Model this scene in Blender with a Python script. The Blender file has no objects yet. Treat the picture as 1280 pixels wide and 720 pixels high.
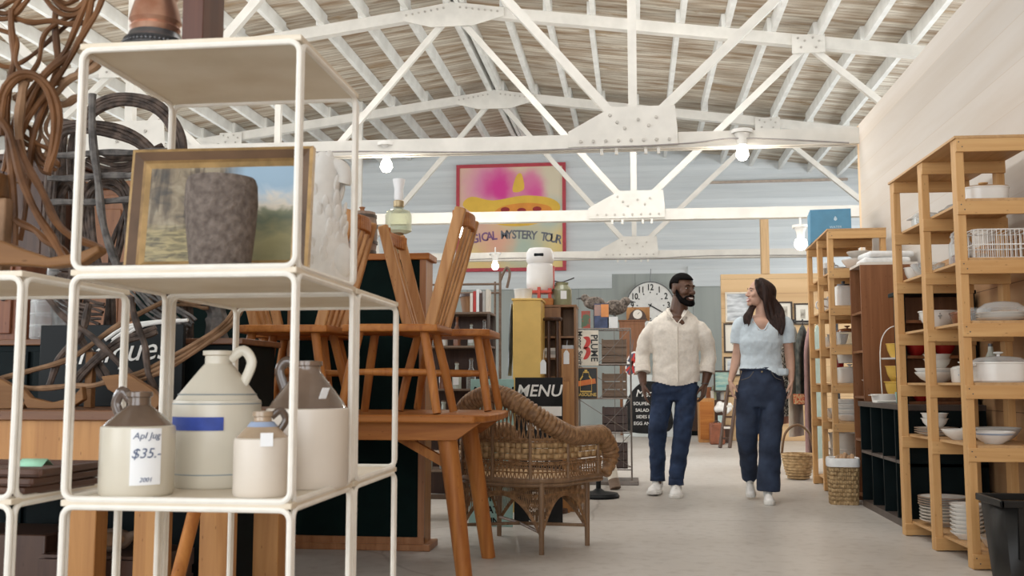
import bpy, bmesh, math, random
from mathutils import Vector, Matrix, Euler, Quaternion
from math import sin, cos, tan, pi, atan, atan2, sqrt, radians

random.seed(7)
SC = bpy.context.scene
COL = SC.collection

# ---------------------------------------------------------------- camera model (1280x720 frame)
F_PX = 1244.0
CAM = Vector((0, 0, 0.88))
PITCH = atan(120.0 / F_PX)
YAW = atan(155.0 * cos(PITCH) / F_PX)
CF = Vector((-sin(YAW) * cos(PITCH), cos(YAW) * cos(PITCH), sin(PITCH)))
CR = Vector((cos(YAW), sin(YAW), 0))
CU = CR.cross(CF)


def ray(px, py):
    return CF + CR * ((px - 640) / F_PX) - CU * ((py - 360) / F_PX)


def W(px, py, Y):
    d = ray(px, py)
    return CAM + d * (Y / d.y)


def WX(px, py, X):
    d = ray(px, py)
    return CAM + d * (X / d.x)


def WZ(px, py, Z):
    d = ray(px, py)
    return CAM + d * ((Z - CAM.z) / d.z)


# ---------------------------------------------------------------- materials
MATS = {}


def _nodes(name):
    m = bpy.data.materials.new(name)
    m.use_nodes = True
    nt = m.node_tree
    b = nt.nodes['Principled BSDF']
    return m, nt, b


def mat(name, col, rough=0.6, metal=0.0, var=0.12, scale=12.0, stretch=(1, 1, 1), bump=0.0, spec=0.4, col2=None,
        detail=4.0, sheen=0.0, contrast=0.3, distort=0.0):
    """noise-varied plain surface; stretch > 1 along an axis packs the pattern along it"""
    if name in MATS:
        return MATS[name]
    m, nt, b = _nodes(name)
    tc = nt.nodes.new('ShaderNodeTexCoord')
    mp = nt.nodes.new('ShaderNodeMapping')
    mp.inputs['Scale'].default_value = stretch
    nz = nt.nodes.new('ShaderNodeTexNoise')
    nz.inputs['Scale'].default_value = scale
    nz.inputs['Detail'].default_value = detail
    nz.inputs['Distortion'].default_value = distort
    nt.links.new(tc.outputs['Object'], mp.inputs['Vector'])
    nt.links.new(mp.outputs['Vector'], nz.inputs['Vector'])
    cr = nt.nodes.new('ShaderNodeValToRGB')
    c1 = [max(0, c * (1 - var)) for c in col]
    c2 = list(col2) if col2 else [min(1, c * (1 + var)) for c in col]
    cr.color_ramp.elements[0].position = 0.5 - contrast / 2
    cr.color_ramp.elements[1].position = 0.5 + contrast / 2
    cr.color_ramp.elements[0].color = (*c1, 1)
    cr.color_ramp.elements[1].color = (*c2, 1)
    nt.links.new(nz.outputs['Fac'], cr.inputs['Fac'])
    nt.links.new(cr.outputs['Color'], b.inputs['Base Color'])
    b.inputs['Roughness'].default_value = rough
    b.inputs['Metallic'].default_value = metal
    b.inputs['Specular IOR Level'].default_value = spec
    if sheen:
        b.inputs['Sheen Weight'].default_value = sheen
    if bump:
        bp = nt.nodes.new('ShaderNodeBump')
        bp.inputs['Strength'].default_value = bump
        bp.inputs['Distance'].default_value = 0.01
        nt.links.new(nz.outputs['Fac'], bp.inputs['Height'])
        nt.links.new(bp.outputs['Normal'], b.inputs['Normal'])
    MATS[name] = m
    return m


def wood(name, col, dark, axis=0, rough=0.5, grain=1.0, bump=0.1, spec=0.35):
    """long grain running along AXIS of the object's own space"""
    if name in MATS:
        return MATS[name]
    m, nt, b = _nodes(name)
    tc = nt.nodes.new('ShaderNodeTexCoord')
    mp = nt.nodes.new('ShaderNodeMapping')
    s = [26 * grain] * 3
    s[axis] = 1.6 * grain
    mp.inputs['Scale'].default_value = s
    nz = nt.nodes.new('ShaderNodeTexNoise')
    nz.inputs['Scale'].default_value = 1.0
    nz.inputs['Detail'].default_value = 6
    nz.inputs['Distortion'].default_value = 0.7
    nt.links.new(tc.outputs['Object'], mp.inputs['Vector'])
    nt.links.new(mp.outputs['Vector'], nz.inputs['Vector'])
    cr = nt.nodes.new('ShaderNodeValToRGB')
    cr.color_ramp.elements[0].position = 0.3
    cr.color_ramp.elements[1].position = 0.7
    cr.color_ramp.elements[0].color = (*dark, 1)
    cr.color_ramp.elements[1].color = (*col, 1)
    nt.links.new(nz.outputs['Fac'], cr.inputs['Fac'])
    # knots
    vo = nt.nodes.new('ShaderNodeTexVoronoi')
    mp2 = nt.nodes.new('ShaderNodeMapping')
    s2 = [9.0] * 3
    s2[axis] = 3.2
    mp2.inputs['Scale'].default_value = s2
    nt.links.new(tc.outputs['Object'], mp2.inputs['Vector'])
    nt.links.new(mp2.outputs['Vector'], vo.inputs['Vector'])
    r2 = nt.nodes.new('ShaderNodeValToRGB')
    r2.color_ramp.elements[0].position = 0.05
    r2.color_ramp.elements[1].position = 0.13
    r2.color_ramp.elements[0].color = (0.45, 0.38, 0.32, 1)
    r2.color_ramp.elements[1].color = (1, 1, 1, 1)
    nt.links.new(vo.outputs['Distance'], r2.inputs['Fac'])
    mx = nt.nodes.new('ShaderNodeMix')
    mx.data_type = 'RGBA'
    mx.blend_type = 'MULTIPLY'
    mx.inputs['Factor'].default_value = 0.75
    nt.links.new(cr.outputs['Color'], mx.inputs[6])
    nt.links.new(r2.outputs['Color'], mx.inputs[7])
    nt.links.new(mx.outputs[2], b.inputs['Base Color'])
    b.inputs['Roughness'].default_value = rough
    b.inputs['Specular IOR Level'].default_value = spec
    if bump:
        bp = nt.nodes.new('ShaderNodeBump')
        bp.inputs['Strength'].default_value = bump
        bp.inputs['Distance'].default_value = 0.004
        nt.links.new(nz.outputs['Fac'], bp.inputs['Height'])
        nt.links.new(bp.outputs['Normal'], b.inputs['Normal'])
    MATS[name] = m
    return m


def glass(name, col=(0.95, 0.97, 0.97), rough=0.03, alpha=0.35):
    """thin clear glassware: a mix of see-through and gloss"""
    if name in MATS:
        return MATS[name]
    m, nt, b = _nodes(name)
    out = nt.nodes['Material Output']
    tr = nt.nodes.new('ShaderNodeBsdfTransparent')
    tr.inputs['Color'].default_value = (*col, 1)
    mixs = nt.nodes.new('ShaderNodeMixShader')
    fr = nt.nodes.new('ShaderNodeLayerWeight')
    fr.inputs['Blend'].default_value = 0.35
    mr = nt.nodes.new('ShaderNodeMapRange')
    mr.inputs['To Min'].default_value = alpha * 0.35
    mr.inputs['To Max'].default_value = min(1.0, alpha + 0.45)
    nt.links.new(fr.outputs['Facing'], mr.inputs['Value'])
    nt.links.new(mr.outputs['Result'], mixs.inputs['Fac'])
    b.inputs['Base Color'].default_value = (*[0.85 * c for c in col], 1)
    b.inputs['Roughness'].default_value = rough
    b.inputs['Specular IOR Level'].default_value = 0.8
    nt.links.new(tr.outputs[0], mixs.inputs[1])
    nt.links.new(b.outputs[0], mixs.inputs[2])
    nt.links.new(mixs.outputs[0], out.inputs['Surface'])
    MATS[name] = m
    return m


def emit(name, col, strength):
    if name in MATS:
        return MATS[name]
    m, nt, b = _nodes(name)
    b.inputs['Base Color'].default_value = (*col, 1)
    b.inputs['Emission Color'].default_value = (*col, 1)
    b.inputs['Emission Strength'].default_value = strength
    MATS[name] = m
    return m


# ---------------------------------------------------------------- mesh builder
def basis(d):
    d = Vector(d).normalized()
    up = Vector((0, 0, 1)) if abs(d.z) < 0.95 else Vector((1, 0, 0))
    a = d.cross(up).normalized()
    b = a.cross(d).normalized()
    return a, b


class MB:
    def __init__(self):
        self.v = []
        self.f = []

    def add(self, vs, fs, M=None):
        n = len(self.v)
        if M is not None:
            vs = [M @ Vector(p) for p in vs]
        self.v += [Vector(p) for p in vs]
        self.f += [tuple(i + n for i in f) for f in fs]
        return self

    def bx(self, x0, x1, y0, y1, z0, z1, M=None):
        vs = [(x0, y0, z0), (x1, y0, z0), (x1, y1, z0), (x0, y1, z0), (x0, y0, z1), (x1, y0, z1), (x1, y1, z1), (x0, y1, z1)]
        fs = [(0, 3, 2, 1), (4, 5, 6, 7), (0, 1, 5, 4), (1, 2, 6, 5), (2, 3, 7, 6), (3, 0, 4, 7)]
        return self.add(vs, fs, M)

    def bar(self, p, q, w, h, up=(0, 0, 1)):
        """rectangular bar from p to q, w across, h along the up side"""
        p, q = Vector(p), Vector(q)
        d = (q - p).normalized()
        u = Vector(up)
        if abs(d.dot(u)) > 0.97:
            u = Vector((0, 1, 0))
        a = d.cross(u).normalized()
        b = a.cross(d).normalized()
        vs = []
        for c in (p, q):
            for s, t in ((-1, -1), (1, -1), (1, 1), (-1, 1)):
                vs.append(c + a * (s * w / 2) + b * (t * h / 2))
        fs = [(3, 2, 1, 0), (4, 5, 6, 7), (0, 1, 5, 4), (1, 2, 6, 5), (2, 3, 7, 6), (3, 0, 4, 7)]
        return self.add(vs, fs)

    def tube(self, pts, r, seg=8, cap=True, closed=False, flat=1.0, M=None):
        pts = [Vector(p) for p in pts]
        n = len(pts)
        rs = r if isinstance(r, (list, tuple)) else [r] * n
        vs, fs = [], []
        pa = None
        for i, p in enumerate(pts):
            if closed:
                d = pts[(i + 1) % n] - pts[i - 1]
            else:
                d = pts[min(i + 1, n - 1)] - pts[max(i - 1, 0)]
            if d.length < 1e-9:
                d = Vector((0, 0, 1))
            d.normalize()
            if pa is None:
                a, b = basis(d)
            else:
                a = pa - d * pa.dot(d)
                if a.length < 1e-6:
                    a, b = basis(d)
                a.normalize()
                b = a.cross(d).normalized()
            pa = a
            for k in range(seg):
                t = 2 * pi * k / seg
                vs.append(p + a * (cos(t) * rs[i]) + b * (sin(t) * rs[i] * flat))
        m = n if closed else n - 1
        for i in range(m):
            for k in range(seg):
                j = (i + 1) % n
                fs.append((i * seg + k, i * seg + (k + 1) % seg, j * seg + (k + 1) % seg, j * seg + k))
        if cap and not closed:
            fs.append(tuple(range(seg - 1, -1, -1)))
            fs.append(tuple(range((n - 1) * seg, n * seg)))
        return self.add(vs, fs, M)

    def rings(self, rings, seg=20, cap=True, M=None):
        """rings: (cx, cy, z, rx, ry) stacked ellipses"""
        vs, fs = [], []
        for (cx, cy, z, rx, ry) in rings:
            for k in range(seg):
                t = 2 * pi * k / seg
                vs.append((cx + rx * cos(t), cy + ry * sin(t), z))
        n = len(rings)
        for i in range(n - 1):
            for k in range(seg):
                fs.append((i * seg + k, i * seg + (k + 1) % seg, (i + 1) * seg + (k + 1) % seg, (i + 1) * seg + k))
        if cap:
            fs.append(tuple(range(seg - 1, -1, -1)))
            fs.append(tuple(range((n - 1) * seg, n * seg)))
        return self.add(vs, fs, M)

    def lathe(self, prof, c=(0, 0, 0), seg=24, M=None, sq=None):
        """prof: (r, z) from bottom to top; r = 0 closes; sq: superellipse power for squarish rounds"""
        vs, fs = [], []
        idx = []
        for (r, z) in prof:
            if r < 1e-6:
                idx.append([len(vs)])
                vs.append((c[0], c[1], c[2] + z))
            else:
                row = []
                for k in range(seg):
                    t = 2 * pi * k / seg
                    ct, st = cos(t), sin(t)
                    if sq:
                        q = (abs(ct) ** sq + abs(st) ** sq) ** (-1 / sq)
                        ct, st = ct * q, st * q
                    row.append(len(vs))
                    vs.append((c[0] + r * ct, c[1] + r * st, c[2] + z))
                idx.append(row)
        for a, b in zip(idx, idx[1:]):
            if len(a) == 1 and len(b) == 1:
                continue
            for k in range(seg):
                k2 = (k + 1) % seg
                if len(a) == 1:
                    fs.append((a[0], b[k2], b[k]))
                elif len(b) == 1:
                    fs.append((a[k], a[k2], b[0]))
                else:
                    fs.append((a[k], a[k2], b[k2], b[k]))
        return self.add(vs, fs, M)

    def ball(self, c, r, seg=16, rin=10, M=None):
        if not isinstance(r, (tuple, list)):
            r = (r, r, r)
        prof = []
        vs, fs = [(c[0], c[1], c[2] - r[2])], []
        for i in range(1, rin):
            th = -pi / 2 + pi * i / rin
            for k in range(seg):
                t = 2 * pi * k / seg
                vs.append((c[0] + r[0] * cos(th) * cos(t), c[1] + r[1] * cos(th) * sin(t), c[2] + r[2] * sin(th)))
        vs.append((c[0], c[1], c[2] + r[2]))
        for k in range(seg):
            fs.append((0, 1 + (k + 1) % seg, 1 + k))
            fs.append((len(vs) - 1, 1 + (rin - 2) * seg + k, 1 + (rin - 2) * seg + (k + 1) % seg))
        for i in range(rin - 2):
            for k in range(seg):
                a = 1 + i * seg
                fs.append((a + k, a + (k + 1) % seg, a + seg + (k + 1) % seg, a + seg + k))
        return self.add(vs, fs, M)

    def prism(self, outline, depth, M=None):
        """outline in local xz, extruded along +y by depth"""
        n = len(outline)
        vs = [(x, 0, z) for x, z in outline] + [(x, depth, z) for x, z in outline]
        fs = [tuple(range(n)), tuple(range(2 * n - 1, n - 1, -1))]
        for i in range(n):
            j = (i + 1) % n
            fs.append((i, i + n, j + n, j))
        return self.add(vs, fs, M)

    def text(self, s, size, M, depth=0.002, align='CENTER', shear=0.0, bold=0.0, xs=1.0):
        """lettering standing in the local xz plane facing -y"""
        cu = bpy.data.curves.new('t', 'FONT')
        cu.body = s
        cu.size = size
        cu.align_x = align
        cu.align_y = 'CENTER'
        cu.extrude = depth / 2
        cu.shear = shear
        cu.offset = bold
        cu.resolution_u = 3
        ob = bpy.data.objects.new('t', cu)
        COL.objects.link(ob)
        dg = bpy.context.evaluated_depsgraph_get()
        me = bpy.data.meshes.new_from_object(ob.evaluated_get(dg))
        R = M @ Matrix.Rotation(pi / 2, 4, 'X') @ Matrix.Diagonal((xs, 1, 1, 1))
        self.add([v.co.copy() for v in me.vertices], [tuple(p.vertices) for p in me.polygons], R)
        bpy.data.objects.remove(ob)
        bpy.data.curves.remove(cu)
        bpy.data.meshes.remove(me)
        return self

    def xf(self, M):
        self.v = [M @ p for p in self.v]
        return self

    def mesh(self, name, smooth=True, ang=38):
        me = bpy.data.meshes.new(name)
        me.from_pydata([tuple(p) for p in self.v], [], self.f)
        bm = bmesh.new()
        bm.from_mesh(me)
        bmesh.ops.recalc_face_normals(bm, faces=bm.faces)
        bm.to_mesh(me)
        bm.free()
        if smooth:
            me.polygons.foreach_set('use_smooth', [True] * len(me.polygons))
            me.set_sharp_from_angle(angle=radians(ang))
        me.update()
        return me

    def build(self, name, m, parent=None, world=True, bevel=0, smooth=True, mods=None, ang=38, label=None):
        """one object; coordinates are the world's (shifted to the parent's origin) or, world=False, the parent's own"""
        if parent is not None and world:
            Mi = pmatrix(parent).inverted()
            self.v = [Mi @ p for p in self.v]
        o = bpy.data.objects.new(name, self.mesh(name, smooth, ang))
        COL.objects.link(o)
        o.data.materials.append(m)
        if parent is not None:
            o.parent = parent
        if bevel:
            md = o.modifiers.new('bevel', 'BEVEL')
            md.width = bevel
            md.segments = 2
            md.limit_method = 'ANGLE'
            md.angle_limit = radians(40)
        for t, kw in (mods or []):
            md = o.modifiers.new(t.lower(), t)
            for k, val in kw.items():
                setattr(md, k, val)
        if label:
            o['label'] = label
        return o

    def thing(self, name, m, label, cat, group=None, bevel=0, kind=None, smooth=True, mods=None, ang=38, origin=None):
        """one-mesh top-level thing, origin at the middle of its base"""
        if origin is None:
            xs = [p.x for p in self.v]
            ys = [p.y for p in self.v]
            origin = Vector(((min(xs) + max(xs)) / 2, (min(ys) + max(ys)) / 2, min(p.z for p in self.v)))
        origin = Vector(origin)
        self.v = [p - origin for p in self.v]
        o = self.build(name, m, None, bevel=bevel, smooth=smooth, mods=mods, ang=ang)
        o.location = origin
        tag(o, label, cat, group, kind)
        return o


def pmatrix(o):
    M = Matrix.LocRotScale(o.location, o.rotation_euler, o.scale)
    return pmatrix(o.parent) @ M if o.parent else M


def tag(o, label=None, cat=None, group=None, kind=None):
    if label:
        o['label'] = label
    if cat:
        o['category'] = cat
    if group:
        o['group'] = group
    if kind:
        o['kind'] = kind
    return o


def thing(name, label, cat, loc=(0, 0, 0), rotz=0.0, group=None, kind=None):
    o = bpy.data.objects.new(name, None)
    COL.objects.link(o)
    o.location = loc
    o.rotation_euler = (0, 0, rotz)
    o.empty_display_size = 0.1
    return tag(o, label, cat, group, kind)


def dup(o, loc=None, rotz=None, label=None, group=None, parent=None, scale=None):
    """a copy of a thing with copies of its parts and sub-parts"""
    c = o.copy()
    COL.objects.link(c)
    if parent is not None:
        c.parent = parent
    if loc is not None:
        c.location = loc
    if rotz is not None:
        c.rotation_euler = (0, 0, rotz)
    if scale is not None:
        c.scale = (scale,) * 3
    if label:
        c['label'] = label
    if group:
        c['group'] = group
    for ch in list(o.children):
        dup(ch, parent=c)
    return c


def structure(name, mb, m, bevel=0, label=None, smooth=False):
    o = mb.build(name, m, None, bevel=bevel, smooth=smooth)
    o['kind'] = 'structure'
    if label:
        o['label'] = label
    return o


def T(x, y, z):
    return Matrix.Translation((x, y, z))


def RZ(a):
    return Matrix.Rotation(a, 4, 'Z')


def RX(a):
    return Matrix.Rotation(a, 4, 'X')


def RY(a):
    return Matrix.Rotation(a, 4, 'Y')


def bez(pts, n=24, closed=False):
    """Catmull-Rom through the points"""
    P = [Vector(p) for p in pts]
    out = []
    m = len(P)
    segs = m if closed else m - 1
    per = max(2, n // segs)
    for i in range(segs):
        if closed:
            a, b, c, d = P[i - 1], P[i], P[(i + 1) % m], P[(i + 2) % m]
        else:
            a, b, c, d = P[max(i - 1, 0)], P[i], P[i + 1], P[min(i + 2, m - 1)]
        for k in range(per):
            t = k / per
            out.append(0.5 * ((2 * b) + (c - a) * t + (2 * a - 5 * b + 4 * c - d) * t * t + (3 * b - a - 3 * c + d) * t ** 3))
    if not closed:
        out.append(P[-1])
    return out
# ================================================================= the hall
RX0, RX1 = -11.2, 6.0
RY0, RY1 = -4.0, 22.0
RIDGE_X = -2.55
SL = 0.135


def roof_z(x, off=0.0):
    return 6.52 - SL * abs(x - RIDGE_X) + off


def floor_mat():
    m, nt, b = _nodes('polished_concrete')
    tc = nt.nodes.new('ShaderNodeTexCoord')
    n1 = nt.nodes.new('ShaderNodeTexNoise')
    n1.inputs['Scale'].default_value = 0.7
    n1.inputs['Detail'].default_value = 7
    n1.inputs['Distortion'].default_value = 0.6
    n2 = nt.nodes.new('ShaderNodeTexNoise')
    n2.inputs['Scale'].default_value = 14
    n2.inputs['Detail'].default_value = 6
    nt.links.new(tc.outputs['Object'], n1.inputs['Vector'])
    nt.links.new(tc.outputs['Object'], n2.inputs['Vector'])
    cr = nt.nodes.new('ShaderNodeValToRGB')
    cr.color_ramp.elements[0].position = 0.3
    cr.color_ramp.elements[1].position = 0.72
    cr.color_ramp.elements[0].color = (0.42, 0.385, 0.345, 1)
    cr.color_ramp.elements[1].color = (0.56, 0.53, 0.495, 1)
    nt.links.new(n1.outputs['Fac'], cr.inputs['Fac'])
    r2 = nt.nodes.new('ShaderNodeValToRGB')
    r2.color_ramp.elements[0].position = 0.25
    r2.color_ramp.elements[1].position = 0.5
    r2.color_ramp.elements[0].color = (0.82, 0.8, 0.78, 1)
    r2.color_ramp.elements[1].color = (1, 1, 1, 1)
    nt.links.new(n2.outputs['Fac'], r2.inputs['Fac'])
    mx = nt.nodes.new('ShaderNodeMix')
    mx.data_type = 'RGBA'
    mx.blend_type = 'MULTIPLY'
    mx.inputs['Factor'].default_value = 1
    nt.links.new(cr.outputs['Color'], mx.inputs[6])
    nt.links.new(r2.outputs['Color'], mx.inputs[7])
    # thin cracks
    vo = nt.nodes.new('ShaderNodeTexVoronoi')
    vo.feature = 'DISTANCE_TO_EDGE'
    vo.inputs['Scale'].default_value = 0.32
    n3 = nt.nodes.new('ShaderNodeTexNoise')
    n3.inputs['Scale'].default_value = 1.6
    ad = nt.nodes.new('ShaderNodeMix')
    ad.data_type = 'VECTOR'
    ad.inputs['Factor'].default_value = 0.2
    nt.links.new(tc.outputs['Object'], n3.inputs['Vector'])
    nt.links.new(tc.outputs['Object'], ad.inputs[4])
    nt.links.new(n3.outputs['Color'], ad.inputs[5])
    nt.links.new(ad.outputs[1], vo.inputs['Vector'])
    r3 = nt.nodes.new('ShaderNodeValToRGB')
    r3.color_ramp.elements[0].position = 0.0
    r3.color_ramp.elements[1].position = 0.004
    r3.color_ramp.elements[0].color = (0.72, 0.7, 0.68, 1)
    r3.color_ramp.elements[1].color = (1, 1, 1, 1)
    nt.links.new(vo.outputs['Distance'], r3.inputs['Fac'])
    m2 = nt.nodes.new('ShaderNodeMix')
    m2.data_type = 'RGBA'
    m2.blend_type = 'MULTIPLY'
    m2.inputs['Factor'].default_value = 1
    nt.links.new(mx.outputs[2], m2.inputs[6])
    nt.links.new(r3.outputs['Color'], m2.inputs[7])
    nt.links.new(m2.outputs[2], b.inputs['Base Color'])
    b.inputs['Roughness'].default_value = 0.42
    b.inputs['Specular IOR Level'].default_value = 0.35
    return m


def plank_mat(name, c1, c2, gap, width, axis_len, axis_w, line=0.35, peel=None, peel_amt=0.0, rough=0.7, streak=9.0, gapw=0.02):
    """painted or bare boards: colour streaks along axis_len, dark joints every WIDTH along axis_w"""
    m, nt, b = _nodes(name)
    tc = nt.nodes.new('ShaderNodeTexCoord')
    sp = nt.nodes.new('ShaderNodeSeparateXYZ')
    nt.links.new(tc.outputs['Object'], sp.inputs[0])
    mp = nt.nodes.new('ShaderNodeMapping')
    s = [streak * 1.0] * 3
    s[axis_len] = streak * 0.06
    mp.inputs['Scale'].default_value = s
    nt.links.new(tc.outputs['Object'], mp.inputs['Vector'])
    nz = nt.nodes.new('ShaderNodeTexNoise')
    nz.inputs['Scale'].default_value = 1
    nz.inputs['Detail'].default_value = 7
    nz.inputs['Distortion'].default_value = 0.4
    nt.links.new(mp.outputs['Vector'], nz.inputs['Vector'])
    cr = nt.nodes.new('ShaderNodeValToRGB')
    cr.color_ramp.elements[0].position = 0.32
    cr.color_ramp.elements[1].position = 0.62
    cr.color_ramp.elements[0].color = (*c2, 1)
    cr.color_ramp.elements[1].color = (*c1, 1)
    nt.links.new(nz.outputs['Fac'], cr.inputs['Fac'])
    cur = cr.outputs['Color']
    if peel:
        n2 = nt.nodes.new('ShaderNodeTexNoise')
        mp2 = nt.nodes.new('ShaderNodeMapping')
        s2 = [2.6] * 3
        s2[axis_len] = 0.8
        mp2.inputs['Scale'].default_value = s2
        nt.links.new(tc.outputs['Object'], mp2.inputs['Vector'])
        nt.links.new(mp2.outputs['Vector'], n2.inputs['Vector'])
        n2.inputs['Scale'].default_value = 1
        n2.inputs['Detail'].default_value = 9
        n2.inputs['Roughness'].default_value = 0.7
        r2 = nt.nodes.new('ShaderNodeValToRGB')
        r2.color_ramp.elements[0].position = 0.62 - peel_amt
        r2.color_ramp.elements[1].position = 0.70 - peel_amt
        r2.color_ramp.elements[0].color = (0, 0, 0, 1)
        r2.color_ramp.elements[1].color = (1, 1, 1, 1)
        nt.links.new(n2.outputs['Fac'], r2.inputs['Fac'])
        mx = nt.nodes.new('ShaderNodeMix')
        mx.data_type = 'RGBA'
        nt.links.new(r2.outputs['Color'], mx.inputs['Factor'])
        nt.links.new(cur, mx.inputs[6])
        mx.inputs[7].default_value = (*peel, 1)
        cur = mx.outputs[2]
    # joints
    dv = nt.nodes.new('ShaderNodeMath')
    dv.operation = 'DIVIDE'
    dv.inputs[1].default_value = width
    nt.links.new(sp.outputs[axis_w], dv.inputs[0])
    fr = nt.nodes.new('ShaderNodeMath')
    fr.operation = 'FRACT'
    nt.links.new(dv.outputs[0], fr.inputs[0])
    lt = nt.nodes.new('ShaderNodeMath')
    lt.operation = 'LESS_THAN'
    lt.inputs[1].default_value = gapw
    nt.links.new(fr.outputs[0], lt.inputs[0])
    m2 = nt.nodes.new('ShaderNodeMix')
    m2.data_type = 'RGBA'
    ml = nt.nodes.new('ShaderNodeMath')
    ml.operation = 'MULTIPLY'
    ml.inputs[1].default_value = line
    nt.links.new(lt.outputs[0], ml.inputs[0])
    nt.links.new(ml.outputs[0], m2.inputs['Factor'])
    nt.links.new(cur, m2.inputs[6])
    m2.inputs[7].default_value = (*gap, 1)
    cur = m2.outputs[2]
    # board to board tint
    fl = nt.nodes.new('ShaderNodeMath')
    fl.operation = 'FLOOR'
    nt.links.new(dv.outputs[0], fl.inputs[0])
    wn = nt.nodes.new('ShaderNodeTexWhiteNoise')
    wn.noise_dimensions = '1D'
    nt.links.new(fl.outputs[0], wn.inputs['W'])
    mr = nt.nodes.new('ShaderNodeMapRange')
    mr.inputs['To Min'].default_value = 0.9
    mr.inputs['To Max'].default_value = 1.04
    nt.links.new(wn.outputs['Value'], mr.inputs['Value'])
    m3 = nt.nodes.new('ShaderNodeVectorMath')
    m3.operation = 'SCALE'
    nt.links.new(cur, m3.inputs[0])
    nt.links.new(mr.outputs['Result'], m3.inputs['Scale'])
    nt.links.new(m3.outputs[0], b.inputs['Base Color'])
    b.inputs['Roughness'].default_value = rough
    b.inputs['Specular IOR Level'].default_value = 0.25
    bp = nt.nodes.new('ShaderNodeBump')
    bp.inputs['Strength'].default_value = 0.5
    bp.inputs['Distance'].default_value = 0.01
    bp.invert = True
    nt.links.new(lt.outputs[0], bp.inputs['Height'])
    nt.links.new(bp.outputs['Normal'], b.inputs['Normal'])
    return m


M_FLOOR = floor_mat()
M_WHITE_BOARD = plank_mat('white_siding', (0.70, 0.735, 0.75), (0.62, 0.66, 0.68), (0.55, 0.58, 0.58), 0.13, 0, 2, line=0.3,
                          peel=(0.55, 0.52, 0.47), peel_amt=-0.06)
M_GREY_BOARD = plank_mat('grey_green_wall', (0.40, 0.43, 0.41), (0.33, 0.36, 0.345), (0.2, 0.22, 0.21), 1.25, 2, 0, line=0.7, gapw=0.012, streak=3)
M_ROOF = plank_mat('whitewashed_roof_boards', (0.74, 0.69, 0.60), (0.36, 0.255, 0.165), (0.16, 0.095, 0.055), 0.105, 0, 1, line=0.75,
                   peel=(0.44, 0.32, 0.20), peel_amt=0.04, streak=7, gapw=0.09)
M_PART_UP = plank_mat('lit_pine_boards', (0.58, 0.535, 0.49), (0.53, 0.47, 0.41), (0.5, 0.4, 0.3), 0.24, 1, 2, line=0.7, streak=6, gapw=0.015)  # same pine as below, paler to paint in the light falling higher up
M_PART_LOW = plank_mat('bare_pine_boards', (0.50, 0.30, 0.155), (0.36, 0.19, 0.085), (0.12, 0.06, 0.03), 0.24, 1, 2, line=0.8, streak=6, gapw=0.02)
M_PINEWALL = plank_mat('knotty_pine_boards', (0.66, 0.46, 0.26), (0.54, 0.35, 0.185), (0.25, 0.14, 0.07), 0.23, 0, 2, line=0.8, streak=5, gapw=0.02)
M_STEEL = mat('cream_painted_steel', (0.66, 0.635, 0.585), rough=0.55, var=0.06, scale=5)
M_BEAM = mat('white_painted_timber', (0.74, 0.735, 0.70), rough=0.65, var=0.08, scale=4, col2=(0.80, 0.80, 0.77))
M_BOLT = mat('bolt_iron', (0.45, 0.42, 0.38), rough=0.5, metal=0.4)

structure('floor', MB().bx(RX0, RX1, RY0, RY1, -0.1, 0), M_FLOOR)


def gable(y0, y1, zlow):
    x0, x1 = RX0, RX1
    out = [(x0, zlow), (x1, zlow), (x1, roof_z(x1)), (RIDGE_X, roof_z(RIDGE_X)), (x0, roof_z(x0))]
    return MB().prism(out, y1 - y0, T(0, y0, 0))


ZS = 3.30
structure('wall_back', gable(RY1, RY1 + 0.15, ZS), M_WHITE_BOARD)
structure('wall_back_base', MB().bx(RX0, RX1, RY1 - 0.0, RY1 + 0.15, 0, ZS), M_GREY_BOARD)
structure('trim_1', MB().bx(RX0, -0.5, RY1 - 0.05, RY1, ZS - 0.32, ZS + 0.02).bx(1.15, RX1, RY1 - 0.05, RY1, ZS - 0.3, ZS + 0.14), M_WHITE_BOARD)
structure('trim_2', MB().bx(1.6, 4.6, RY1 - 0.06, RY1, 5.27, 5.32), mat('old_brown_batten', (0.42, 0.34, 0.28)))
# a long window band is added under the eaves to let more light in
M_SIDE = plank_mat('white_side_boards', (0.74, 0.74, 0.72), (0.64, 0.64, 0.62), (0.45, 0.45, 0.43), 0.14, 1, 2, line=0.3)
for nm, x0, x1 in (('left', RX0 - 0.15, RX0), ('right', RX1, RX1 + 0.15)):
    mb = MB().bx(x0, x1, RY0, RY1 + 0.15, 0, 2.3)
    mb.bx(x0, x1, RY0, RY1 + 0.15, 4.3, roof_z(RX0 if nm == 'left' else RX1))
    y = RY0
    while y < RY1:
        mb.bx(x0, x1, y, y + 0.25, 2.3, 4.3)
        y += 3.7
    structure('wall_' + nm, mb, M_SIDE)
# front: a wall with wide roller doors standing open to daylight
mb = gable(RY0 - 0.15, RY0, 4.6)
mb.bx(RX0, RX0 + 1.2, RY0 - 0.15, RY0, 0, 4.6).bx(RX1 - 1.2, RX1, RY0 - 0.15, RY0, 0, 4.6).bx(-2.9, -2.2, RY0 - 0.15, RY0, 0, 4.6)
structure('wall_front', mb, M_SIDE)

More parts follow.
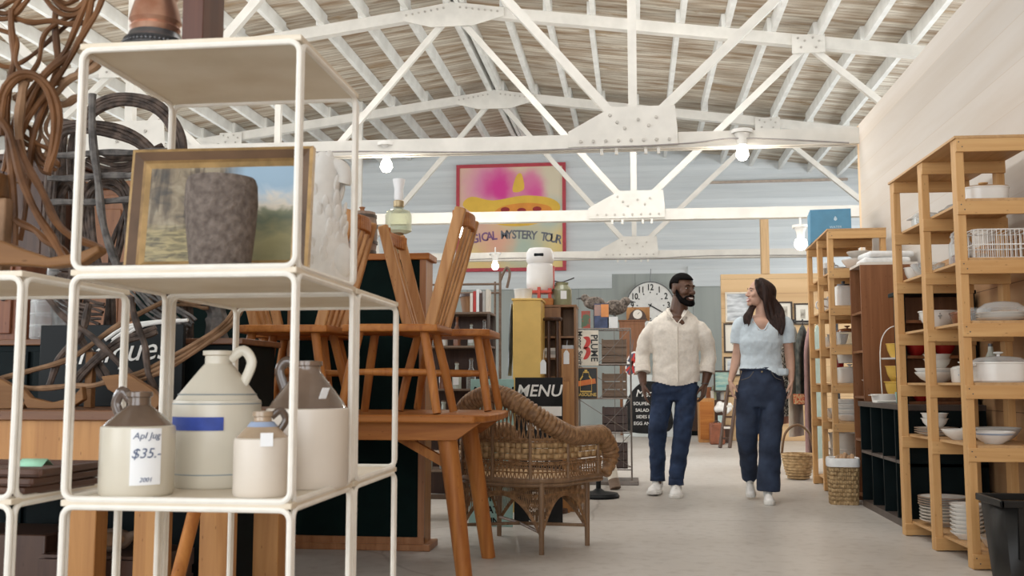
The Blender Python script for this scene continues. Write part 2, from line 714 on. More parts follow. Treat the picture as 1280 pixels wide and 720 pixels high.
# roof boards, two slopes
for nm, xa, xb in (('ceiling', RIDGE_X, RX1 + 0.15), ('ceiling_left', RX0 - 0.15, RIDGE_X)):
    za, zb = roof_z(xa), roof_z(xb)
    mb = MB()
    vs = [(xa, RY0 - 0.15, za), (xb, RY0 - 0.15, zb), (xb, RY1 + 0.15, zb), (xa, RY1 + 0.15, za)]
    vs += [(x, y, z + 0.08) for x, y, z in vs]
    mb.add(vs, [(0, 3, 2, 1), (4, 5, 6, 7), (0, 1, 5, 4), (1, 2, 6, 5), (2, 3, 7, 6), (3, 0, 4, 7)])
    structure(nm, mb, M_ROOF)

TR_Y = [5.2, 9.5, 13.7, 18.0]


def yk(x):           # the trusses stand a degree off square
    return 0.018 * x


# purlins resting on the trusses, staggered bay by bay
bays = [(RY0, 0.9), (0.9, 5.2), (5.2, 9.5), (9.5, 13.7), (13.7, 18.0), (18.0, RY1)]
for bi, (ya, yb) in enumerate(bays):
    k = 0
    for side in (1, -1):
        for j in range(14):
            x = RIDGE_X + side * (0.10 + 0.62 * j) + (0.05 if bi % 2 else 0)
            if not (RX0 + 0.1 < x < RX1 - 0.1):
                continue
            z = roof_z(x) - 0.005
            mb = MB().bx(-0.035, 0.035, 0, yb - ya + 0.16, -0.19, 0)
            o = mb.build('ceiling_beam', M_BEAM, smooth=False)
            o.location = (x, max(ya - 0.08 + yk(x), RY0), z)
            if o.location.y + yb - ya + 0.16 > RY1:
                o.scale.y = (RY1 - o.location.y) / (yb - ya + 0.16)
            o['kind'] = 'structure'
            k += 1


def tz(x):           # underside of the purlins
    return roof_z(x) - 0.198


def truss(y):
    t = thing('roof_truss', {5.2: 'white painted roof truss nearest the shop front', 9.5: 'white roof truss over the end of the pine partition, nearest in view',
                             13.7: 'white roof truss whose lower chord crosses the yellow painting',
                             18.0: 'white roof truss farthest back before the rear wall'}[y], 'roof truss', (0, y, 0), kind='structure')

    def P(x, z, dy=0):
        return Vector((x, y + yk(x) + dy, z))

    ZB = 3.20
    # bottom chord of two planks with a gap of shadow between
    mb = MB()
    for s in (-0.045, 0.045):
        mb.bar(P(RX0, ZB, s), P(RX1, ZB, s), 0.045, 0.15)
    mb.build('bottom_chord', M_STEEL, t, smooth=False)
    mb = MB()
    for xe in (RX0, RX1):
        mb.bar(P(xe, tz(xe) - 0.08), P(RIDGE_X, tz(RIDGE_X) - 0.08), 0.13, 0.16)
    mb.build('top_chord', M_STEEL, t, smooth=False)
    nb = [-10.1, -5.1, 0.0, 5.0]
    ntp = [-7.6, RIDGE_X, 2.4]
    webs = []
    for i, x in enumerate(ntp):
        webs += [(nb[i], x), (nb[i + 1], x)]
    for a, b in webs:
        MB().bar(P(a, ZB + 0.05), P(b, tz(b) - 0.12), 0.075, 0.085).build('web', M_STEEL, t, smooth=False)
    for a in (-5.1, 0.0):
        MB().bar(P(a, ZB + 0.05), P(a, tz(a) - 0.1), 0.085, 0.085).build('post', M_STEEL, t, smooth=False)
    for a in nb[1:3]:
        g = MB().prism([(a - 0.62, ZB - 0.05), (a + 0.42, ZB - 0.05), (a + 0.42, ZB + 0.1), (a + 0.40, ZB + 0.33), (a - 0.2, ZB + 0.33), (a - 0.62, ZB + 0.1)],
                       0.02, T(0, y + yk(a) - 0.095, 0)).build('gusset_plate', M_STEEL, t, smooth=False)
        b = MB()
        for dx in (-0.5, -0.38, -0.26, -0.14, -0.02, 0.1, 0.22, 0.34):
            b.lathe([(0.016, 0), (0.016, 0.014), (0, 0.016)], seg=6, M=T(a + dx, y + yk(a) - 0.095, ZB + 0.0) @ RX(pi / 2))
        for dx, dz in ((-0.15, 0.18), (-0.08, 0.12), (0.05, 0.2), (0.15, 0.14), (0.22, 0.22), (-0.22, 0.25)):
            b.lathe([(0.016, 0), (0.016, 0.014), (0, 0.016)], seg=6, M=T(a + dx, y + yk(a) - 0.095, ZB + dz) @ RX(pi / 2))
        b.build('bolt_row', M_BOLT, g)
        # straps hanging under the chord
        for dx in (-0.3, -0.16, 0.12, 0.24):
            MB().bx(a + dx - 0.015, a + dx + 0.015, y + yk(a) - 0.08, y + yk(a) - 0.05, ZB - 0.13, ZB - 0.06).build('strap', M_STEEL, t, smooth=False)
    zr = tz(RIDGE_X)
    g = MB().prism([(RIDGE_X - 0.75, zr - 0.24), (RIDGE_X - 0.3, zr - 0.36), (RIDGE_X + 0.3, zr - 0.36), (RIDGE_X + 0.75, zr - 0.24), (RIDGE_X + 0.75, zr - 0.12),
                    (RIDGE_X, zr - 0.0), (RIDGE_X - 0.75, zr - 0.12)], 0.02, T(0, y + yk(RIDGE_X) - 0.095, 0)).build('gusset_plate', M_STEEL, t, smooth=False)
    b = MB()
    for i in range(7):
        for s in (-1, 1):
            b.lathe([(0.016, 0), (0.016, 0.014), (0, 0.016)], seg=6, M=T(RIDGE_X + s * (0.12 + 0.09 * i), y + yk(RIDGE_X) - 0.095, zr - 0.09 - 0.014 * i) @ RX(pi / 2))
    b.build('bolt_row', M_BOLT, g)
    for x in (ntp[0], ntp[2]):
        z = tz(x)
        g = MB().bx(x - 0.22, x + 0.22, y + yk(x) - 0.095, y + yk(x) - 0.075, z - 0.26, z - 0.0).build('gusset_plate', M_STEEL, t, smooth=False)
        b = MB()
        for dx, dz in ((-0.14, -0.05), (-0.05, -0.09), (0.06, -0.05), (0.14, -0.1), (-0.1, -0.18), (0.1, -0.19)):
            b.lathe([(0.016, 0), (0.016, 0.014), (0, 0.016)], seg=6, M=T(x + dx, y + yk(x) - 0.095, z + dz) @ RX(pi / 2))
        b.build('bolt_row', M_BOLT, g)
    return t


for y in TR_Y:
    truss(y)

# twin ridge beam, a dark slot between the two boards
structure('trim_3', MB().bx(RIDGE_X - 0.10, RIDGE_X - 0.04, RY0, RY1, 6.30, 6.49).bx(RIDGE_X + 0.04, RIDGE_X + 0.10, RY0, RY1, 6.30, 6.49), M_BEAM)

# partition of pine boards on the right
PX = 2.10
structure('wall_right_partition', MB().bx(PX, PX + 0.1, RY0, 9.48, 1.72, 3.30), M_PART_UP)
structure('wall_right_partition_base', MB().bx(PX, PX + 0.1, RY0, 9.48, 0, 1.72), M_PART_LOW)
structure('trim_4', MB().bx(PX - 0.0, PX + 0.12, 9.48, 9.56, 0, 3.30), wood('pine_edge', (0.7, 0.52, 0.34), (0.6, 0.42, 0.26), axis=2))

# pine plank wall standing across the back on the right, and its post
PWY = 16.0
a = W(901, 343, PWY)
structure('wall_pine', MB().bx(a.x, RX1, PWY, PWY + 0.1, 0, a.z), M_PINEWALL)
pl, pr_ = W(952, 343, PWY), W(962, 343, PWY)
structure('wall_pine_post', MB().bx(pl.x, pr_.x, PWY - 0.03, PWY + 0.1, a.z, 3.6), wood('pine_post', (0.62, 0.42, 0.23), (0.5, 0.32, 0.16), axis=2))

# wiring clipped along the lower chords
M_CABLE = mat('grey_cable', (0.28, 0.26, 0.25), rough=0.6)
for (y, pts) in ((9.40, [(-8.4, 3.17), (-7, 3.13), (-5.2, 3.15), (-4.4, 3.12), (-3, 3.16), (-1.4, 3.12), (0.4, 3.15), (1.0, 3.19), (2.0, 3.12)]),
                 (17.9, [(-6, 3.16), (-4, 3.13), (-2, 3.16), (0, 3.12), (1.5, 3.16), (4, 3.13)])):
    c = MB().tube(bez([(x, y + yk(x), z) for x, z in pts], 60), 0.008, 6)
    c.thing('electric_cable', M_CABLE, 'grey electric cable clipped along the lower chord of the %s roof truss' % ('nearest' if y < 10 else 'farthest'), 'cable')

# ---------------------------------------------------------------- bare bulbs
M_SOCKET = mat('white_ceramic', (0.78, 0.76, 0.72), rough=0.35, var=0.03)
M_BULB = emit('lit_bulb', (1.0, 0.93, 0.82), 14.0)


def bulb(px, py, Y, r, label, power=18, rod=0.0):
    p = W(px, py, Y)
    t = thing('ceiling_lamp', label, 'lamp', (p.x, p.y, p.z), group='bare bulbs under the roof trusses')
    MB().lathe([(0.10, 0.20), (0.10, 0.235), (0.06, 0.24), (0, 0.24)]).lathe([(0.045, 0.09), (0.055, 0.16), (0.075, 0.2), (0, 0.2)]).build('socket', M_SOCKET, t, world=False)
    MB().lathe([(0, -r), (r * 0.6, -r * 0.8), (r, -r * 0.15), (r * 0.85, r * 0.6), (0.03, 0.08), (0.028, 0.1), (0, 0.1)]).build('light_bulb', M_BULB, t, world=False)
    if rod:
        MB().tube([(0, 0, 0.23), (0, 0, 0.23 + rod)], 0.012, 8).build('rod', M_SOCKET, t, world=False)
    L = bpy.data.lights.new('bulb_light', 'POINT')
    L.energy = power
    L.color = (1.0, 0.9, 0.76)
    L.shadow_soft_size = 0.06
    lo = bpy.data.objects.new('bulb_light', L)
    COL.objects.link(lo)
    lo.location = (0, 0, -r - 0.07)
    lo.parent = t
    return t


bulb(928, 193, 9.45, 0.062, 'lit bare bulb under the near truss, right of its gusset plate')
bulb(483, 208, 9.45, 0.062, 'lit bare bulb under the near truss, above the glass oil lamp')
bulb(575, 291, 12.6, 0.062, 'lit bare bulb shining beside the tall chair back on the table', rod=0.1)
bulb(619, 333, 16.8, 0.062, 'lit bare bulb low in front of the painting, farthest of the bulbs', rod=0.1)
bulb(1001, 305, 12.5, 0.08, 'lit bare bulb glowing beside the blue box on the pine rack', rod=0.1)
p = W(816, 88, 12.0)
t = thing('downlight', 'small round white light between the roof beams', 'lamp', (p.x, p.y, roof_z(p.x) - 0.05))
MB().lathe([(0.0, 0.03), (0.07, 0.03), (0.075, 0.0), (0.06, -0.005), (0.055, 0.015), (0, 0.015)]).build('trim_ring', M_SOCKET, t, world=False)
MB().lathe([(0, 0.004), (0.052, 0.004), (0.052, 0.012), (0, 0.012)]).build('diffuser', M_BULB, t, world=False)
# ================================================================= white wire shelves, front left
M_WIRE = mat('white_coated_steel', (0.80, 0.76, 0.69), rough=0.45, var=0.04, scale=30)
M_PANEL = mat('cream_shelf_panel', (0.70, 0.60, 0.46), rough=0.6, var=0.05, scale=6, col2=(0.76, 0.68, 0.56))
YA = 1.8
ax0, ax1 = W(104, 48, YA).x, W(375, 45, YA).x
z1 = W(375, 47, YA).z
z2 = W(370, 337, YA).z
z3 = W(365, 633, YA).z
z4 = z3 - (z2 - z3)
YA2 = WX(446, 121, ax1).y
YB2 = WX(496, 378, ax1).y


def rrect(c, u, v, r=0.02):
    """rounded rectangle loop: c corner, u and v edge vectors"""
    c, u, v = Vector(c), Vector(u), Vector(v)
    un, vn = u.normalized(), v.normalized()
    out = []
    for base, a, b in ((c, vn, un), (c + u, -un, vn), (c + u + v, -vn, -un), (c + v, un, -vn)):
        # enters along -a, leaves along b
        cen = base + a * r + b * r
        for k in range(5):
            t = (pi / 2) * k / 4
            out.append(cen - b * (r * cos(t)) - a * (r * sin(t)))
    return out


def wire_shelf(name, label, x0, x1, y0, y1, levels, top_open=False):
    t = thing(name, label, 'shelf', ((x0 + x1) / 2, (y0 + y1) / 2, levels[-1]), group=None)
    for hi, lo in zip(levels, levels[1:]):
        h = hi - lo - 0.014
        zb = lo + 0.007
        for y in (y0, y1):
            MB().tube(rrect((x0, y, zb), (x1 - x0, 0, 0), (0, 0, h)), 0.0062, 8, closed=True).build('frame', M_WIRE, t)
        for x in (x0, x1):
            MB().tube(rrect((x, y0 + 0.013, zb), (0, y1 - y0 - 0.026, 0), (0, 0, h)), 0.0062, 8, closed=True).build('side_frame', M_WIRE, t)
    for z in levels:
        mb = MB().bx(x0 - 0.004, x1 + 0.004, y0 - 0.004, y1 + 0.004, z - 0.006, z + 0.006)
        mb.build('shelf_board', M_PANEL, t, bevel=0.002)
    for x in (x0, x1):
        for y in (y0, y1):
            MB().tube([(x, y, 0), (x, y, levels[-1])], 0.0075, 8).build('leg', M_WIRE, t)
    return t


wire_shelf('wire_shelf', 'white wire cube shelf holding the stoneware jugs and the framed landscape', ax0, ax1, YA, YA2, [z1, z2, z3, z4])
wire_shelf('wire_shelf', 'low white wire shelf behind the jug shelf, white bird statue on top', ax0, ax1, YA2 + 0.018, YB2, [z2 - 0.002, z3, z4])
dx1 = W(27, 338, YA).x
wire_shelf('wire_shelf', 'white wire shelf cut by the left edge of the picture, dark trays on it', dx1 - 0.40, dx1, YA, WX(160, 357, dx1).y, [z2, z3, z4])
ZT = 0.006 + 0.0005    # top of a board above its level

# ---------------------------------------------------------------- stoneware jugs
M_STONE = mat('cream_stoneware', (0.62, 0.57, 0.47), rough=0.28, var=0.05, scale=5, spec=0.5)
M_STONE2 = mat('pale_stoneware', (0.66, 0.59, 0.51), rough=0.35, var=0.05, scale=5, spec=0.5)
M_GLAZE = mat('brown_salt_glaze', (0.16, 0.11, 0.08), rough=0.12, var=0.25, scale=8, spec=0.7)
M_GLAZE2 = mat('tan_glaze', (0.42, 0.31, 0.21), rough=0.16, var=0.25, scale=8, spec=0.7)
M_DARKGLAZE = mat('dark_glaze', (0.09, 0.06, 0.045), rough=0.15, var=0.2, spec=0.7)
M_LINE = mat('slate_line', (0.25, 0.29, 0.31), rough=0.4)
M_BLUETAPE = mat('blue_tape', (0.03, 0.06, 0.30), rough=0.6, var=0.15, scale=40)
M_PALEBLUE = mat('pale_blue_tape', (0.30, 0.37, 0.52), rough=0.6)
M_PAPER = mat('white_paper', (0.84, 0.85, 0.86), rough=0.7, var=0.02)
M_INK = mat('blue_grey_ink', (0.10, 0.13, 0.22), rough=0.7)


def arc_patch(mb, c, r, a0, a1, zlo, zhi, th=0.002, seg=10):
    """curved patch wrapped on a cylinder of radius r"""
    vs, fs = [], []
    for k in range(seg + 1):
        a = a0 + (a1 - a0) * k / seg
        for rr in (r, r + th):
            vs.append((c[0] + rr * cos(a), c[1] + rr * sin(a), c[2] + zlo))
            vs.append((c[0] + rr * cos(a), c[1] + rr * sin(a), c[2] + zhi))
    for k in range(seg):
        i, j = k * 4, k * 4 + 4
        fs += [(i, i + 1, j + 1, j), (i + 2, j + 2, j + 3, i + 3), (i + 1, i + 3, j + 3, j + 1), (i, j, j + 2, i + 2)]
    fs += [(0, 2, 3, 1), (seg * 4, seg * 4 + 1, seg * 4 + 3, seg * 4 + 2)]
    return mb.add(vs, fs)


def jug(px, py, r, hb, hs, rn, hn, label, body, top, handle=0.0, hm=None, split=True):
    """r body radius, hb body height, hs height where the shoulder meets the neck, rn neck radius, hn total height"""
    p = WZ(px, py, z3 + ZT)
    t = thing('stoneware_jug', label, 'jug', (p.x, p.y, z3 + ZT), group='stoneware jugs on the wire shelf')
    p.y = min(p.y, YA2 - 0.012 - r)
    p.x = W(px, py, p.y).x
    t.location = (p.x, p.y, z3 + ZT)
    b = MB().lathe([(0, 0), (r * 0.95, 0), (r, 0.006), (r, hb - 0.006), (r * 0.985, hb), (r * 0.93, hb + 0.002), (0, hb + 0.002)], seg=40)
    b.build('body', body, t, world=False)
    s = MB().lathe([(r * 0.95, hb), (r * 0.86, hb + (hs - hb) * 0.18), (rn * 1.25, hs - (hs - hb) * 0.1), (rn, hs), (rn * 0.98, hn - 0.012), (rn * 1.16, hn - 0.010),
                    (rn * 1.16, hn - 0.001), (rn * 0.8, hn), (rn * 0.7, hn - 0.02), (0, hn - 0.022)], seg=36)
    s.build('shoulder', top, t, world=False)
    if hm is not None:
        a = handle
        pts = [(rn * 0.95, 0, hs + (hn - hs) * 0.35), (rn * 1.5 + r * 0.15, 0, hn + 0.0), (rn * 1.3 + r * 0.42, 0, hs + (hn - hs) * 0.1),
               (r * 0.66, 0, hs - (hs - hb) * 0.48), (r * 0.62, 0, hs - (hs - hb) * 0.55)]
        MB().tube(bez(pts, 24), 0.0075 if r > 0.07 else 0.005, 10, flat=1.5, M=RZ(a)).build('handle', hm, t, world=False)
    return t, r, hb


j, r_, hb_ = jug(269, 606, 0.0935, 0.183, 0.262, 0.029, 0.291, 'large cream stoneware jug with loop handle and blue tape band', M_STONE, M_STONE, handle=-0.05, hm=M_STONE)
arc_patch(MB(), (0, 0, 0), 0.094, -pi / 2 - 0.85, -pi / 2 + 0.55, 0.121, 0.149).build('tape', M_BLUETAPE, j, world=False)
for z in (0.029, 0.176, 0.196):
    MB().lathe([(0.0937 if z < 0.18 else 0.0832, z - 0.0012), (0.0943 if z < 0.18 else 0.0838, z), (0.0937 if z < 0.18 else 0.0826, z + 0.0012)], seg=40).build('glaze_line', M_LINE, j, world=False)
j, r_, hb_ = jug(170, 618, 0.0715, 0.134, 0.176, 0.022, 0.203, 'small stoneware jug with glossy brown shoulder and paper price tag', M_STONE, M_GLAZE, handle=2.9, hm=M_DARKGLAZE)
tg = arc_patch(MB(), (0, 0, 0), 0.0722, -pi / 2 + 0.30, -pi / 2 + 1.10, 0.024, 0.132).build('price_tag', M_PAPER, j, world=False)
for s, z, sz in (('Apl Jug', 0.118, 0.018), ('$35.-', 0.084, 0.027), ('2001', 0.034, 0.012)):
    a = -pi / 2 + 0.70
    # lettering curved on to the tag: written flat, then wrapped
    mb = MB().text(s, sz, Matrix.Identity(4), depth=0.0008, shear=0.25)
    mb.v = [Vector(((0.0748 - p.y) * cos(a + p.x / 0.074), (0.0748 - p.y) * sin(a + p.x / 0.074), z + p.z)) for p in mb.v]
    mb.build('handwriting', M_INK, tg, world=False)
j, r_, hb_ = jug(326, 619, 0.0545, 0.111, 0.146, 0.0175, 0.165, 'smallest stoneware jug with tan shoulder, pale blue tape and white tag', M_STONE2, M_GLAZE2, handle=0.5, hm=M_DARKGLAZE)
MB().lathe([(0.0305, 0.1335), (0.0300, 0.1345), (0.0228, 0.1435), (0.0200, 0.1440)], seg=30).build('tape', M_PALEBLUE, j, world=False)
MB().bx(-0.012, 0.012, -0.0565, -0.055, 0.098, 0.124, RZ(0.45) @ T(0.004, 0.0, 0)).build('price_tag', M_PAPER, j, world=False)
j, r_, hb_ = jug(383, 601, 0.0885, 0.165, 0.245, 0.026, 0.268, 'big stoneware jug with brown cone top behind the shelf post', M_STONE2, M_GLAZE, handle=2.95, hm=M_DARKGLAZE)
MB().bx(-0.008, 0.008, -0.001, 0.001, 0, 0.036, T(0.044, -0.046, 0.180) @ RZ(0.8) @ RX(0.62)).build('price_tag', M_PAPER, j, world=False)

# ---------------------------------------------------------------- landscape in a gilt frame, leaning at the back
M_GILT = mat('old_gilt', (0.26, 0.155, 0.06), rough=0.38, metal=0.35, var=0.25, scale=30, spec=0.5)
M_GILT2 = mat('bright_gilt', (0.38, 0.245, 0.105), rough=0.35, metal=0.4, var=0.2, scale=30)
M_BROWNCOVE = mat('brown_frame_cove', (0.12, 0.065, 0.032), rough=0.4, var=0.2)


def landscape_mat():
    m, nt, b = _nodes('woodland_oil_painting')
    tc = nt.nodes.new('ShaderNodeTexCoord')
    sp = nt.nodes.new('ShaderNodeSeparateXYZ')
    nt.links.new(tc.outputs['Generated'], sp.inputs[0])

    def noise(sc, sx=1, sz=1, det=6):
        mp = nt.nodes.new('ShaderNodeMapping')
        mp.inputs['Scale'].default_value = (sx, 1, sz)
        nz = nt.nodes.new('ShaderNodeTexNoise')
        nz.inputs['Scale'].default_value = sc
        nz.inputs['Detail'].default_value = det
        nz.inputs['Distortion'].default_value = 0.8
        nt.links.new(tc.outputs['Generated'], mp.inputs[0])
        nt.links.new(mp.outputs[0], nz.inputs[0])
        return nz.outputs['Fac']

    def ramp(fac, els):
        r = nt.nodes.new('ShaderNodeValToRGB')
        while len(r.color_ramp.elements) < len(els):
            r.color_ramp.elements.new(0.5)
        for e, (p, c) in zip(r.color_ramp.elements, els):
            e.position = p
            e.color = (*c, 1)
        nt.links.new(fac, r.inputs[0])
        return r.outputs[0]

    def mix(f, a, c, bt='MIX'):
        mx = nt.nodes.new('ShaderNodeMix')
        mx.data_type = 'RGBA'
        mx.blend_type = bt
        if isinstance(f, float):
            mx.inputs['Factor'].default_value = f
        else:
            nt.links.new(f, mx.inputs['Factor'])
        nt.links.new(a, mx.inputs[6])
        nt.links.new(c, mx.inputs[7])
        return mx.outputs[2]

    def band(out, a, c):
        mr = nt.nodes.new('ShaderNodeMapRange')
        mr.inputs['From Min'].default_value = a
        mr.inputs['From Max'].default_value = c
        nt.links.new(out, mr.inputs['Value'])
        return mr.outputs[0]
    wob = nt.nodes.new('ShaderNodeMath')
    wob.operation = 'MULTIPLY_ADD'
    nt.links.new(noise(6), wob.inputs[0])
    wob.inputs[1].default_value = 0.35
    nt.links.new(sp.outputs[2], wob.inputs[2])
    right = ramp(wob.outputs[0], [(0.15, (0.20, 0.18, 0.09)), (0.42, (0.30, 0.27, 0.14)), (0.62, (0.13, 0.15, 0.10)), (0.72, (0.20, 0.21, 0.13)), (0.78, (0.62, 0.55, 0.45)), (0.9, (0.33, 0.42, 0.50)), (1.0, (0.25, 0.36, 0.46))])
    left = ramp(noise(7), [(0.3, (0.06, 0.045, 0.03)), (0.5, (0.20, 0.15, 0.09)), (0.7, (0.32, 0.27, 0.18))])
    trunks = ramp(noise(5, 4, 0.35, 3), [(0.40, (0.25, 0.20, 0.15)), (0.52, (1, 1, 1))])
    left = mix(0.8, left, trunks, 'MULTIPLY')
    ground = ramp(noise(9, 1, 3), [(0.35, (0.09, 0.07, 0.03)), (0.6, (0.34, 0.27, 0.12))])
    left = mix(band(sp.outputs[2], 0.42, 0.30), left, ground)
    col = mix(band(sp.outputs[0], 0.5, 0.66), left, right)
    nt.links.new(col, b.inputs['Base Color'])
    b.inputs['Roughness'].default_value = 0.35
    return m


def picture_frame(t, w, h, prof_mats, M, th=0.02):
    """prof_mats: (name, material, inner offset a, inner offset b, front lift) rings from outside in; local frame: x right, z up, faces -y"""
    for nm, m, a, b, lift in prof_mats:
        mb = MB()
        o = [(-w / 2 + a, -h / 2 + a), (w / 2 - a, -h / 2 + a), (w / 2 - a, h / 2 - a), (-w / 2 + a, h / 2 - a)]
        i = [(-w / 2 + b, -h / 2 + b), (w / 2 - b, -h / 2 + b), (w / 2 - b, h / 2 - b), (-w / 2 + b, h / 2 - b)]
        vs, fs = [], []
        for k in range(4):
            vs += [(o[k][0], 0, o[k][1]), (o[k][0], -lift[0], o[k][1]), (i[k][0], -lift[1], i[k][1]), (i[k][0], 0, i[k][1])]
        for k in range(4):
            n = (k + 1) % 4
            for q in range(4):
                fs.append((k * 4 + q, k * 4 + (q + 1) % 4, n * 4 + (q + 1) % 4, n * 4 + q))
        mb.add(vs, fs).build(nm, m, t, world=False, smooth=False)


c0, c1 = W(160, 330, 2.03), W(386, 330, 2.03)
tl = W(168, 191, 2.06)
fw, fh = c1.x - c0.x, tl.z - (z2 + ZT)
t = thing('framed_painting', 'woodland landscape painting in a wide gilt frame behind the stone vase', 'painting', ((c0.x + c1.x) / 2, 2.03, z2 + ZT), 0.0)
t.rotation_euler = (-0.10, 0, 0.03)
Mz = 0
L0 = T(0, 0, fh / 2)
for nm, m, a, b, lift in (('outer_moulding', M_GILT2, 0, 0.007, (0.018, 0.021)), ('cove', M_BROWNCOVE, 0.007, 0.024, (0.021, 0.012)), ('inner_moulding', M_GILT, 0.024, 0.031, (0.012, 0.014)),
                          ('slip', M_GILT2, 0.031, 0.043, (0.014, 0.007))):
    mb = MB()
    w_, h_ = fw, fh
    o = [(-w_ / 2 + a, a), (w_ / 2 - a, a), (w_ / 2 - a, h_ - a), (-w_ / 2 + a, h_ - a)]
    i = [(-w_ / 2 + b, b), (w_ / 2 - b, b), (w_ / 2 - b, h_ - b), (-w_ / 2 + b, h_ - b)]
    vs, fs = [], []
    for k in range(4):
        vs += [(o[k][0], 0, o[k][1]), (o[k][0], -lift[0], o[k][1]), (i[k][0], -lift[1], i[k][1]), (i[k][0], 0, i[k][1])]
    for k in range(4):
        n = (k + 1) % 4
        for q in range(4):
            fs.append((k * 4 + q, k * 4 + (q + 1) % 4, n * 4 + (q + 1) % 4, n * 4 + q))
    mb.add(vs, fs).build(nm, m, t, world=False, smooth=False)
MB().bx(-fw / 2 + 0.041, fw / 2 - 0.041, -0.008, -0.004, 0.041, fh - 0.041).build('canvas', landscape_mat(), t, world=False)

# ---------------------------------------------------------------- stone vase
vp = WZ(275, 334, z2 + ZT)
vy = YA + 0.085
k = vy / F_PX
M_ROCK = mat('lichened_stone', (0.095, 0.07, 0.058), rough=0.85, var=0.25, scale=70, bump=0.7, col2=(0.20, 0.16, 0.135), detail=10, contrast=0.5)
vx = W(275, 330, vy).x
hv = W(275, 224, vy).z - z2 - ZT
rv = 46 * k
MB().lathe([(0, 0), (rv * 0.78, 0), (rv * 0.84, 0.006), (rv * 0.95, hv * 0.4), (rv * 1.02, hv * 0.72), (rv * 1.0, hv * 0.93), (rv * 0.93, hv), (rv * 0.84, hv), (rv * 0.82, hv * 0.9),
            (rv * 0.7, hv * 0.3), (0, hv * 0.2)], (vx, vy, z2 + ZT), seg=40).thing(
    'stone_vase', M_ROCK, 'rough dark stone vase in front of the gilt-framed landscape', 'vase',
    mods=[('DISPLACE', dict(strength=0.0025, texture=(lambda tx: (setattr(tx, 'noise_scale', 0.012), tx)[1])(bpy.data.textures.new('rock', 'CLOUDS'))))])

# ---------------------------------------------------------------- white plaster bird statue
M_PLASTER = mat('white_plaster', (0.78, 0.76, 0.73), rough=0.6, var=0.05, scale=25)
sx, sy = W(404, 340, YB2 - 0.12).x, YB2 - 0.12
k = sy / F_PX
t = thing('bird_statue', 'white plaster bird statue with ruffled feathers beside the gilt frame', 'statue', (sx, sy, z2 + 0.005))
hS = W(404, 192, sy).z - z2
b = MB()
b.rings([(0, 0, 0, 0.075, 0.062), (0.004, 0, 0.02, 0.078, 0.066), (0.002, 0, hS * 0.25, 0.070, 0.066), (-0.004, 0, hS * 0.5, 0.062, 0.060), (-0.008, 0, hS * 0.68, 0.046, 0.048), (0.002, 0, hS * 0.80, 0.041, 0.044),
         (0.006, 0, hS * 0.9, 0.036, 0.042), (0.0, 0, hS * 0.97, 0.026, 0.032), (-0.004, 0, hS * 1.0, 0.010, 0.014)], seg=28)
b.build('body', M_PLASTER, t, world=False, mods=[('SUBSURF', dict(levels=1, render_levels=1))])
rs = random.Random(3)
fe = MB()
for i in range(120):
    a = rs.uniform(0, 2 * pi)
    z = rs.uniform(0.06, 0.97) * hS
    u = z / hS
    r = 0.074 - 0.016 * u if u < 0.5 else 0.066 - 0.05 * (u - 0.5)
    if u > 0.8:
        r = 0.045 - 0.08 * (u - 0.8)
    M = T(0.0, 0, z) @ RZ(a) @ T(r - 0.006, 0, 0) @ RY(0.22)
    fe.ball((0, 0, -0.012), (0.0065, 0.010, 0.026), 8, 6, M)
fe.build('feathers', M_PLASTER, t, world=False)
MB().tube(bez([(0.028, -0.006, hS * 0.90), (0.048, -0.008, hS * 0.88), (0.056, -0.008, hS * 0.82), (0.053, -0.008, hS * 0.77)], 12), [0.024] * 4 + [0.022] * 4 + [0.017] * 3 + [0.009, 0.004][:2] if False else 0.019, 10).build('beak', M_PLASTER, t, world=False)
MB().ball((0.052, -0.02, hS * 0.24), (0.034, 0.032, 0.05), 14, 10).build('wing', M_PLASTER, t, world=False)

# ---------------------------------------------------------------- on top of the shelf: copper lamp base, dark box, post
M_COPPER = mat('worn_copper', (0.52, 0.24, 0.15), rough=0.3, metal=0.75, var=0.25, scale=10, col2=(0.66, 0.42, 0.31))
M_PEWTER = mat('dark_pewter', (0.10, 0.10, 0.105), rough=0.35, metal=0.6, var=0.3, scale=15)
cp = W(194, 40, YA + 0.07)
t = thing('copper_urn', 'copper urn on a beaded dark metal foot, on top of the wire shelf', 'urn', (cp.x, cp.y, z1 + ZT))
MB().lathe([(0, 0), (0.060, 0), (0.064, 0.008), (0.056, 0.016), (0.061, 0.022), (0.053, 0.030), (0.050, 0.038), (0, 0.038)], seg=36).build('foot', M_PEWTER, t, world=False)
bd = MB()
for i in range(46):
    a = 2 * pi * i / 46
    bd.ball((0.0615 * cos(a), 0.0615 * sin(a), 0.0125), 0.0035, 8, 6)
bd.build('beading', M_PEWTER, t, world=False)
MB().lathe([(0.044, 0.038), (0.050, 0.05), (0.046, 0.056), (0.052, 0.064), (0.046, 0.09), (0.040, 0.11), (0.062, 0.15), (0.068, 0.19), (0.058, 0.23), (0.035, 0.25), (0, 0.25)], seg=36).build('body', M_COPPER, t, world=False)
M_MAHOG = wood('mahogany', (0.13, 0.05, 0.03), (0.07, 0.025, 0.015), axis=2, rough=0.3)
bp = W(254, 40, YA + 0.075)
b = MB().bx(-0.022, 0.022, -0.05, 0.05, 0, 0.20).bx(-0.025, 0.025, -0.053, 0.053, 0.20, 0.212)
b.xf(T(bp.x, bp.y, z1 + ZT)).thing('wooden_box', M_MAHOG, 'narrow dark mahogany box standing beside the copper urn', 'box', bevel=0.002)

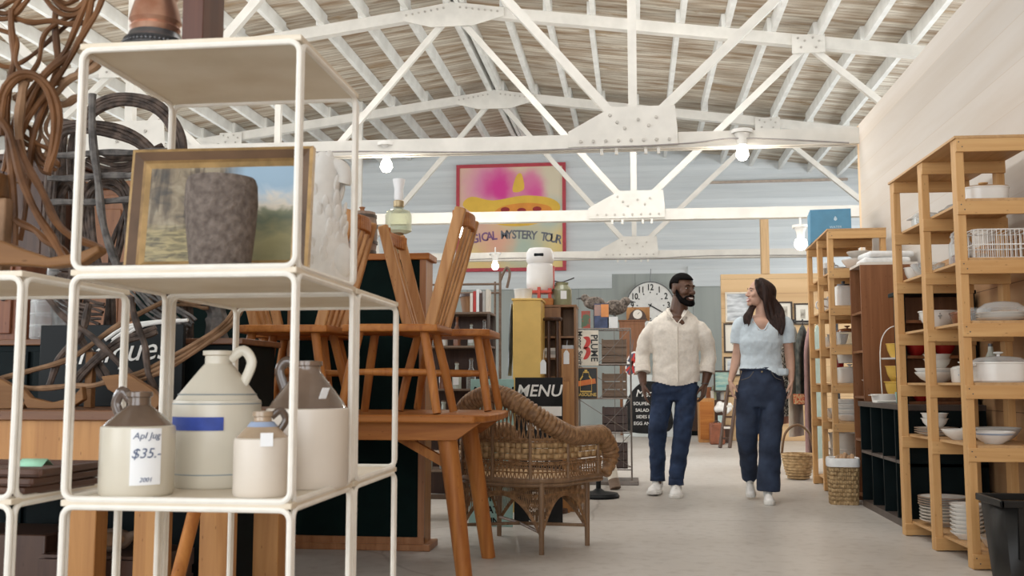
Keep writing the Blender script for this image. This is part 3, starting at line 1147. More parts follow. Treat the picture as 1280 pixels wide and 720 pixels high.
# ---------------------------------------------------------------- dark trays on the left shelf
M_TRAY = wood('dark_tray_wood', (0.10, 0.045, 0.025), (0.055, 0.022, 0.014), axis=1, rough=0.35)
M_MINT = mat('mint_paper', (0.35, 0.66, 0.47), rough=0.7)
zz = z3 + ZT
for i, lab in enumerate(('bottom dark wooden tray of the stack on the left shelf', 'middle dark wooden tray of the stack on the left shelf', 'top dark wooden tray of the stack, mint tag on it')):
    cx, cy = dx1 - 0.155 + 0.006 * i, YA + 0.165
    t = thing('wooden_tray', lab, 'tray', (cx, cy, zz), -0.12 + 0.05 * i, group='dark trays on the left shelf')
    MB().bx(-0.17, 0.17, -0.11, 0.11, 0, 0.006).build('base', M_TRAY, t, world=False, bevel=0.002)
    rim = MB()
    rim.bx(-0.17, 0.17, -0.115, -0.106, 0.004, 0.017).bx(-0.17, 0.17, 0.106, 0.115, 0.004, 0.017).bx(-0.178, -0.169, -0.115, 0.115, 0.004, 0.017).bx(0.169, 0.178, -0.115, 0.115, 0.004, 0.017)
    rim.build('rim', M_TRAY, t, world=False, bevel=0.002)
    zz += 0.0175
MB().add([(-0.028, -0.02, 0), (0.028, -0.02, 0), (0.028, 0.0, 0.014), (-0.028, 0.0, 0.014), (0.028, 0.02, 0), (-0.028, 0.02, 0)], [(0, 1, 2, 3), (3, 2, 4, 5)]).xf(T(dx1 - 0.03, YA + 0.12, zz - 0.0)).thing(
    'paper_tag', M_MINT, 'folded mint green paper tag on the top dark tray', 'tag', mods=[('SOLIDIFY', dict(thickness=0.001))])

# ================================================================= workbench and what stands behind the shelves
M_ORANGE = wood('orange_pine', (0.50, 0.25, 0.085), (0.36, 0.16, 0.05), axis=2, rough=0.45)
M_ORANGE_X = wood('orange_pine_long', (0.48, 0.24, 0.085), (0.34, 0.155, 0.05), axis=0, rough=0.45)
M_BENCHTOP = wood('dark_bench_top', (0.20, 0.09, 0.04), (0.12, 0.05, 0.025), axis=0, rough=0.4)
YW = 3.2
wz = W(200, 513, YW).z
wx1 = W(283, 600, YW).x
wx0 = wx1 - 1.75
t = thing('work_bench', 'orange pine bench with thick square legs behind the wire shelves', 'bench', ((wx0 + wx1) / 2, YW + 0.3, 0))
MB().bx(wx0 - 0.02, wx1 + 0.02, YW - 0.02, YW + 0.62, wz - 0.035, wz).build('top', M_BENCHTOP, t, bevel=0.004)
MB().bx(wx0, wx1, YW, YW + 0.022, wz - 0.25, wz - 0.035).build('apron', M_ORANGE, t, bevel=0.002)
MB().bx(wx0 + 0.1, wx0 + 0.13, YW + 0.02, YW + 0.6, wz - 0.25, wz - 0.035).build('apron', M_ORANGE, t)
for px in (98, 181, 264):
    lx = W(px, 660, YW).x
    MB().bx(lx - 0.05, lx + 0.05, YW + 0.02, YW + 0.10, 0, wz - 0.035).build('leg', M_ORANGE, t, bevel=0.004)
for lx in (wx0 + 0.06, wx1 - 0.05):
    MB().bx(lx - 0.05, lx + 0.05, YW + 0.5, YW + 0.6, 0, wz - 0.035).build('leg', M_ORANGE, t, bevel=0.004)

# dark cabinet behind the bench
M_DARKCAB = mat('black_cabinet_paint', (0.004, 0.008, 0.009), rough=0.6, var=0.2, spec=0.12)
M_REDWOOD = wood('reddish_cabinet_wood', (0.24, 0.09, 0.04), (0.15, 0.05, 0.025), axis=2, rough=0.4)
YC = 3.86
cx0, cx1 = W(-40, 420, YC).x, W(300, 420, YC).x
cz = W(100, 424, YC).z
t = thing('low_cabinet', 'long black cabinet behind the bench, glass jug on its top', 'cabinet', ((cx0 + cx1) / 2, YC + 0.25, 0))
MB().bx(cx0, cx1, YC, YC + 0.40, 0.05, cz - 0.025).build('body', M_DARKCAB, t, bevel=0.004)
MB().bx(cx0 - 0.02, cx1 + 0.02, YC - 0.02, YC + 0.42, cz - 0.025, cz).build('top', M_BENCHTOP, t, bevel=0.004)
for i in range(4):
    xa = cx0 + (cx1 - cx0) * i / 4
    d = MB().bx(xa + 0.012, xa + (cx1 - cx0) / 4 - 0.012, YC - 0.018, YC, 0.1, cz - 0.05).build('door', M_DARKCAB, t, bevel=0.003)
    MB().ball((xa + 0.04, YC - 0.03, cz * 0.6), 0.014, 12, 8).build('knob', M_PEWTER, d)
for xa in (cx0 + 0.03, cx1 - 0.07):
    MB().bx(xa, xa + 0.05, YC + 0.04, YC + 0.38, 0, 0.05).build('foot', M_DARKCAB, t)

# red-brown chest at the far left on the cabinet
gx0, gx1 = W(-30, 420, YC + 0.2).x, W(40, 420, YC + 0.2).x
gz = W(20, 362, YC + 0.2).z
t = thing('small_chest', 'red-brown wooden chest on the black cabinet at the left edge', 'chest', ((gx0 + gx1) / 2, YC + 0.28, cz))
MB().bx(gx0, gx1, YC + 0.1, YC + 0.40, cz, cz + 0.36).build('body', M_REDWOOD, t, bevel=0.004)
d = MB().bx(gx0 + 0.03, gx1 - 0.03, YC + 0.085, YC + 0.1, cz + 0.03, cz + 0.33).build('door', M_REDWOOD, t, bevel=0.003)
MB().ball((gx1 - 0.06, YC + 0.075, cz + 0.18), 0.012, 10, 8).build('knob', M_PEWTER, d)

# big glass jug on the cabinet
M_GLASS = glass('clear_glass')
jp = W(64, 424, YC + 0.10)
kk = (YC + 0.10) / F_PX
t = thing('glass_jug', 'large clear glass jug standing on the black cabinet, left', 'jug', (jp.x, YC + 0.10, cz))
MB().lathe([(0, 0), (0.078, 0), (0.086, 0.01), (0.086, 0.17), (0.08, 0.21), (0.05, 0.25), (0.028, 0.28), (0.028, 0.33), (0.034, 0.335), (0.034, 0.345), (0.024, 0.345)], seg=32).build('body', M_GLASS, t, world=False)
MB().tube(bez([(0.028, 0, 0.32), (0.06, 0, 0.325), (0.075, 0, 0.29), (0.066, 0, 0.24)], 14), 0.008, 8).build('handle', M_GLASS, t, world=False)
for z in (0.06, 0.11, 0.16):
    MB().lathe([(0.086, z - 0.004), (0.088, z), (0.086, z + 0.004)], seg=32).build('moulded_ring', M_GLASS, t, world=False)

# script sign and a black-and-white striped bentwood seat in front of the cabinet
M_BLACK = mat('black_paint', (0.006, 0.008, 0.009), rough=0.5, var=0.1, spec=0.2)
M_WHITE = mat('white_paint', (0.78, 0.77, 0.74), rough=0.5, var=0.04)
sp_ = W(140, 447, YC - 0.14)
t = thing('shop_sign', 'black sign with white script lettering leaning on the black cabinet', 'sign', (sp_.x, YC - 0.14, wz))
MB().bx(-0.30, 0.30, -0.012, 0.012, 0, W(150, 406, YC - 0.14).z - wz).build('board', M_BLACK, t, world=False, bevel=0.003)
MB().text('antiques', 0.13, T(0.02, -0.014, W(150, 440, YC - 0.14).z - wz) @ RY(-0.06), depth=0.003, shear=0.35).build('lettering', M_WHITE, t, world=False)
for i in range(3):
    MB().tube(bez([(-0.02 + 0.03 * i, -0.02, W(1, 425, YC).z - wz - 0.01), (0.08 + 0.03 * i, -0.02, W(1, 411, YC).z - wz), (0.26 + 0.03 * i, -0.02, W(1, 404, YC).z - wz - 0.004)], 14), 0.007, 6).build('painted_stripe', M_WHITE, t, world=False)
# ================================================================= table with chairs standing on it
M_OAK = wood('honey_oak', (0.46, 0.18, 0.043), (0.28, 0.09, 0.02), axis=0, rough=0.45, spec=0.22)
M_OAKZ = wood('honey_oak_upright', (0.48, 0.195, 0.05), (0.30, 0.10, 0.025), axis=2, rough=0.45, spec=0.22)
M_OAKL = wood('pale_worn_oak', (0.50, 0.26, 0.105), (0.33, 0.145, 0.05), axis=2, rough=0.45, spec=0.22)
TZ = 0.745
tx1 = W(602, 520, 4.36).x + 0.02
tx0, ty0, ty1 = -2.08, 4.32, 5.22
t = thing('plank_table', 'honey-coloured plank table with splayed legs, chairs standing on its top', 'table', ((tx0 + tx1) / 2, (ty0 + ty1) / 2, 0))
o = [(tx0 + 0.06, ty0), (tx1 - 0.05, ty0), (tx1, ty0 + 0.08), (tx1 + 0.02, (ty0 + ty1) / 2), (tx1, ty1 - 0.08), (tx1 - 0.05, ty1), (tx0 + 0.06, ty1), (tx0, ty1 - 0.08), (tx0, ty0 + 0.08)]
n = len(o)
MB().add([(x, y, TZ - 0.036) for x, y in o] + [(x, y, TZ) for x, y in o], [tuple(range(n - 1, -1, -1)), tuple(range(n, 2 * n))] + [(i, (i + 1) % n, (i + 1) % n + n, i + n) for i in range(n)]).build('top', M_OAK, t, bevel=0.008)
for y in (ty0 + 0.07, ty1 - 0.10):
    MB().prism([(tx0 + 0.15, TZ - 0.036), (tx0 + 0.22, TZ - 0.115), (tx1 - 0.14, TZ - 0.115), (tx1 - 0.03, TZ - 0.036)], 0.03, T(0, y, 0)).build('apron', M_OAK, t, bevel=0.003)
MB().bx(tx0 + 0.5, tx1 - 0.5, 4.72, 4.78, TZ - 0.10, TZ - 0.036).build('rail', M_OAK, t)
for s, xe in ((1, tx1), (-1, tx0)):
    xt = xe - s * 0.20
    xf = xe - s * 0.10
    for y0, yf in ((ty0 + 0.14, ty0 + 0.10), (ty1 - 0.16, ty1 - 0.10)):
        MB().tube([(xt, y0, TZ - 0.05), (xt + (xf - xt) * 0.5, (y0 + yf) / 2, TZ / 2), (xf, yf, 0)], [0.046, 0.042, 0.036], 12).build('leg', M_OAKZ, t)
    MB().bar((xt + s * 0.02, ty0 + 0.2, TZ - 0.24), (xe - s * 0.52, 4.55, TZ - 0.06), 0.03, 0.04).build('brace', M_OAKZ, t)


def make_chair(label):
    """oak tavern chair: plank seat, splayed round legs, leaning plank stiles, slats and a bowed crest; faces -y, base at z = 0"""
    t = thing('wooden_chair', label, 'chair', (0, 0, 0), group='oak chairs standing on the plank table')
    hs = 0.400
    MB().add([(-0.20, 0.22, 0), (-0.235, -0.14, 0), (-0.20, -0.22, 0), (0.20, -0.22, 0), (0.235, -0.14, 0), (0.20, 0.22, 0)], [(0, 1, 2, 3, 4, 5)]).build('seat', M_OAK, t, world=False, mods=[('SOLIDIFY', dict(thickness=0.034, offset=1)), ('BEVEL', dict(width=0.006, segments=2))]).location.z = hs - 0.034
    for sx in (-1, 1):
        for y0, y1 in ((-0.15, -0.215), (0.15, 0.225)):
            MB().tube([(sx * 0.145, y0, hs - 0.03), (sx * 0.18, (y0 + y1) / 2, hs / 2), (sx * 0.215, y1, 0)], [0.021, 0.022, 0.0195], 12).build('leg', M_OAKZ, t, world=False)
        MB().tube([(sx * 0.181, -0.184, 0.185), (sx * 0.185, 0, 0.185), (sx * 0.181, 0.188, 0.185)], [0.013, 0.019, 0.013], 10).build('stretcher', M_OAKZ, t, world=False)
    MB().tube([(-0.185, 0, 0.185), (0, 0, 0.185), (0.185, 0, 0.185)], [0.012, 0.018, 0.012], 10).build('stretcher', M_OAKZ, t, world=False)
    # the back leans out behind the seat
    hb = 0.925
    for sx in (-1, 1):
        MB().bar((sx * 0.185, 0.185, hs - 0.01), (sx * 0.20, 0.325, hb), 0.032, 0.052, up=(0, 1, 0)).build('back_post', M_OAKL, t, world=False, bevel=0.008)
    for x in (-0.075, 0.0, 0.075):
        MB().bar((x, 0.19, hs - 0.01), (x * 1.2, 0.335, hb - 0.06), 0.034, 0.016, up=(0, 1, 0)).build('back_slat', M_OAKL, t, world=False, bevel=0.004)
    cr = bez([(-0.20, 0.298, hb - 0.045), (-0.10, 0.330, hb - 0.04), (0, 0.342, hb - 0.038), (0.10, 0.330, hb - 0.04), (0.20, 0.298, hb - 0.045)], 20)
    mb = MB()
    for p, q in zip(cr, cr[1:]):
        mb.bar(p, q + (q - p) * 0.05, 0.030, 0.070)
    mb.build('crest_rail', M_OAK, t, world=False, bevel=0.006)
    return t


ch = make_chair('oak chair on the right front of the plank table, tallest plank back leaning right')
ch.location = (-1.10, 4.56, TZ + 0.004)
ch.rotation_euler = (0, 0, -pi / 2)
ch.scale = (0.93, 1, 1)
for x, y, rz, lab in ((-1.61, 4.56, -pi / 2, 'oak chair on the plank table, its back leaning right below the small barrel'),
                      (-0.93, 5.02, pi / 2, 'oak chair at the table rear, its back leaning left below the oil lamp'),
                      (-1.72, 5.02, pi / 2, 'oak chair at the rear left of the plank table, mostly hidden behind the stoneware jugs')):
    dup(ch, (x, y, TZ + 0.004), rz, lab)

# ================================================================= tall case with dark green back panels
M_GREEN = mat('dark_green_back_panel', (0.0022, 0.0095, 0.0085), rough=0.7, var=0.15, spec=0.08)
M_TRIMW = wood('reddish_trim_wood', (0.40, 0.19, 0.085), (0.28, 0.12, 0.05), axis=2, rough=0.4)
YG = 5.28
gx1, gx0 = W(530, 690, YG).x, W(150, 690, YG).x
gz = W(500, 317, YG).z
dg = 0.17
t = thing('display_case', 'tall wooden case turned back to front, dark green back panels, behind the plank table', 'case', ((gx0 + gx1) / 2, YG + dg / 2, 0))
mb = MB()
MB().bx(gx0 + 0.02, gx1 - 0.02, YG + 0.006, YG + 0.02, 0.06, gz - 0.03).build('back_panel', M_GREEN, t)
for x in (gx0, gx0 + (gx1 - gx0) * 0.45, gx0 + (gx1 - gx0) * 0.545, gx1 - 0.035):
    w_ = 0.035 if x in (gx0, gx1 - 0.035) else 0.02
    MB().bx(x, x + w_, YG - 0.006, YG + 0.02, 0.05, gz - 0.025).build('stile', M_TRIMW, t)
MB().bx(gx0, gx1, YG - 0.008, YG + 0.02, 0.03, 0.07).build('bottom_rail', M_TRIMW, t)
MB().bx(gx0 - 0.02, gx1 + 0.02, YG - 0.02, YG + dg + 0.02, gz - 0.035, gz).build('top', M_OAK, t, bevel=0.004)
for x in (gx0, gx1 - 0.02):
    MB().bx(x, x + 0.02, YG + 0.02, YG + dg, 0.03, gz - 0.035).build('side_panel', M_OAKL, t)
for z in (0.05, 0.45, 0.8, 1.15):
    MB().bx(gx0 + 0.02, gx1 - 0.02, YG + 0.02, YG + dg - 0.01, z, z + 0.02).build('shelf_board', M_TRIMW, t)
MB().bx(gx0 - 0.02, gx1 + 0.035, YG - 0.02, YG + dg + 0.03, 0, 0.035).build('plinth', M_TRIMW, t, bevel=0.004)

# on its top: small barrel and glass oil lamp
M_BARREL = wood('grey_barrel_staves', (0.33, 0.23, 0.175), (0.22, 0.14, 0.10), axis=2, rough=0.55)
M_HOOP = mat('dark_hoop', (0.10, 0.075, 0.06), rough=0.5, metal=0.3)
bx_ = W(452, 317, YG + 0.085)
k = (YG + 0.085) / F_PX
t = thing('small_barrel', 'small stave barrel with dark hoops on top of the tall case', 'barrel', (bx_.x, YG + 0.085, gz))
rb, hb = 20 * k, 57 * k
st = MB()
for i in range(18):
    a = 2 * pi * i / 18
    a2 = a + 2 * pi / 18 * 0.95
    vs, fs = [], []
    for q in range(7):
        z = hb * q / 6
        r = rb * (0.86 + 0.14 * sin(pi * q / 6))
        for aa in (a, a2):
            vs.append((r * cos(aa), r * sin(aa), z))
            vs.append(((r - 0.012) * cos(aa), (r - 0.012) * sin(aa), z))
    for q in range(6):
        i0 = q * 4
        fs += [(i0, i0 + 2, i0 + 6, i0 + 4), (i0 + 1, i0 + 5, i0 + 7, i0 + 3), (i0, i0 + 4, i0 + 5, i0 + 1), (i0 + 2, i0 + 3, i0 + 7, i0 + 6)]
    fs += [(0, 1, 3, 2), (24, 26, 27, 25)]
    st.add(vs, fs)
st.build('staves', M_BARREL, t, world=False)
for z in (0.08, 0.3, 0.68, 0.9):
    r = rb * (0.86 + 0.14 * sin(pi * z)) + 0.002
    MB().lathe([(r, z * hb - 0.008), (r + 0.003, z * hb - 0.008), (r + 0.003, z * hb + 0.008), (r, z * hb + 0.008)], seg=30).build('hoop', M_HOOP, t, world=False)
MB().lathe([(0, hb - 0.012), (rb * 0.8, hb - 0.012), (rb * 0.8, hb - 0.004), (0, hb - 0.004)], seg=24).build('lid', M_BARREL, t, world=False)
MB().lathe([(0, hb - 0.004), (0.016, hb - 0.004), (0.012, hb + 0.02), (0.018, hb + 0.03), (0, hb + 0.036)], seg=12).build('knob', M_TRIMW, t, world=False)

M_GLASSG = glass('greenish_glass', (0.86, 0.88, 0.74), alpha=0.5)
M_BRASS = mat('dull_brass', (0.36, 0.28, 0.17), rough=0.4, metal=0.7)
M_FROST = mat('frosted_white_glass', (0.85, 0.86, 0.87), rough=0.3, var=0.02)
bx_ = W(498, 290, YG + 0.085)
t = thing('oil_lamp', 'glass oil lamp with fluted white chimney on top of the tall case', 'lamp', (bx_.x, YG + 0.085, gz))
k = (YG + 0.085) / F_PX
base = 29 * k
MB().lathe([(0, 0), (0.058, 0), (0.06, 0.01), (0.03, 0.03), (0.018, 0.06), (0.02, base * 0.8), (0.032, base), (0, base)], seg=28).build('foot', M_BRASS, t, world=False)
MB().lathe([(0, base), (0.05, base), (0.074, base + 0.012), (0.074, base + 0.10), (0.062, base + 0.125), (0.03, base + 0.135), (0.026, base + 0.15), (0, base + 0.15)], seg=16).build('reservoir', M_GLASSG, t, world=False)
MB().lathe([(0.026, base + 0.145), (0.03, base + 0.15), (0.03, base + 0.18), (0.024, base + 0.185), (0, base + 0.185)], seg=20).build('burner', M_BRASS, t, world=False)
MB().lathe([(0.022, base + 0.182), (0.027, base + 0.20), (0.026, base + 0.25), (0.032, base + 0.28), (0.036, base + 0.305), (0.033, base + 0.305), (0.024, base + 0.26), (0.02, base + 0.19)], seg=12).build('chimney', M_FROST, t, world=False)

# ================================================================= wicker armchair
M_WICK = mat('brown_wicker', (0.20, 0.10, 0.042), rough=0.55, var=0.25, scale=40, col2=(0.30, 0.165, 0.075))
M_WICKL = mat('light_wicker_band', (0.44, 0.27, 0.12), rough=0.5, var=0.3, scale=22, col2=(0.52, 0.34, 0.17))
M_WICKD = wood('dark_wicker_pole', (0.26, 0.16, 0.09), (0.15, 0.085, 0.045), axis=2, rough=0.45)
t = thing('wicker_armchair', 'brown wicker armchair with thick rolled arms, seen from behind beside the plank table', 'chair', (-0.615, 5.57, 0), 1.07)
UP = [Vector((0.27, -0.33, 0))]
for cyy, a0 in ((-0.12, -pi / 2), (0.12, -pi)):
    for q in range(9):
        a = a0 - (pi / 2) * q / 8
        UP.append(Vector((-0.09 + 0.21 * cos(a), cyy + 0.21 * sin(a), 0)))
UP.append(Vector((0.27, 0.33, 0)))
ULEN = [0.0]
for p, q in zip(UP, UP[1:]):
    ULEN.append(ULEN[-1] + (q - p).length)


def U(s, off=0.0):
    """plan of the shell: s 0..1 from one arm's front round the back to the other arm's front"""
    d = s * ULEN[-1]
    for i in range(len(UP) - 1):
        if d <= ULEN[i + 1] + 1e-9:
            u = (d - ULEN[i]) / (ULEN[i + 1] - ULEN[i])
            p = UP[i].lerp(UP[i + 1], u)
            dr = (UP[i + 1] - UP[i]).normalized()
            return p + Vector((dr.y, -dr.x, 0)) * (-off)
    return UP[-1].copy()


def rim_z(s):
    u = abs(s - 0.5) * 2            # 0 at the back, 1 at the arm fronts
    return 0.600 + 0.225 * (0.5 + 0.5 * cos(pi * min(1, u / 0.72))) ** 1.25


SEAT = 0.375
# the roll, ridged by its wrapping
pts = []
for q in range(7):                   # curl down at the near arm
    a = q / 6
    pts.append(Vector((0.27 + 0.10 * sin(pi * (0.12 + 0.88 * a)), -0.33, SEAT + 0.0 + (0.605 - SEAT) * a)))
near = pts[:-1]
mid = [U(i / 60) + Vector((0, 0, rim_z(i / 60))) for i in range(61)]
far = [Vector((p.x, -p.y, p.z)) for p in reversed(near)]
path = bez(near + mid + far, 300)
rad = [0.053 if i % 3 else 0.044 for i in range(len(path))]
nn = len(path)
for i in range(12):
    f = 0.55 + 0.45 * i / 12
    rad[i] *= f
    rad[nn - 1 - i] *= f
MB().tube(path, rad, 14).build('rolled_arm', M_WICK, t, world=False, ang=80)
# lattice of canes above and below the woven band
la = MB()
N = 64
for i in range(N + 1):
    s = i / N
    p, q = U(s), U(min(1, (i + 1) / N))
    zt = rim_z(s)
    if i < N:
        la.tube([p + Vector((0, 0, 0.572)), q + Vector((0, 0, rim_z((i + 1) / N) - 0.03))], 0.0042, 5)
        la.tube([q + Vector((0, 0, 0.572)), p + Vector((0, 0, zt - 0.03))], 0.0042, 5)
        la.tube([p + Vector((0, 0, SEAT)), q + Vector((0, 0, 0.475))], 0.0036, 5)
        la.tube([q + Vector((0, 0, SEAT)), p + Vector((0, 0, 0.475))], 0.0036, 5)
for z in (SEAT + 0.045, 0.472, 0.485, 0.575, 0.585):
    la.tube([U(i / 60) + Vector((0, 0, min(z, rim_z(i / 60) - 0.03))) for i in range(61)], 0.0045, 6)
la.build('lattice', M_WICK, t, world=False)
# row of little knots along both edges of the band
for z in (0.462, 0.592):
    P_ = [U(i / 184, 0.004) + Vector((0, 0, z)) for i in range(185)]
    MB().tube(P_, [0.0095 if i % 4 in (1, 2) else 0.004 for i in range(185)], 6).build('braid', M_WICK, t, world=False)
wb = MB()                              # flat splints over and under
rows, cols = 3, 46
for r in range(rows):
    for c in range(cols):
        s0, s1 = c / cols, (c + 1) / cols
        sm = (s0 + s1) / 2
        over = 0.009 if (r + c) % 2 == 0 else -0.003
        z0 = 0.487 + r * 0.029
        a, b, d = U(s0, 0.0), U(sm, over), U(s1, 0.0)
        vs = []
        for p in (a, b, d):
            vs += [(p.x, p.y, z0 + 0.001), (p.x, p.y, z0 + 0.028)]
        wb.add(vs, [(0, 2, 3, 1), (2, 4, 5, 3)])
wb.build('woven_band', M_WICKL, t, world=False, mods=[('SOLIDIFY', dict(thickness=0.003))], ang=80)
for s in (0.03, 0.22, 0.36, 0.5, 0.64, 0.78, 0.97):
    p = U(s, 0.006)
    MB().tube([(p.x, p.y, SEAT), (p.x, p.y, rim_z(s) - 0.02)], 0.009, 8).build('upright', M_WICKD, t, world=False)
# seat and its rail
so = [U(i / 40, 0.0) for i in range(41)]
MB().add([(p.x, p.y, SEAT - 0.012) for p in so] + [(p.x, p.y, SEAT + 0.006) for p in so], [tuple(range(40, -1, -1)), tuple(range(41, 82))] + [(i, (i + 1) % 41, (i + 1) % 41 + 41, i + 41) for i in range(41)]).build('seat', M_WICKL, t, world=False)
loop = so + [Vector((0.30, 0.2, 0)), Vector((0.30, -0.2, 0))]
MB().tube([p + Vector((0, 0, SEAT)) for p in loop], 0.015, 8, closed=True).tube([p + Vector((0, 0, SEAT - 0.022)) for p in loop], 0.010, 8, closed=True).build('seat_rail', M_WICKD, t, world=False)
# skirt: canes hanging to an arched hem between the legs
legs = [(0.16, -0.30), (0.16, 0.30), (-0.235, -0.265), (-0.235, 0.265)]
sk = MB()


def skirt(p, q, drop):
    p, q = Vector((*p, 0)), Vector((*q, 0))
    n = int((q - p).length / 0.0115)
    hem = []
    for i in range(n + 1):
        u = i / n
        zb = SEAT - 0.085 - drop * (abs(2 * u - 1) ** 2.2)
        c = p.lerp(q, u)
        sk.tube([c + Vector((0, 0, SEAT - 0.03)), c + Vector((0, 0, zb))], 0.0026, 5)
        if i < n - 2:
            c2 = p.lerp(q, (i + 2) / n)
            zb2 = SEAT - 0.085 - drop * (abs(2 * (i + 2) / n - 1) ** 2.2)
            sk.tube([c + Vector((0, 0, SEAT - 0.06)), c2 + Vector((0, 0, max(zb2, SEAT - 0.15)))], 0.0022, 5)
        hem.append(c + Vector((0, 0, zb)))
    for dz in (0, 0.009, 0.018):
        sk.tube([h + Vector((0, 0, dz)) for h in hem], 0.0045, 6)
    for dz in (0.04, 0.075):
        sk.tube([p.lerp(q, i / n) + Vector((0, 0, SEAT - dz)) for i in range(n + 1)], 0.004, 6)


skirt(legs[0], legs[2], 0.21)
skirt(legs[0], legs[1], 0.21)
skirt(legs[1], legs[3], 0.21)
skirt(legs[2], legs[3], 0.21)
sk.build('skirt', M_WICK, t, world=False)
for x, y in legs:
    MB().tube([(x, y, 0), (x, y, SEAT - 0.01)], [0.0135, 0.0165], 10).build('leg', M_WICKD, t, world=False)
MB().tube([(-0.235, -0.265, 0.11), (-0.05, 0, 0.12), (0.16, 0.30, 0.11)], 0.009, 8).tube([(-0.235, 0.265, 0.11), (-0.05, 0, 0.12), (0.16, -0.30, 0.11)], 0.009, 8).build('stretcher', M_WICKD, t, world=False)
# ================================================================= pine racks along the partition
M_PINE = wood('rack_pine', (0.64, 0.385, 0.165), (0.52, 0.275, 0.10), axis=2, rough=0.5)
M_PINEX = wood('rack_pine_across', (0.64, 0.385, 0.165), (0.52, 0.275, 0.10), axis=0, rough=0.5)
M_PINEY = wood('rack_pine_along', (0.58, 0.36, 0.175), (0.46, 0.26, 0.11), axis=1, rough=0.5)
LEVELS = [2.102, 1.788, 1.495, 1.187, 0.887, 0.587, 0.085]
RD = 0.44


def rack(label, loc, rotz, ys, extra=None):
    """three post frames ys apart along the aisle (local y), 0.44 deep towards the wall (local x)"""
    t = thing('pine_rack', label, 'shelf', loc, rotz)
    L = max(ys)
    for y in ys:
        for x in (0, RD - 0.04):
            MB().bx(x, x + 0.04, y, y + 0.068, 0, LEVELS[0] - 0.012).build('post', M_PINE, t, world=False, bevel=0.003)
        for z in LEVELS:
            h = 0.066
            MB().bx(-0.004 if z < 2 else 0.0, RD, y - 0.017, y - 0.0005, z - h - 0.013, z - 0.013).build('rail', M_PINEX, t, world=False, bevel=0.002)
    for z in LEVELS:
        if z > 2:
            MB().bx(-0.008, RD, -0.02, L + 0.075, z - 0.013, z).build('shelf_board', M_PINEY, t, world=False)
        else:
            MB().bx(0.0405, RD - 0.041, -0.016, L + 0.07, z - 0.013, z).build('shelf_board', M_PINEY, t, world=False)
    # screws in the near frame
    sc = MB()
    for z in LEVELS:
        for dx, dz in ((0.012, -0.03), (0.028, -0.055)):
            sc.lathe([(0.0035, 0), (0.0035, 0.001), (0, 0.001)], seg=6, M=T(dx, -0.0171, z + dz) @ RX(pi / 2))
    sc.build('screw_row', M_PEWTER, t, world=False)
    return t


RR = radians(1.8)
near = rack('tall pine rack of white dishes at the right edge of the picture', (1.584, 5.08, 0), RR, (0, 0.535, 1.07))
mid_ = rack('tall pine rack farther along the wall, blue box on its top', (1.522, 8.06, 0), -0.03, (0, 0.54, 1.14))
NM = T(1.584, 5.08, 0) @ RZ(RR)
MM = T(1.522, 8.06, 0) @ RZ(-0.03)

# ---------------------------------------------------------------- tableware kinds
M_CERA = mat('white_ironstone', (0.78, 0.755, 0.71), rough=0.22, var=0.03, spec=0.5)
M_CERB = mat('warm_white_ironstone', (0.72, 0.67, 0.60), rough=0.25, var=0.04, spec=0.5)
M_CERG = mat('grey_green_china', (0.50, 0.54, 0.48), rough=0.25, var=0.04, spec=0.5)
M_GREYCH = mat('grey_stoneware', (0.42, 0.41, 0.385), rough=0.3, var=0.06, spec=0.5)
M_BAND = mat('brown_china_band', (0.28, 0.18, 0.12), rough=0.3, var=0.1)
M_BLUEPAT = mat('blue_flower_print', (0.33, 0.40, 0.52), rough=0.3)
M_BROWNDISH = mat('amber_brown_glaze', (0.24, 0.09, 0.04), rough=0.2, var=0.2, spec=0.6)
M_YELLOW = mat('yellow_ware', (0.72, 0.46, 0.09), rough=0.25, var=0.06, spec=0.5)
M_RED = mat('red_enamel', (0.42, 0.025, 0.02), rough=0.25, var=0.1, spec=0.5)
M_AQUA = mat('aqua_ceramic', (0.30, 0.52, 0.46), rough=0.3, var=0.05)
M_WIREW = mat('white_dish_wire', (0.80, 0.79, 0.76), rough=0.4)
M_CLEAR = glass('clear_dish_glass', alpha=0.45)
M_CLEARD = glass('jar_glass', (0.92, 0.93, 0.92), alpha=0.4)

P_BOWL = [(0, 0), (0.42, 0), (0.45, 0.05), (0.72, 0.35), (0.93, 0.78), (1.0, 0.97), (1.0, 1.0), (0.95, 1.0), (0.88, 0.76), (0.66, 0.36), (0.35, 0.10), (0, 0.08)]
P_MIX = [(0, 0), (0.50, 0), (0.58, 0.06), (0.84, 0.5), (0.94, 0.92), (1.0, 0.95), (1.0, 1.0), (0.92, 1.0), (0.8, 0.5), (0.5, 0.1), (0, 0.08)]
P_PLATE = [(0, 0), (0.55, 0), (0.60, 0.2), (0.98, 0.85), (1.0, 1.0), (0.95, 1.0), (0.62, 0.45), (0, 0.35)]
P_PIE = [(0, 0), (0.72, 0), (0.78, 0.08), (0.95, 0.85), (1.0, 0.88), (1.0, 1.0), (0.92, 1.0), (0.75, 0.15), (0, 0.1)]
P_CUP = [(0, 0), (0.66, 0), (0.72, 0.05), (0.95, 0.5), (1.0, 1.0), (0.93, 1.0), (0.88, 0.5), (0.6, 0.1), (0, 0.08)]
P_CROCK = [(0, 0), (0.80, 0), (0.86, 0.03), (0.95, 0.9), (1.0, 0.92), (1.0, 1.0), (0.9, 1.0), (0.86, 0.1), (0, 0.06)]
CACHE = {}


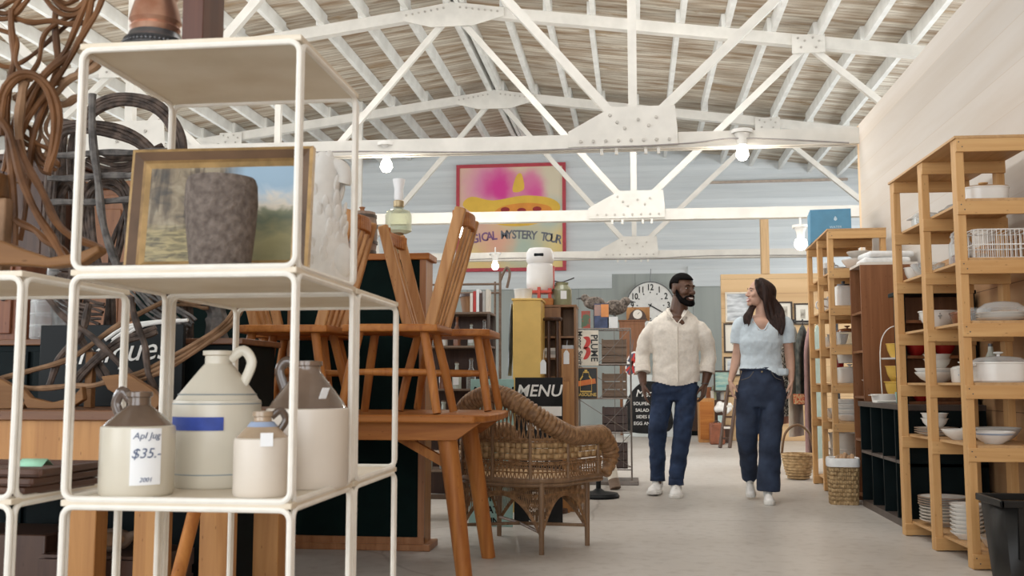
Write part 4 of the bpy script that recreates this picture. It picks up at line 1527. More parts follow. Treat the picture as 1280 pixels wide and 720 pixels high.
def ware(M, x, y, z, kind, prof, r, h, m, label, cat, group, sq=None, seg=28, band=None, rot=0.0, sx=1.0, handle=None):
    """one turned piece of tableware, standing at local (x, y, z) of a rack's frame M"""
    key = (kind, r, h, m.name, sq, band.name if band else None, sx)
    p = M @ Vector((x, y, z + 0.0006))
    o = bpy.data.objects.new(kind, CACHE[key]) if key in CACHE else None
    if o is None:
        mb = MB().lathe([(a * r, c * h) for a, c in prof], seg=seg, sq=sq)
        if sx != 1.0:
            mb.xf(Matrix.Diagonal((sx, 1, 1, 1)))
        me = mb.mesh(kind)
        me.materials.append(m)
        CACHE[key] = me
        o = bpy.data.objects.new(kind, me)
    COL.objects.link(o)
    o.location = p
    o.rotation_euler = (0, 0, rot)
    tag(o, label, cat, group)
    if band:
        zb = 0.985 * h
        MB().lathe([(r * 1.0, zb - 0.003), (r * 1.006, zb - 0.003), (r * 1.006, zb + 0.0008), (r * 0.94, zb + 0.0014), (r * 0.94, zb)], seg=seg, sq=sq).xf(Matrix.Diagonal((sx, 1, 1, 1))).build('rim_band', band, o, world=False)
    if handle:
        MB().tube(bez([(r * 0.9, 0, h * 0.85), (r * 1.45, 0, h * 0.8), (r * 1.45, 0, h * 0.4), (r * 0.85, 0, h * 0.25)], 12), r * 0.10, 8).build('handle', handle, o, world=False)
    return o


def stack(M, x, y, z, n, dz, kind, prof, r, h, m, labels, cat, group, **kw):
    """n pieces, one on another; labels: text for bottom .. top, with {} for the place in the stack"""
    for i in range(n):
        lab = labels.format(PLACE(i, n))
        ware(M, x, y, z + i * dz, kind, prof, r, h, m, lab, cat, group, **kw)


def PLACE(i, n):
    if i == 0:
        return 'bottom'
    if i == n - 1:
        return 'topmost'
    if n == 3:
        return 'middle'
    return ('second', 'third', 'fourth', 'fifth', 'sixth', 'seventh', 'eighth')[i - 1] + ' from the bottom'


def casserole(M, x, y, z, rx, ry, h, body, lid, label, glasslid=False, knob=None, handles=True, rot=0.0, lidh=0.03):
    p = M @ Vector((x, y, z + 0.0006))
    t = thing('casserole_dish', label, 'dish', p, rot)
    sy = ry / rx
    D = Matrix.Diagonal((1, sy, 1, 1))
    MB().lathe([(0, 0), (rx * 0.86, 0), (rx * 0.93, h * 0.08), (rx * 0.97, h * 0.9), (rx, h * 0.93), (rx, h), (rx * 0.93, h), (rx * 0.88, h * 0.12), (0, h * 0.08)], seg=36, sq=3.2).xf(D).build('body', body, t, world=False)
    if handles:
        for s in (-1, 1):
            MB().bx(s * rx * 0.95 if s > 0 else -rx - 0.022, rx + 0.022 if s > 0 else -rx * 0.95, -ry * 0.4, ry * 0.4, h * 0.80, h * 0.90).build('handle', body, t, world=False, bevel=0.003)
    if lid:
        l = MB().lathe([(rx * 0.96, h + 0.001), (rx * 0.98, h + 0.004), (rx * 0.8, h + lidh * 0.7), (rx * 0.3, h + lidh), (0, h + lidh)], seg=36, sq=3.0).xf(D).build('lid', lid, t, world=False)
        MB().lathe([(0.008, h + lidh - 0.002), (0.008, h + lidh + 0.008), (0.022, h + lidh + 0.014), (0.024, h + lidh + 0.02), (0, h + lidh + 0.024)], seg=16).build('knob', knob or lid, l, world=False)
    return t


def loc_on(M, px, py_, zlev, x=None):
    """where a view ray meets the shelf level, in the rack's own frame"""
    q = M.inverted() @ WZ(px, py_, zlev)
    return q


S = dict(zip((7, 6, 5, 4, 3, 2, 1), LEVELS))
# near rack, shelf by shelf from the top; local x 0.04..0.40 into the wall, y 0 (near) .. 1.1 (far)
casserole(NM, 0.20, 0.20, S[6], 0.115, 0.10, 0.085, M_CERA, wood('dish_lid_wood', (0.6, 0.4, 0.22), (0.5, 0.3, 0.15), axis=0), 'white oval casserole with wooden lid on the second shelf from the top, near rack', handles=False, knob=M_PINE, lidh=0.012)
casserole(NM, 0.24, 0.62, S[6], 0.10, 0.085, 0.055, M_CLEAR, M_CLEAR, 'clear glass casserole with lid behind the white oval one, near rack', knob=M_CLEAR)
casserole(NM, 0.14, 0.93, S[6], 0.08, 0.075, 0.06, M_CLEAR, M_CLEAR, 'clear glass dish with lid at the far end of the second shelf, near rack', knob=M_CLEAR)
# shelf 5
p = NM @ Vector((0.13, 0.36, S[5] + 0.0006))
t = thing('apothecary_jar', 'clear glass jar of red-brown sweets on the third shelf of the near rack', 'jar', p)
MB().lathe([(0, 0), (0.052, 0), (0.058, 0.008), (0.058, 0.115), (0.045, 0.135), (0.045, 0.15), (0.05, 0.152), (0.05, 0.16), (0.042, 0.16)], seg=28).build('body', M_CLEARD, t, world=False)
l = MB().lathe([(0, 0.160), (0.044, 0.160), (0.046, 0.172), (0.03, 0.185), (0.012, 0.19), (0.02, 0.205), (0, 0.212)], seg=24).build('lid', M_CLEARD, t, world=False)
MB().lathe([(0, 0.006), (0.052, 0.006), (0.052, 0.05), (0.03, 0.062), (0, 0.058)], seg=20).build('sweets', M_BROWNDISH, t, world=False)
rx_ = thing('dish_rack', 'white wire dish rack on the third shelf at the right picture edge', 'rack', NM @ Vector((0.235, 0.135, S[5] + 0.001)), RR)
wr = MB()
for z in (0.004, 0.07, 0.145):
    wr.tube(rrect((-0.15, -0.10, z), (0.30, 0, 0), (0, 0.20, 0), 0.03), 0.0035, 6, closed=True)
for i in range(13):
    x = -0.13 + 0.26 * i / 12
    wr.tube([(x, -0.10, 0.145), (x, -0.10, 0.004), (x, 0.10, 0.004), (x, 0.10, 0.145)], 0.002, 5)
for i in range(9):
    x = -0.13 + 0.26 * i / 8
    wr.tube([(x, -0.098, 0.148), (x + 0.02, 0.098, 0.148)], 0.002, 5)
for sx in (-1, 1):
    for sy in (-1, 1):
        wr.tube([(sx * 0.148, sy * 0.09, 0.004), (sx * 0.148, sy * 0.09, 0.145)], 0.0035, 6)
wr.build('wire_frame', M_WIREW, rx_, world=False)
ware(NM, 0.13, 0.90, S[5], 'glass_bowl', P_BOWL, 0.095, 0.075, M_CLEAR, 'clear glass bowl near the far end on the third shelf, near rack', 'bowl', None)
ware(NM, 0.11, 1.075, S[5], 'mixing_bowl', P_MIX, 0.065, 0.075, M_CERA, 'white bowl at the far end of the third shelf, near rack', 'bowl', None)
ware(NM, 0.30, 0.70, S[5], 'glass_bowl', P_BOWL, 0.09, 0.10, M_CLEAR, 'deep clear glass bowl behind the jar of sweets, near rack', 'bowl', None)
# shelf 4
b = ware(NM, 0.155, 0.83, S[4], 'mixing_bowl', P_MIX, 0.108, 0.105, M_CERA, 'white mixing bowl with printed flowers on the fourth shelf, near rack', 'bowl', None, seg=36)
for a in (-2.4, -1.75, -1.1, 2.9):
    fl = MB()
    for da, dz in ((0, 0), (0.05, 0.012), (-0.05, 0.01), (0.0, 0.024)):
        fl.ball((0.096 * cos(a + da), 0.096 * sin(a + da), 0.062 + dz), (0.006, 0.006, 0.006), 8, 6)
    fl.build('printed_flower', M_GREYCH, b, world=False)
ware(NM, 0.20, 0.50, S[4], 'baking_dish', P_PIE, 0.085, 0.075, M_BROWNDISH, 'brown glazed baking dish on the fourth shelf of the near rack', 'dish', None, sq=4)
casserole(NM, 0.19, 0.36, S[4], 0.075, 0.06, 0.085, M_CLEAR, None, 'clear glass loaf dish behind the first post, fourth shelf of the near rack', handles=False)
for i in range(3):
    ware(NM, 0.235, 0.13, S[4] + 0.013 * i, 'plate', P_PLATE, 0.12, 0.02, (M_CERB, M_CERA, M_CERA)[i], 'white plate under the glass cover, {} of three on the fourth shelf'.format(PLACE(i, 3)), 'plate', 'plates under the glass cover')
p = NM @ Vector((0.235, 0.13, S[4] + 0.048))
MB().lathe([(0.115, 0), (0.112, 0.02), (0.08, 0.045), (0.03, 0.055), (0, 0.056)], seg=30).xf(T(*p)).thing('glass_cover', M_CLEAR, 'clear domed glass cover over the white plates on the fourth shelf', 'cover')
# shelf 3
casserole(NM, 0.205, 0.12, S[3], 0.125, 0.105, 0.10, M_CERA, M_CLEAR, 'large white casserole with glass lid on the fifth shelf at the right edge', knob=M_CERA, lidh=0.03)
t = casserole(NM, 0.15, 0.46, S[3], 0.058, 0.055, 0.07, M_CERA, M_CERA, 'small white lidded crock with blue flowers beside the casserole', handles=False, lidh=0.02)
for a, z in ((-1.9, 0.035), (-1.7, 0.045), (-1.5, 0.036), (-2.2, 0.04)):
    MB().ball((0.058 * cos(a) * 1.0, 0.055 * sin(a), z), (0.006, 0.004, 0.006), 8, 6).build('printed_flower', M_BLUEPAT, t, world=False)
p = NM @ Vector((0.30, 0.47, S[3] + 0.0006))
t = thing('tall_bottle', 'tall slim white bottle behind the small crock, fifth shelf', 'bottle', p)
MB().lathe([(0, 0), (0.03, 0), (0.033, 0.01), (0.030, 0.13), (0.014, 0.165), (0.013, 0.19), (0, 0.19)], seg=20).build('body', M_CERG, t, world=False)
MB().lathe([(0, 0.19), (0.012, 0.19), (0.012, 0.205), (0, 0.207)], seg=14).build('stopper', M_PEWTER, t, world=False)
stack(NM, 0.14, 0.86, S[3], 2, 0.022, 'serving_bowl', P_BOWL, 0.115, 0.06, M_CERA, 'wide white serving bowl, {} of two on the fifth shelf of the near rack', 'bowl', 'wide bowls on the fifth shelf', seg=32)
stack(NM, 0.15, 0.86, S[3] + 0.0835, 2, 0.028, 'mixing_bowl', P_MIX, 0.075, 0.05, M_CERB, 'small cream bowl, {} of two nested on the wide white bowls', 'bowl', 'small bowls on the wide bowls')
ware(NM, 0.30, 0.68, S[3], 'cream_pitcher', P_CROCK, 0.055, 0.11, M_CERB, 'cream pitcher behind the stacked bowls on the fifth shelf', 'pitcher', None, handle=M_CERB)
# shelf 2
stack(NM, 0.14, 0.90, S[2], 3, 0.012, 'plate', P_PLATE, 0.115, 0.022, M_CERB, 'cream plate under the bowls, {} of three on the sixth shelf', 'plate', 'plates on the sixth shelf', band=M_BAND)
stack(NM, 0.135, 0.90, S[2] + 0.0475, 2, 0.03, 'mixing_bowl', P_MIX, 0.075, 0.05, M_CERA, 'white bowl on the cream plates, {} of two on the sixth shelf', 'bowl', 'bowls on the sixth shelf')
ware(NM, 0.29, 0.63, S[2], 'baking_dish', P_PIE, 0.10, 0.055, M_CERB, 'cream baking dish behind the middle post on the sixth shelf', 'dish', None)
ware(NM, 0.125, 0.48, S[2], 'serving_bowl', P_BOWL, 0.09, 0.055, M_CERA, 'white bowl between the two nearer posts on the sixth shelf', 'bowl', None)
b = ware(NM, 0.165, 0.12, S[2], 'serving_bowl', P_BOWL, 0.10, 0.06, M_CERA, 'white bowl with faint printed border on the sixth shelf, nearest the camera', 'bowl', None)
MB().lathe([(0.091, 0.044), (0.0945, 0.046), (0.097, 0.052), (0.094, 0.050)], seg=28).build('printed_border', M_BLUEPAT, b, world=False)
ware(NM, 0.275, 0.35, S[2], 'serving_bowl', P_BOWL, 0.11, 0.07, M_GREYCH, 'grey bowl behind the white bowl with printed border, sixth shelf', 'bowl', None)
# shelf 1
stack(NM, 0.17, 0.90, S[1], 5, 0.018, 'serving_bowl', P_PLATE, 0.135, 0.035, M_CERB, 'deep cream bowl {} in the wide stack on the lowest shelf', 'bowl', 'wide stack on the lowest shelf', seg=32)
stack(NM, 0.17, 0.90, S[1] + 5 * 0.018 + 0.008, 4, 0.013, 'plate', P_PLATE, 0.14, 0.024, M_CERA, 'brown-rimmed plate {} of four on the wide bowl stack, lowest shelf', 'plate', 'rimmed plates on the wide stack', band=M_BAND, seg=32)
stack(NM, 0.12, 0.40, S[1], 8, 0.0205, 'plate', P_PLATE, 0.085, 0.036, M_CERA, 'small white dish {} in the tall stack behind the first post', 'dish', 'tall stack of small dishes')
ware(NM, 0.20, 0.12, S[1], 'pie_dish', P_PIE, 0.12, 0.05, M_CERB, 'wide cream pie dish on the lowest shelf, nearest the camera', 'dish', None, band=M_GREYCH)
stack(NM, 0.27, 0.36, S[1], 3, 0.02, 'mixing_bowl', P_MIX, 0.068, 0.045, M_CERA, 'white bowl {} of three under the grey-green saucers, lowest shelf', 'bowl', 'bowls under the grey-green saucers')
stack(NM, 0.27, 0.36, S[1] + 0.0915, 6, 0.0125, 'saucer', P_PLATE, 0.062, 0.02, M_CERG, 'grey-green saucer {} in the stack on the lowest shelf', 'saucer', 'grey-green saucers on the lowest shelf')

# ---------------------------------------------------------------- black plastic crate at the right edge
M_CRATE = mat('black_plastic', (0.012, 0.011, 0.010), rough=0.4, var=0.2, spec=0.25)
q = W(1251, 626, 4.46)
t = thing('storage_crate', 'black plastic crate with a white label at the right picture edge', 'crate', (q.x + 0.172, 4.62, 0))
h0 = q.z
mb = MB()
vs, fs = [], []
for (hw, hd, z) in ((0.125, 0.115, 0.003), (0.155, 0.145, h0 - 0.03)):
    vs += [(-hw, -hd, z), (hw, -hd, z), (hw, hd, z), (-hw, hd, z)]
mb.add(vs, [(0, 3, 2, 1), (0, 1, 5, 4), (1, 2, 6, 5), (2, 3, 7, 6), (3, 0, 4, 7)])
mb.build('body', M_CRATE, t, world=False, mods=[('SOLIDIFY', dict(thickness=0.004, offset=-1))])
rm = MB().bx(-0.172, 0.172, -0.162, -0.146, h0 - 0.03, h0).bx(-0.172, 0.172, 0.146, 0.162, h0 - 0.03, h0).bx(-0.172, -0.156, -0.162, 0.162, h0 - 0.03, h0).bx(0.156, 0.172, -0.162, 0.162, h0 - 0.03, h0)
rm.build('rim', M_CRATE, t, world=False, bevel=0.004)
for x in (-0.09, 0.09):
    MB().bx(x - 0.012, x + 0.012, -0.155, -0.125, 0.15, h0 - 0.03).build('rib', M_CRATE, t, world=False)
MB().bx(-0.055, 0.06, -0.146, -0.143, 0.18, 0.27).xf(T(0, -0.005, 0)).build('label', M_PAPER, t, world=False)

# ---------------------------------------------------------------- middle rack: what stands on it
q = MM.inverted() @ W(1042, 290, 8.5)
p = MM @ Vector((0.16, 0.93, LEVELS[0] + 0.001))
M_BOXB = mat('blue_cardboard', (0.10, 0.27, 0.42), rough=0.6, var=0.05)
t = thing('cardboard_box', 'blue cardboard box on top of the farther pine rack', 'box', p, -0.10)
MB().bx(-0.17, 0.17, -0.17, 0.17, 0, 0.29).build('carton', M_BOXB, t, world=False, bevel=0.003)
MB().bx(-0.171, 0.171, -0.02, 0.02, 0.2905, 0.2915).build('tape', mat('box_tape', (0.3, 0.4, 0.45), rough=0.4), t, world=False)
mb = MB()
mb.lathe([(0, -0.016), (0.013, -0.006), (0.014, 0.004), (0.008, 0.016), (0, 0.028)], seg=14, M=T(0.04, -0.1712, 0.20) @ Matrix.Diagonal((1, 0.05, 1, 1)))
mb.text('WATER', 0.03, T(0.04, -0.171, 0.13), depth=0.001)
mb.build('print', mat('pale_blue_print', (0.5, 0.65, 0.75), rough=0.6), t, world=False)
ware(MM, 0.26, 0.18, S[6], 'serving_bowl', P_BOWL, 0.13, 0.085, M_CERA, 'wide white bowl on the top tier of the farther pine rack', 'bowl', None)
ware(MM, 0.27, 0.18, S[6] + 0.09, 'serving_bowl', P_BOWL, 0.10, 0.06, M_CERB, 'cream bowl nested on the wide white bowl, farther rack', 'bowl', None)
stack(MM, 0.17, 0.60, S[6], 4, 0.014, 'plate', P_PLATE, 0.12, 0.024, M_CERA, 'white plate {} on the second tier of the farther rack', 'plate', 'plates on the farther rack')
ware(MM, 0.14, 0.92, S[6], 'pitcher', P_CROCK, 0.06, 0.15, M_CERA, 'white pitcher at the far end of the farther rack, second tier', 'pitcher', None, handle=M_CERA)
p = MM @ Vector((0.15, 0.26, S[5] + 0.0006))
t = thing('enamel_canister', 'white square enamel canister with dark lid on the farther rack', 'canister', p)
MB().lathe([(0, 0), (0.07, 0), (0.075, 0.006), (0.075, 0.16), (0.06, 0.175), (0, 0.175)], seg=28, sq=5).build('body', M_CERA, t, world=False)
MB().lathe([(0, 0.175), (0.05, 0.175), (0.05, 0.19), (0.012, 0.195), (0.016, 0.215), (0, 0.218)], seg=24).build('lid', M_PEWTER, t, world=False)
for x, y, lab in ((0.15, 0.62, 'white teapot-shaped jug on the third tier of the farther rack'), (0.14, 0.90, 'white jug in the far bay of the farther rack, third tier')):
    ware(MM, x, y, S[5], 'pitcher', P_BOWL, 0.075, 0.12, M_CERA, lab, 'pitcher', None, handle=M_CERA, rot=pi)
casserole(MM, 0.17, 0.26, S[4], 0.085, 0.08, 0.11, M_CLEAR, M_BROWNDISH, 'glass canister with brown lid on the fourth tier of the farther rack', handles=False)
ware(MM, 0.15, 0.60, S[4], 'mixing_bowl', P_MIX, 0.09, 0.11, M_CERA, 'white deep bowl on the fourth tier of the farther rack', 'bowl', None)
ware(MM, 0.14, 0.90, S[4], 'mixing_bowl', P_MIX, 0.085, 0.10, M_CERB, 'cream deep bowl in the far bay, fourth tier, farther rack', 'bowl', None)
for i, (h_, m_) in enumerate(((0.125, M_CERA), (0.085, M_CERB))):
    casserole(MM, 0.18, 0.26, S[3] + i * 0.140, 0.10, 0.09, h_ * 0.95, m_, m_, ('white lidded tin on the fifth tier of the farther rack', 'cream lidded tin standing on the white tin, farther rack')[i], handles=False, lidh=0.012 if i == 0 else 0.014, knob=None) if i == 0 else ware(MM, 0.18, 0.26, S[3] + 0.160, 'cream_tin', P_CROCK, 0.095, 0.08, M_CERB, 'cream tin standing on the white lidded tin, farther rack', 'tin', None, sq=4)
ware(MM, 0.15, 0.58, S[3], 'pitcher', P_BOWL, 0.07, 0.11, M_CERA, 'white jug on the fifth tier of the farther rack', 'pitcher', None, handle=M_CERA)
ware(MM, 0.15, 0.62, S[3] + 0.115, 'enamel_pot', P_CROCK, 0.05, 0.08, M_RED, 'red enamel pot on the fifth tier of the farther rack', 'pot', None)
stack(MM, 0.18, 0.25, S[2], 4, 0.04, 'baking_dish', P_PIE, 0.115, 0.052, M_CERA, 'round white baking dish {} on the sixth tier, farther rack', 'dish', 'baking dishes on the farther rack')
ware(MM, 0.15, 0.58, S[2], 'serving_bowl', P_BOWL, 0.10, 0.09, M_CERA, 'white bowl behind the middle post, sixth tier of the farther rack', 'bowl', None)
ware(MM, 0.15, 0.88, S[2], 'serving_bowl', P_BOWL, 0.10, 0.08, M_CERB, 'cream bowl in the far bay, sixth tier of the farther rack', 'bowl', None)
stack(MM, 0.18, 0.60, S[1], 3, 0.125, 'storage_tub', P_CROCK, 0.13, 0.14, M_CERB, 'cream tub {} of three nested on the lowest tier, farther rack', 'tub', 'tubs on the farther rack')
ware(MM, 0.17, 0.94, S[1], 'storage_tub', P_CROCK, 0.12, 0.18, M_CERA, 'white tub at the far end of the lowest tier, farther rack', 'tub', None)

# ---------------------------------------------------------------- reddish bookcase between the racks
M_VENEER = wood('reddish_veneer', (0.27, 0.115, 0.05), (0.19, 0.075, 0.03), axis=2, rough=0.4)
by0, by1, bx0, bx1 = 7.62, 7.99, W(1080, 480, 7.62).x, PX - 0.02
bz = W(1080, 328, 7.62).z
t = thing('bookcase', 'reddish veneer bookcase between the two pine racks, open to the aisle', 'bookcase', ((bx0 + bx1) / 2, (by0 + by1) / 2, 0))
for y in (by0, by1 - 0.018):
    MB().bx(bx0, bx1, y, y + 0.018, 0, bz - 0.018).build('side_panel', M_VENEER, t)
MB().bx(bx0, bx1, by0, by1, bz - 0.018, bz).build('top', M_CERB, t)
MB().bx(bx1 - 0.01, bx1, by0 + 0.018, by1 - 0.018, 0.05, bz - 0.018).build('back_panel', M_VENEER, t)
BL = [0.06, 0.47, 0.79, 1.13, 1.42]
for z in BL:
    MB().bx(bx0 + 0.004, bx1 - 0.01, by0 + 0.018, by1 - 0.018, z - 0.018, z).build('shelf_board', M_VENEER, t)
ym = (by0 + by1) / 2
I4 = Matrix.Identity(4)
ware(I4, bx0 + 0.10, ym, BL[4], 'mixing_bowl', P_MIX, 0.06, 0.07, M_CERA, 'white bowl on the upper shelf of the reddish bookcase', 'bowl', None)
ware(I4, bx0 + 0.10, ym, BL[4] + 0.0715, 'glass_bowl', P_BOWL, 0.06, 0.06, M_GREYCH, 'grey bowl on the white bowl in the reddish bookcase', 'bowl', None)
ware(I4, bx0 + 0.11, ym, BL[3], 'mixing_bowl', P_MIX, 0.065, 0.10, M_CERA, 'deep white pot with dark rim on the reddish bookcase middle shelf', 'pot', None, band=M_BAND)
ware(I4, bx0 + 0.11, ym, BL[2], 'mixing_bowl', P_MIX, 0.075, 0.09, M_BROWNDISH, 'brown bowl on the lower shelf of the reddish bookcase', 'bowl', None)
ware(I4, bx0 + 0.11, ym, BL[2] + 0.0915, 'plate', P_PLATE, 0.085, 0.03, M_CERB, 'cream plate lying on the brown bowl in the bookcase', 'plate', None)
# folded white cloths on its top
for i in range(2):
    MB().bx(-0.16, 0.18, -0.14, 0.14, 0, 0.045).xf(T(bx0 + 0.2 + 0.02 * i, ym, bz + 0.046 * i + 0.0005) @ RZ(0.1 * i)).thing('folded_linen', mat('white_linen', (0.80, 0.80, 0.79), rough=0.85, var=0.04, bump=0.3, scale=30), ('lower', 'upper')[i] + ' folded white linen on top of the reddish bookcase', 'linen', 'folded linens on the bookcase', bevel=0.018)

# ---------------------------------------------------------------- black cube organiser, low
cy0, cy1, cxf, cxb = 6.28, 7.60, 1.625, PX - 0.03
cz_ = 0.755
t = thing('cube_organizer', 'low black cube shelf unit between the pine racks, bowls in its cubes', 'shelf', ((cxf + cxb) / 2, (cy0 + cy1) / 2, 0))
M_CUBE = mat('black_laminate', (0.003, 0.008, 0.009), rough=0.5, var=0.15, spec=0.12)
M_CUBEE = mat('dark_brown_edge', (0.075, 0.055, 0.045), rough=0.4, var=0.15)
MB().bx(cxf - 0.01, cxb, cy0 - 0.01, cy1 + 0.01, cz_ - 0.035, cz_).build('top', M_CUBEE, t, bevel=0.002)
MB().bx(cxf, cxb, cy0, cy1, 0, 0.045).build('plinth', M_CUBEE, t)
MB().bx(cxf, cxb, cy0, cy1, 0.385, 0.405).build('shelf_board', M_CUBEE, t)
MB().bx(cxb - 0.01, cxb, cy0, cy1, 0.045, cz_ - 0.035).build('back_panel', M_CUBE, t)
NCOL = 4
for i in range(NCOL + 1):
    y = cy0 + (cy1 - cy0 - 0.018) * i / NCOL
    MB().bx(cxf, cxb - 0.01, y, y + 0.018, 0.045, cz_ - 0.035).build('divider', M_CUBE, t)
cw = (cy1 - cy0) / NCOL
cell = lambda i: cy0 + cw * (i + 0.5)
ware(I4, cxf + 0.15, cell(3), 0.045, 'mixing_bowl', P_MIX, 0.095, 0.10, M_YELLOW, 'yellow bowl in the lower cube next to the lined basket', 'bowl', None)
ware(I4, cxf + 0.15, cell(3), 0.147, 'mixing_bowl', P_MIX, 0.095, 0.10, M_CERA, 'white bowl standing on the yellow bowl in the cube unit', 'bowl', None)
for i in range(2):
    ware(I4, cxf + 0.13, cell(1), 0.045 + 0.12 * i, 'crock', P_CROCK, 0.085, 0.135, M_CERA, ('lower white crock in the cube unit near the pine rack post', 'upper white crock nested in the lower one, cube unit')[i], 'crock', 'white crocks in the cube unit', band=M_PEWTER)
for i in range(2):
    ware(I4, cxf + 0.11, cell(2), 0.405 + 0.10 * i, 'small_pot', P_CROCK, 0.055, 0.085, M_GREYCH, ('lower grey pot in the upper cube', 'upper grey pot in the upper cube')[i] + ' of the black unit', 'pot', 'grey pots in the cube unit')
ware(I4, cxf + 0.11, cell(0), 0.405, 'cup', P_CUP, 0.04, 0.07, M_CERA, 'white cup in the nearest upper cube of the black unit', 'cup', None, handle=M_CERA)
# on its top
t = casserole(I4, cxf + 0.13, 7.20, cz_, 0.13, 0.11, 0.055, M_CERA, None, 'white rectangular baking dish on top of the black cube unit', handles=True, rot=0.3)
MB().bx(-0.12, 0.11, -0.03, 0.03, 0, 0.016).xf(T(cxf + 0.06, 6.93, cz_ + 0.0005) @ RZ(0.3)).thing('serving_tray', M_CERA, 'slim white tray in front of the baking dish', 'tray', bevel=0.004)
q = W(1110, 490, 6.75)
ware(I4, cxf + 0.10, 6.76, cz_, 'planter', P_CROCK, 0.055, 0.072, M_AQUA, 'small aqua pot on top of the black cube unit', 'pot', None)
t = thing('cake_stand', 'white tiered metal stand with an arched handle, yellow bowls on it', 'stand', (1.86, 7.44, cz_))
for z, r in ((0.004, 0.10), (0.30, 0.105)):
    MB().lathe([(0, z), (r, z), (r + 0.006, z + 0.01), (r, z + 0.012), (0, z + 0.008)], seg=28).build('tier', M_CERA, t, world=False)
MB().tube(bez([(-0.11, 0, 0.006), (-0.115, 0, 0.35), (-0.08, 0, 0.49), (0, 0, 0.54), (0.08, 0, 0.49), (0.115, 0, 0.35), (0.11, 0, 0.006)], 30), 0.004, 6).build('handle', M_WIREW, t, world=False)
for i, (z, r, h_) in enumerate(((0.0125, 0.095, 0.13), (0.143, 0.085, 0.11), (0.313, 0.075, 0.10))):
    ware(I4, 1.86, 7.44, cz_ + z, 'mixing_bowl', P_MIX, r, h_, M_YELLOW, ('largest yellow bowl at the foot of the tiered stand', 'yellow bowl standing in the largest yellow bowl', 'smallest yellow bowl on the upper tier of the stand')[i], 'bowl', 'yellow bowls on the tiered stand')

# ---------------------------------------------------------------- black-edged case on the cube unit
ky = 6.42
kx0, kx1 = W(1113, 430, ky).x, PX - 0.02
kx0 = max(kx0, cxf + 0.02)
kz = W(1113, 364, ky).z
t = thing('wall_case', 'black-edged wooden case standing on the black cube unit behind the near rack', 'case', ((kx0 + kx1) / 2, ky + 0.18, cz_))
for x in (kx0, kx1 - 0.02):
    MB().bx(x, x + 0.02, ky, ky + 0.20, cz_ + 0.0005, kz - 0.025).build('side_panel', M_CUBE, t)
MB().bx(kx0 - 0.03, kx1, ky - 0.03, ky + 0.21, kz - 0.025, kz).build('top', M_CUBE, t, bevel=0.003)
MB().bx(kx0 + 0.02, kx1 - 0.02, ky + 0.185, ky + 0.20, cz_ + 0.0005, kz - 0.025).build('back_panel', M_VENEER, t)
for z in (cz_ + 0.0185, cz_ + 0.30, cz_ + 0.52):
    MB().bx(kx0 + 0.02, kx1 - 0.02, ky + 0.01, ky + 0.185, z - 0.018, z).build('shelf_board', M_VENEER, t)
for i, (dx, z, lab) in enumerate(((0.10, cz_ + 0.30, 'red enamel bowl in the black-edged case, left'), (0.27, cz_ + 0.30, 'red enamel bowl in the black-edged case, right'), (0.12, cz_ + 0.0185, 'red enamel bowl on the floor of the black-edged case'))):
    ware(I4, kx0 + dx, ky + 0.10, z, 'enamel_bowl', P_BOWL, 0.07, 0.075, M_RED, lab, 'bowl', 'red enamel bowls in the black-edged case')
ware(I4, kx0 + 0.09, ky + 0.10, kz, 'serving_bowl', P_BOWL, 0.07, 0.05, M_GREYCH, 'grey bowl on top of the black-edged case', 'bowl', None)
ware(I4, kx0 + 0.27, ky + 0.10, kz, 'soup_tureen', P_BOWL, 0.085, 0.09, M_CERB, 'cream tureen on top of the black-edged case, behind the rack post', 'tureen', None)

# ---------------------------------------------------------------- lined basket on the floor
M_BASK = mat('straw_basket', (0.46, 0.29, 0.13), rough=0.7, var=0.3, scale=30, col2=(0.58, 0.40, 0.21))
bp = WZ(1058, 632, 0)
t = thing('lined_basket', 'square straw basket with a white cloth lining at the end of the cube unit', 'basket', (1.515, 7.72, 0), -0.1)
hb = 0.33


def sqr(a, r, p=4.5):
    ct, st = cos(a), sin(a)
    q = (abs(ct) ** p + abs(st) ** p) ** (-1 / p)
    return r * ct * q, r * st * q


wv = MB()
rows, cols = 11, 44
for r in range(rows):
    for c in range(cols):
        a0, a1 = 2 * pi * c / cols, 2 * pi * (c + 1) / cols
        am = (a0 + a1) / 2
        z0, z1_ = hb * r / rows, hb * (r + 0.94) / rows
        rr = 0.098 + 0.012 * (r / rows)
        ov = 0.006 if (r + c) % 2 == 0 else -0.003
        vs = []
        for a, dr in ((a0, 0), (am, ov), (a1, 0)):
            x, y = sqr(a, rr + dr)
            vs += [(x, y, z0), (x, y, z1_)]
        wv.add(vs, [(0, 2, 3, 1), (2, 4, 5, 3)])
wv.lathe([(0, 0.002), (0.098, 0.002), (0.098, 0.008), (0, 0.008)], seg=32, sq=4.5)
wv.build('woven_body', M_BASK, t, world=False, mods=[('SOLIDIFY', dict(thickness=0.004))], ang=80)
MB().lathe([(0.1175, hb - 0.055), (0.119, hb - 0.01), (0.114, hb + 0.008), (0.095, hb + 0.004), (0.088, hb - 0.04), (0, hb - 0.05)], seg=40, sq=4.5).build('cloth_lining', mat('white_linen', (0.8, 0.8, 0.79)), t, world=False)
mb = MB()
for i in range(5):
    mb.tube(bez([(-0.06 + 0.03 * i, -0.02, hb - 0.045), (-0.03 + 0.025 * i, 0.01, hb + 0.01 + 0.01 * (i % 3)), (0.02 + 0.014 * i, 0.03, hb - 0.03)], 10), 0.016, 8)
mb.thing('kindling_bundle', mat('dried_husk', (0.45, 0.28, 0.16), rough=0.8, var=0.3, scale=30), 'bundle of curled brown husks lying in the lined basket', 'bundle').location += Vector((1.515, 7.72, 0))
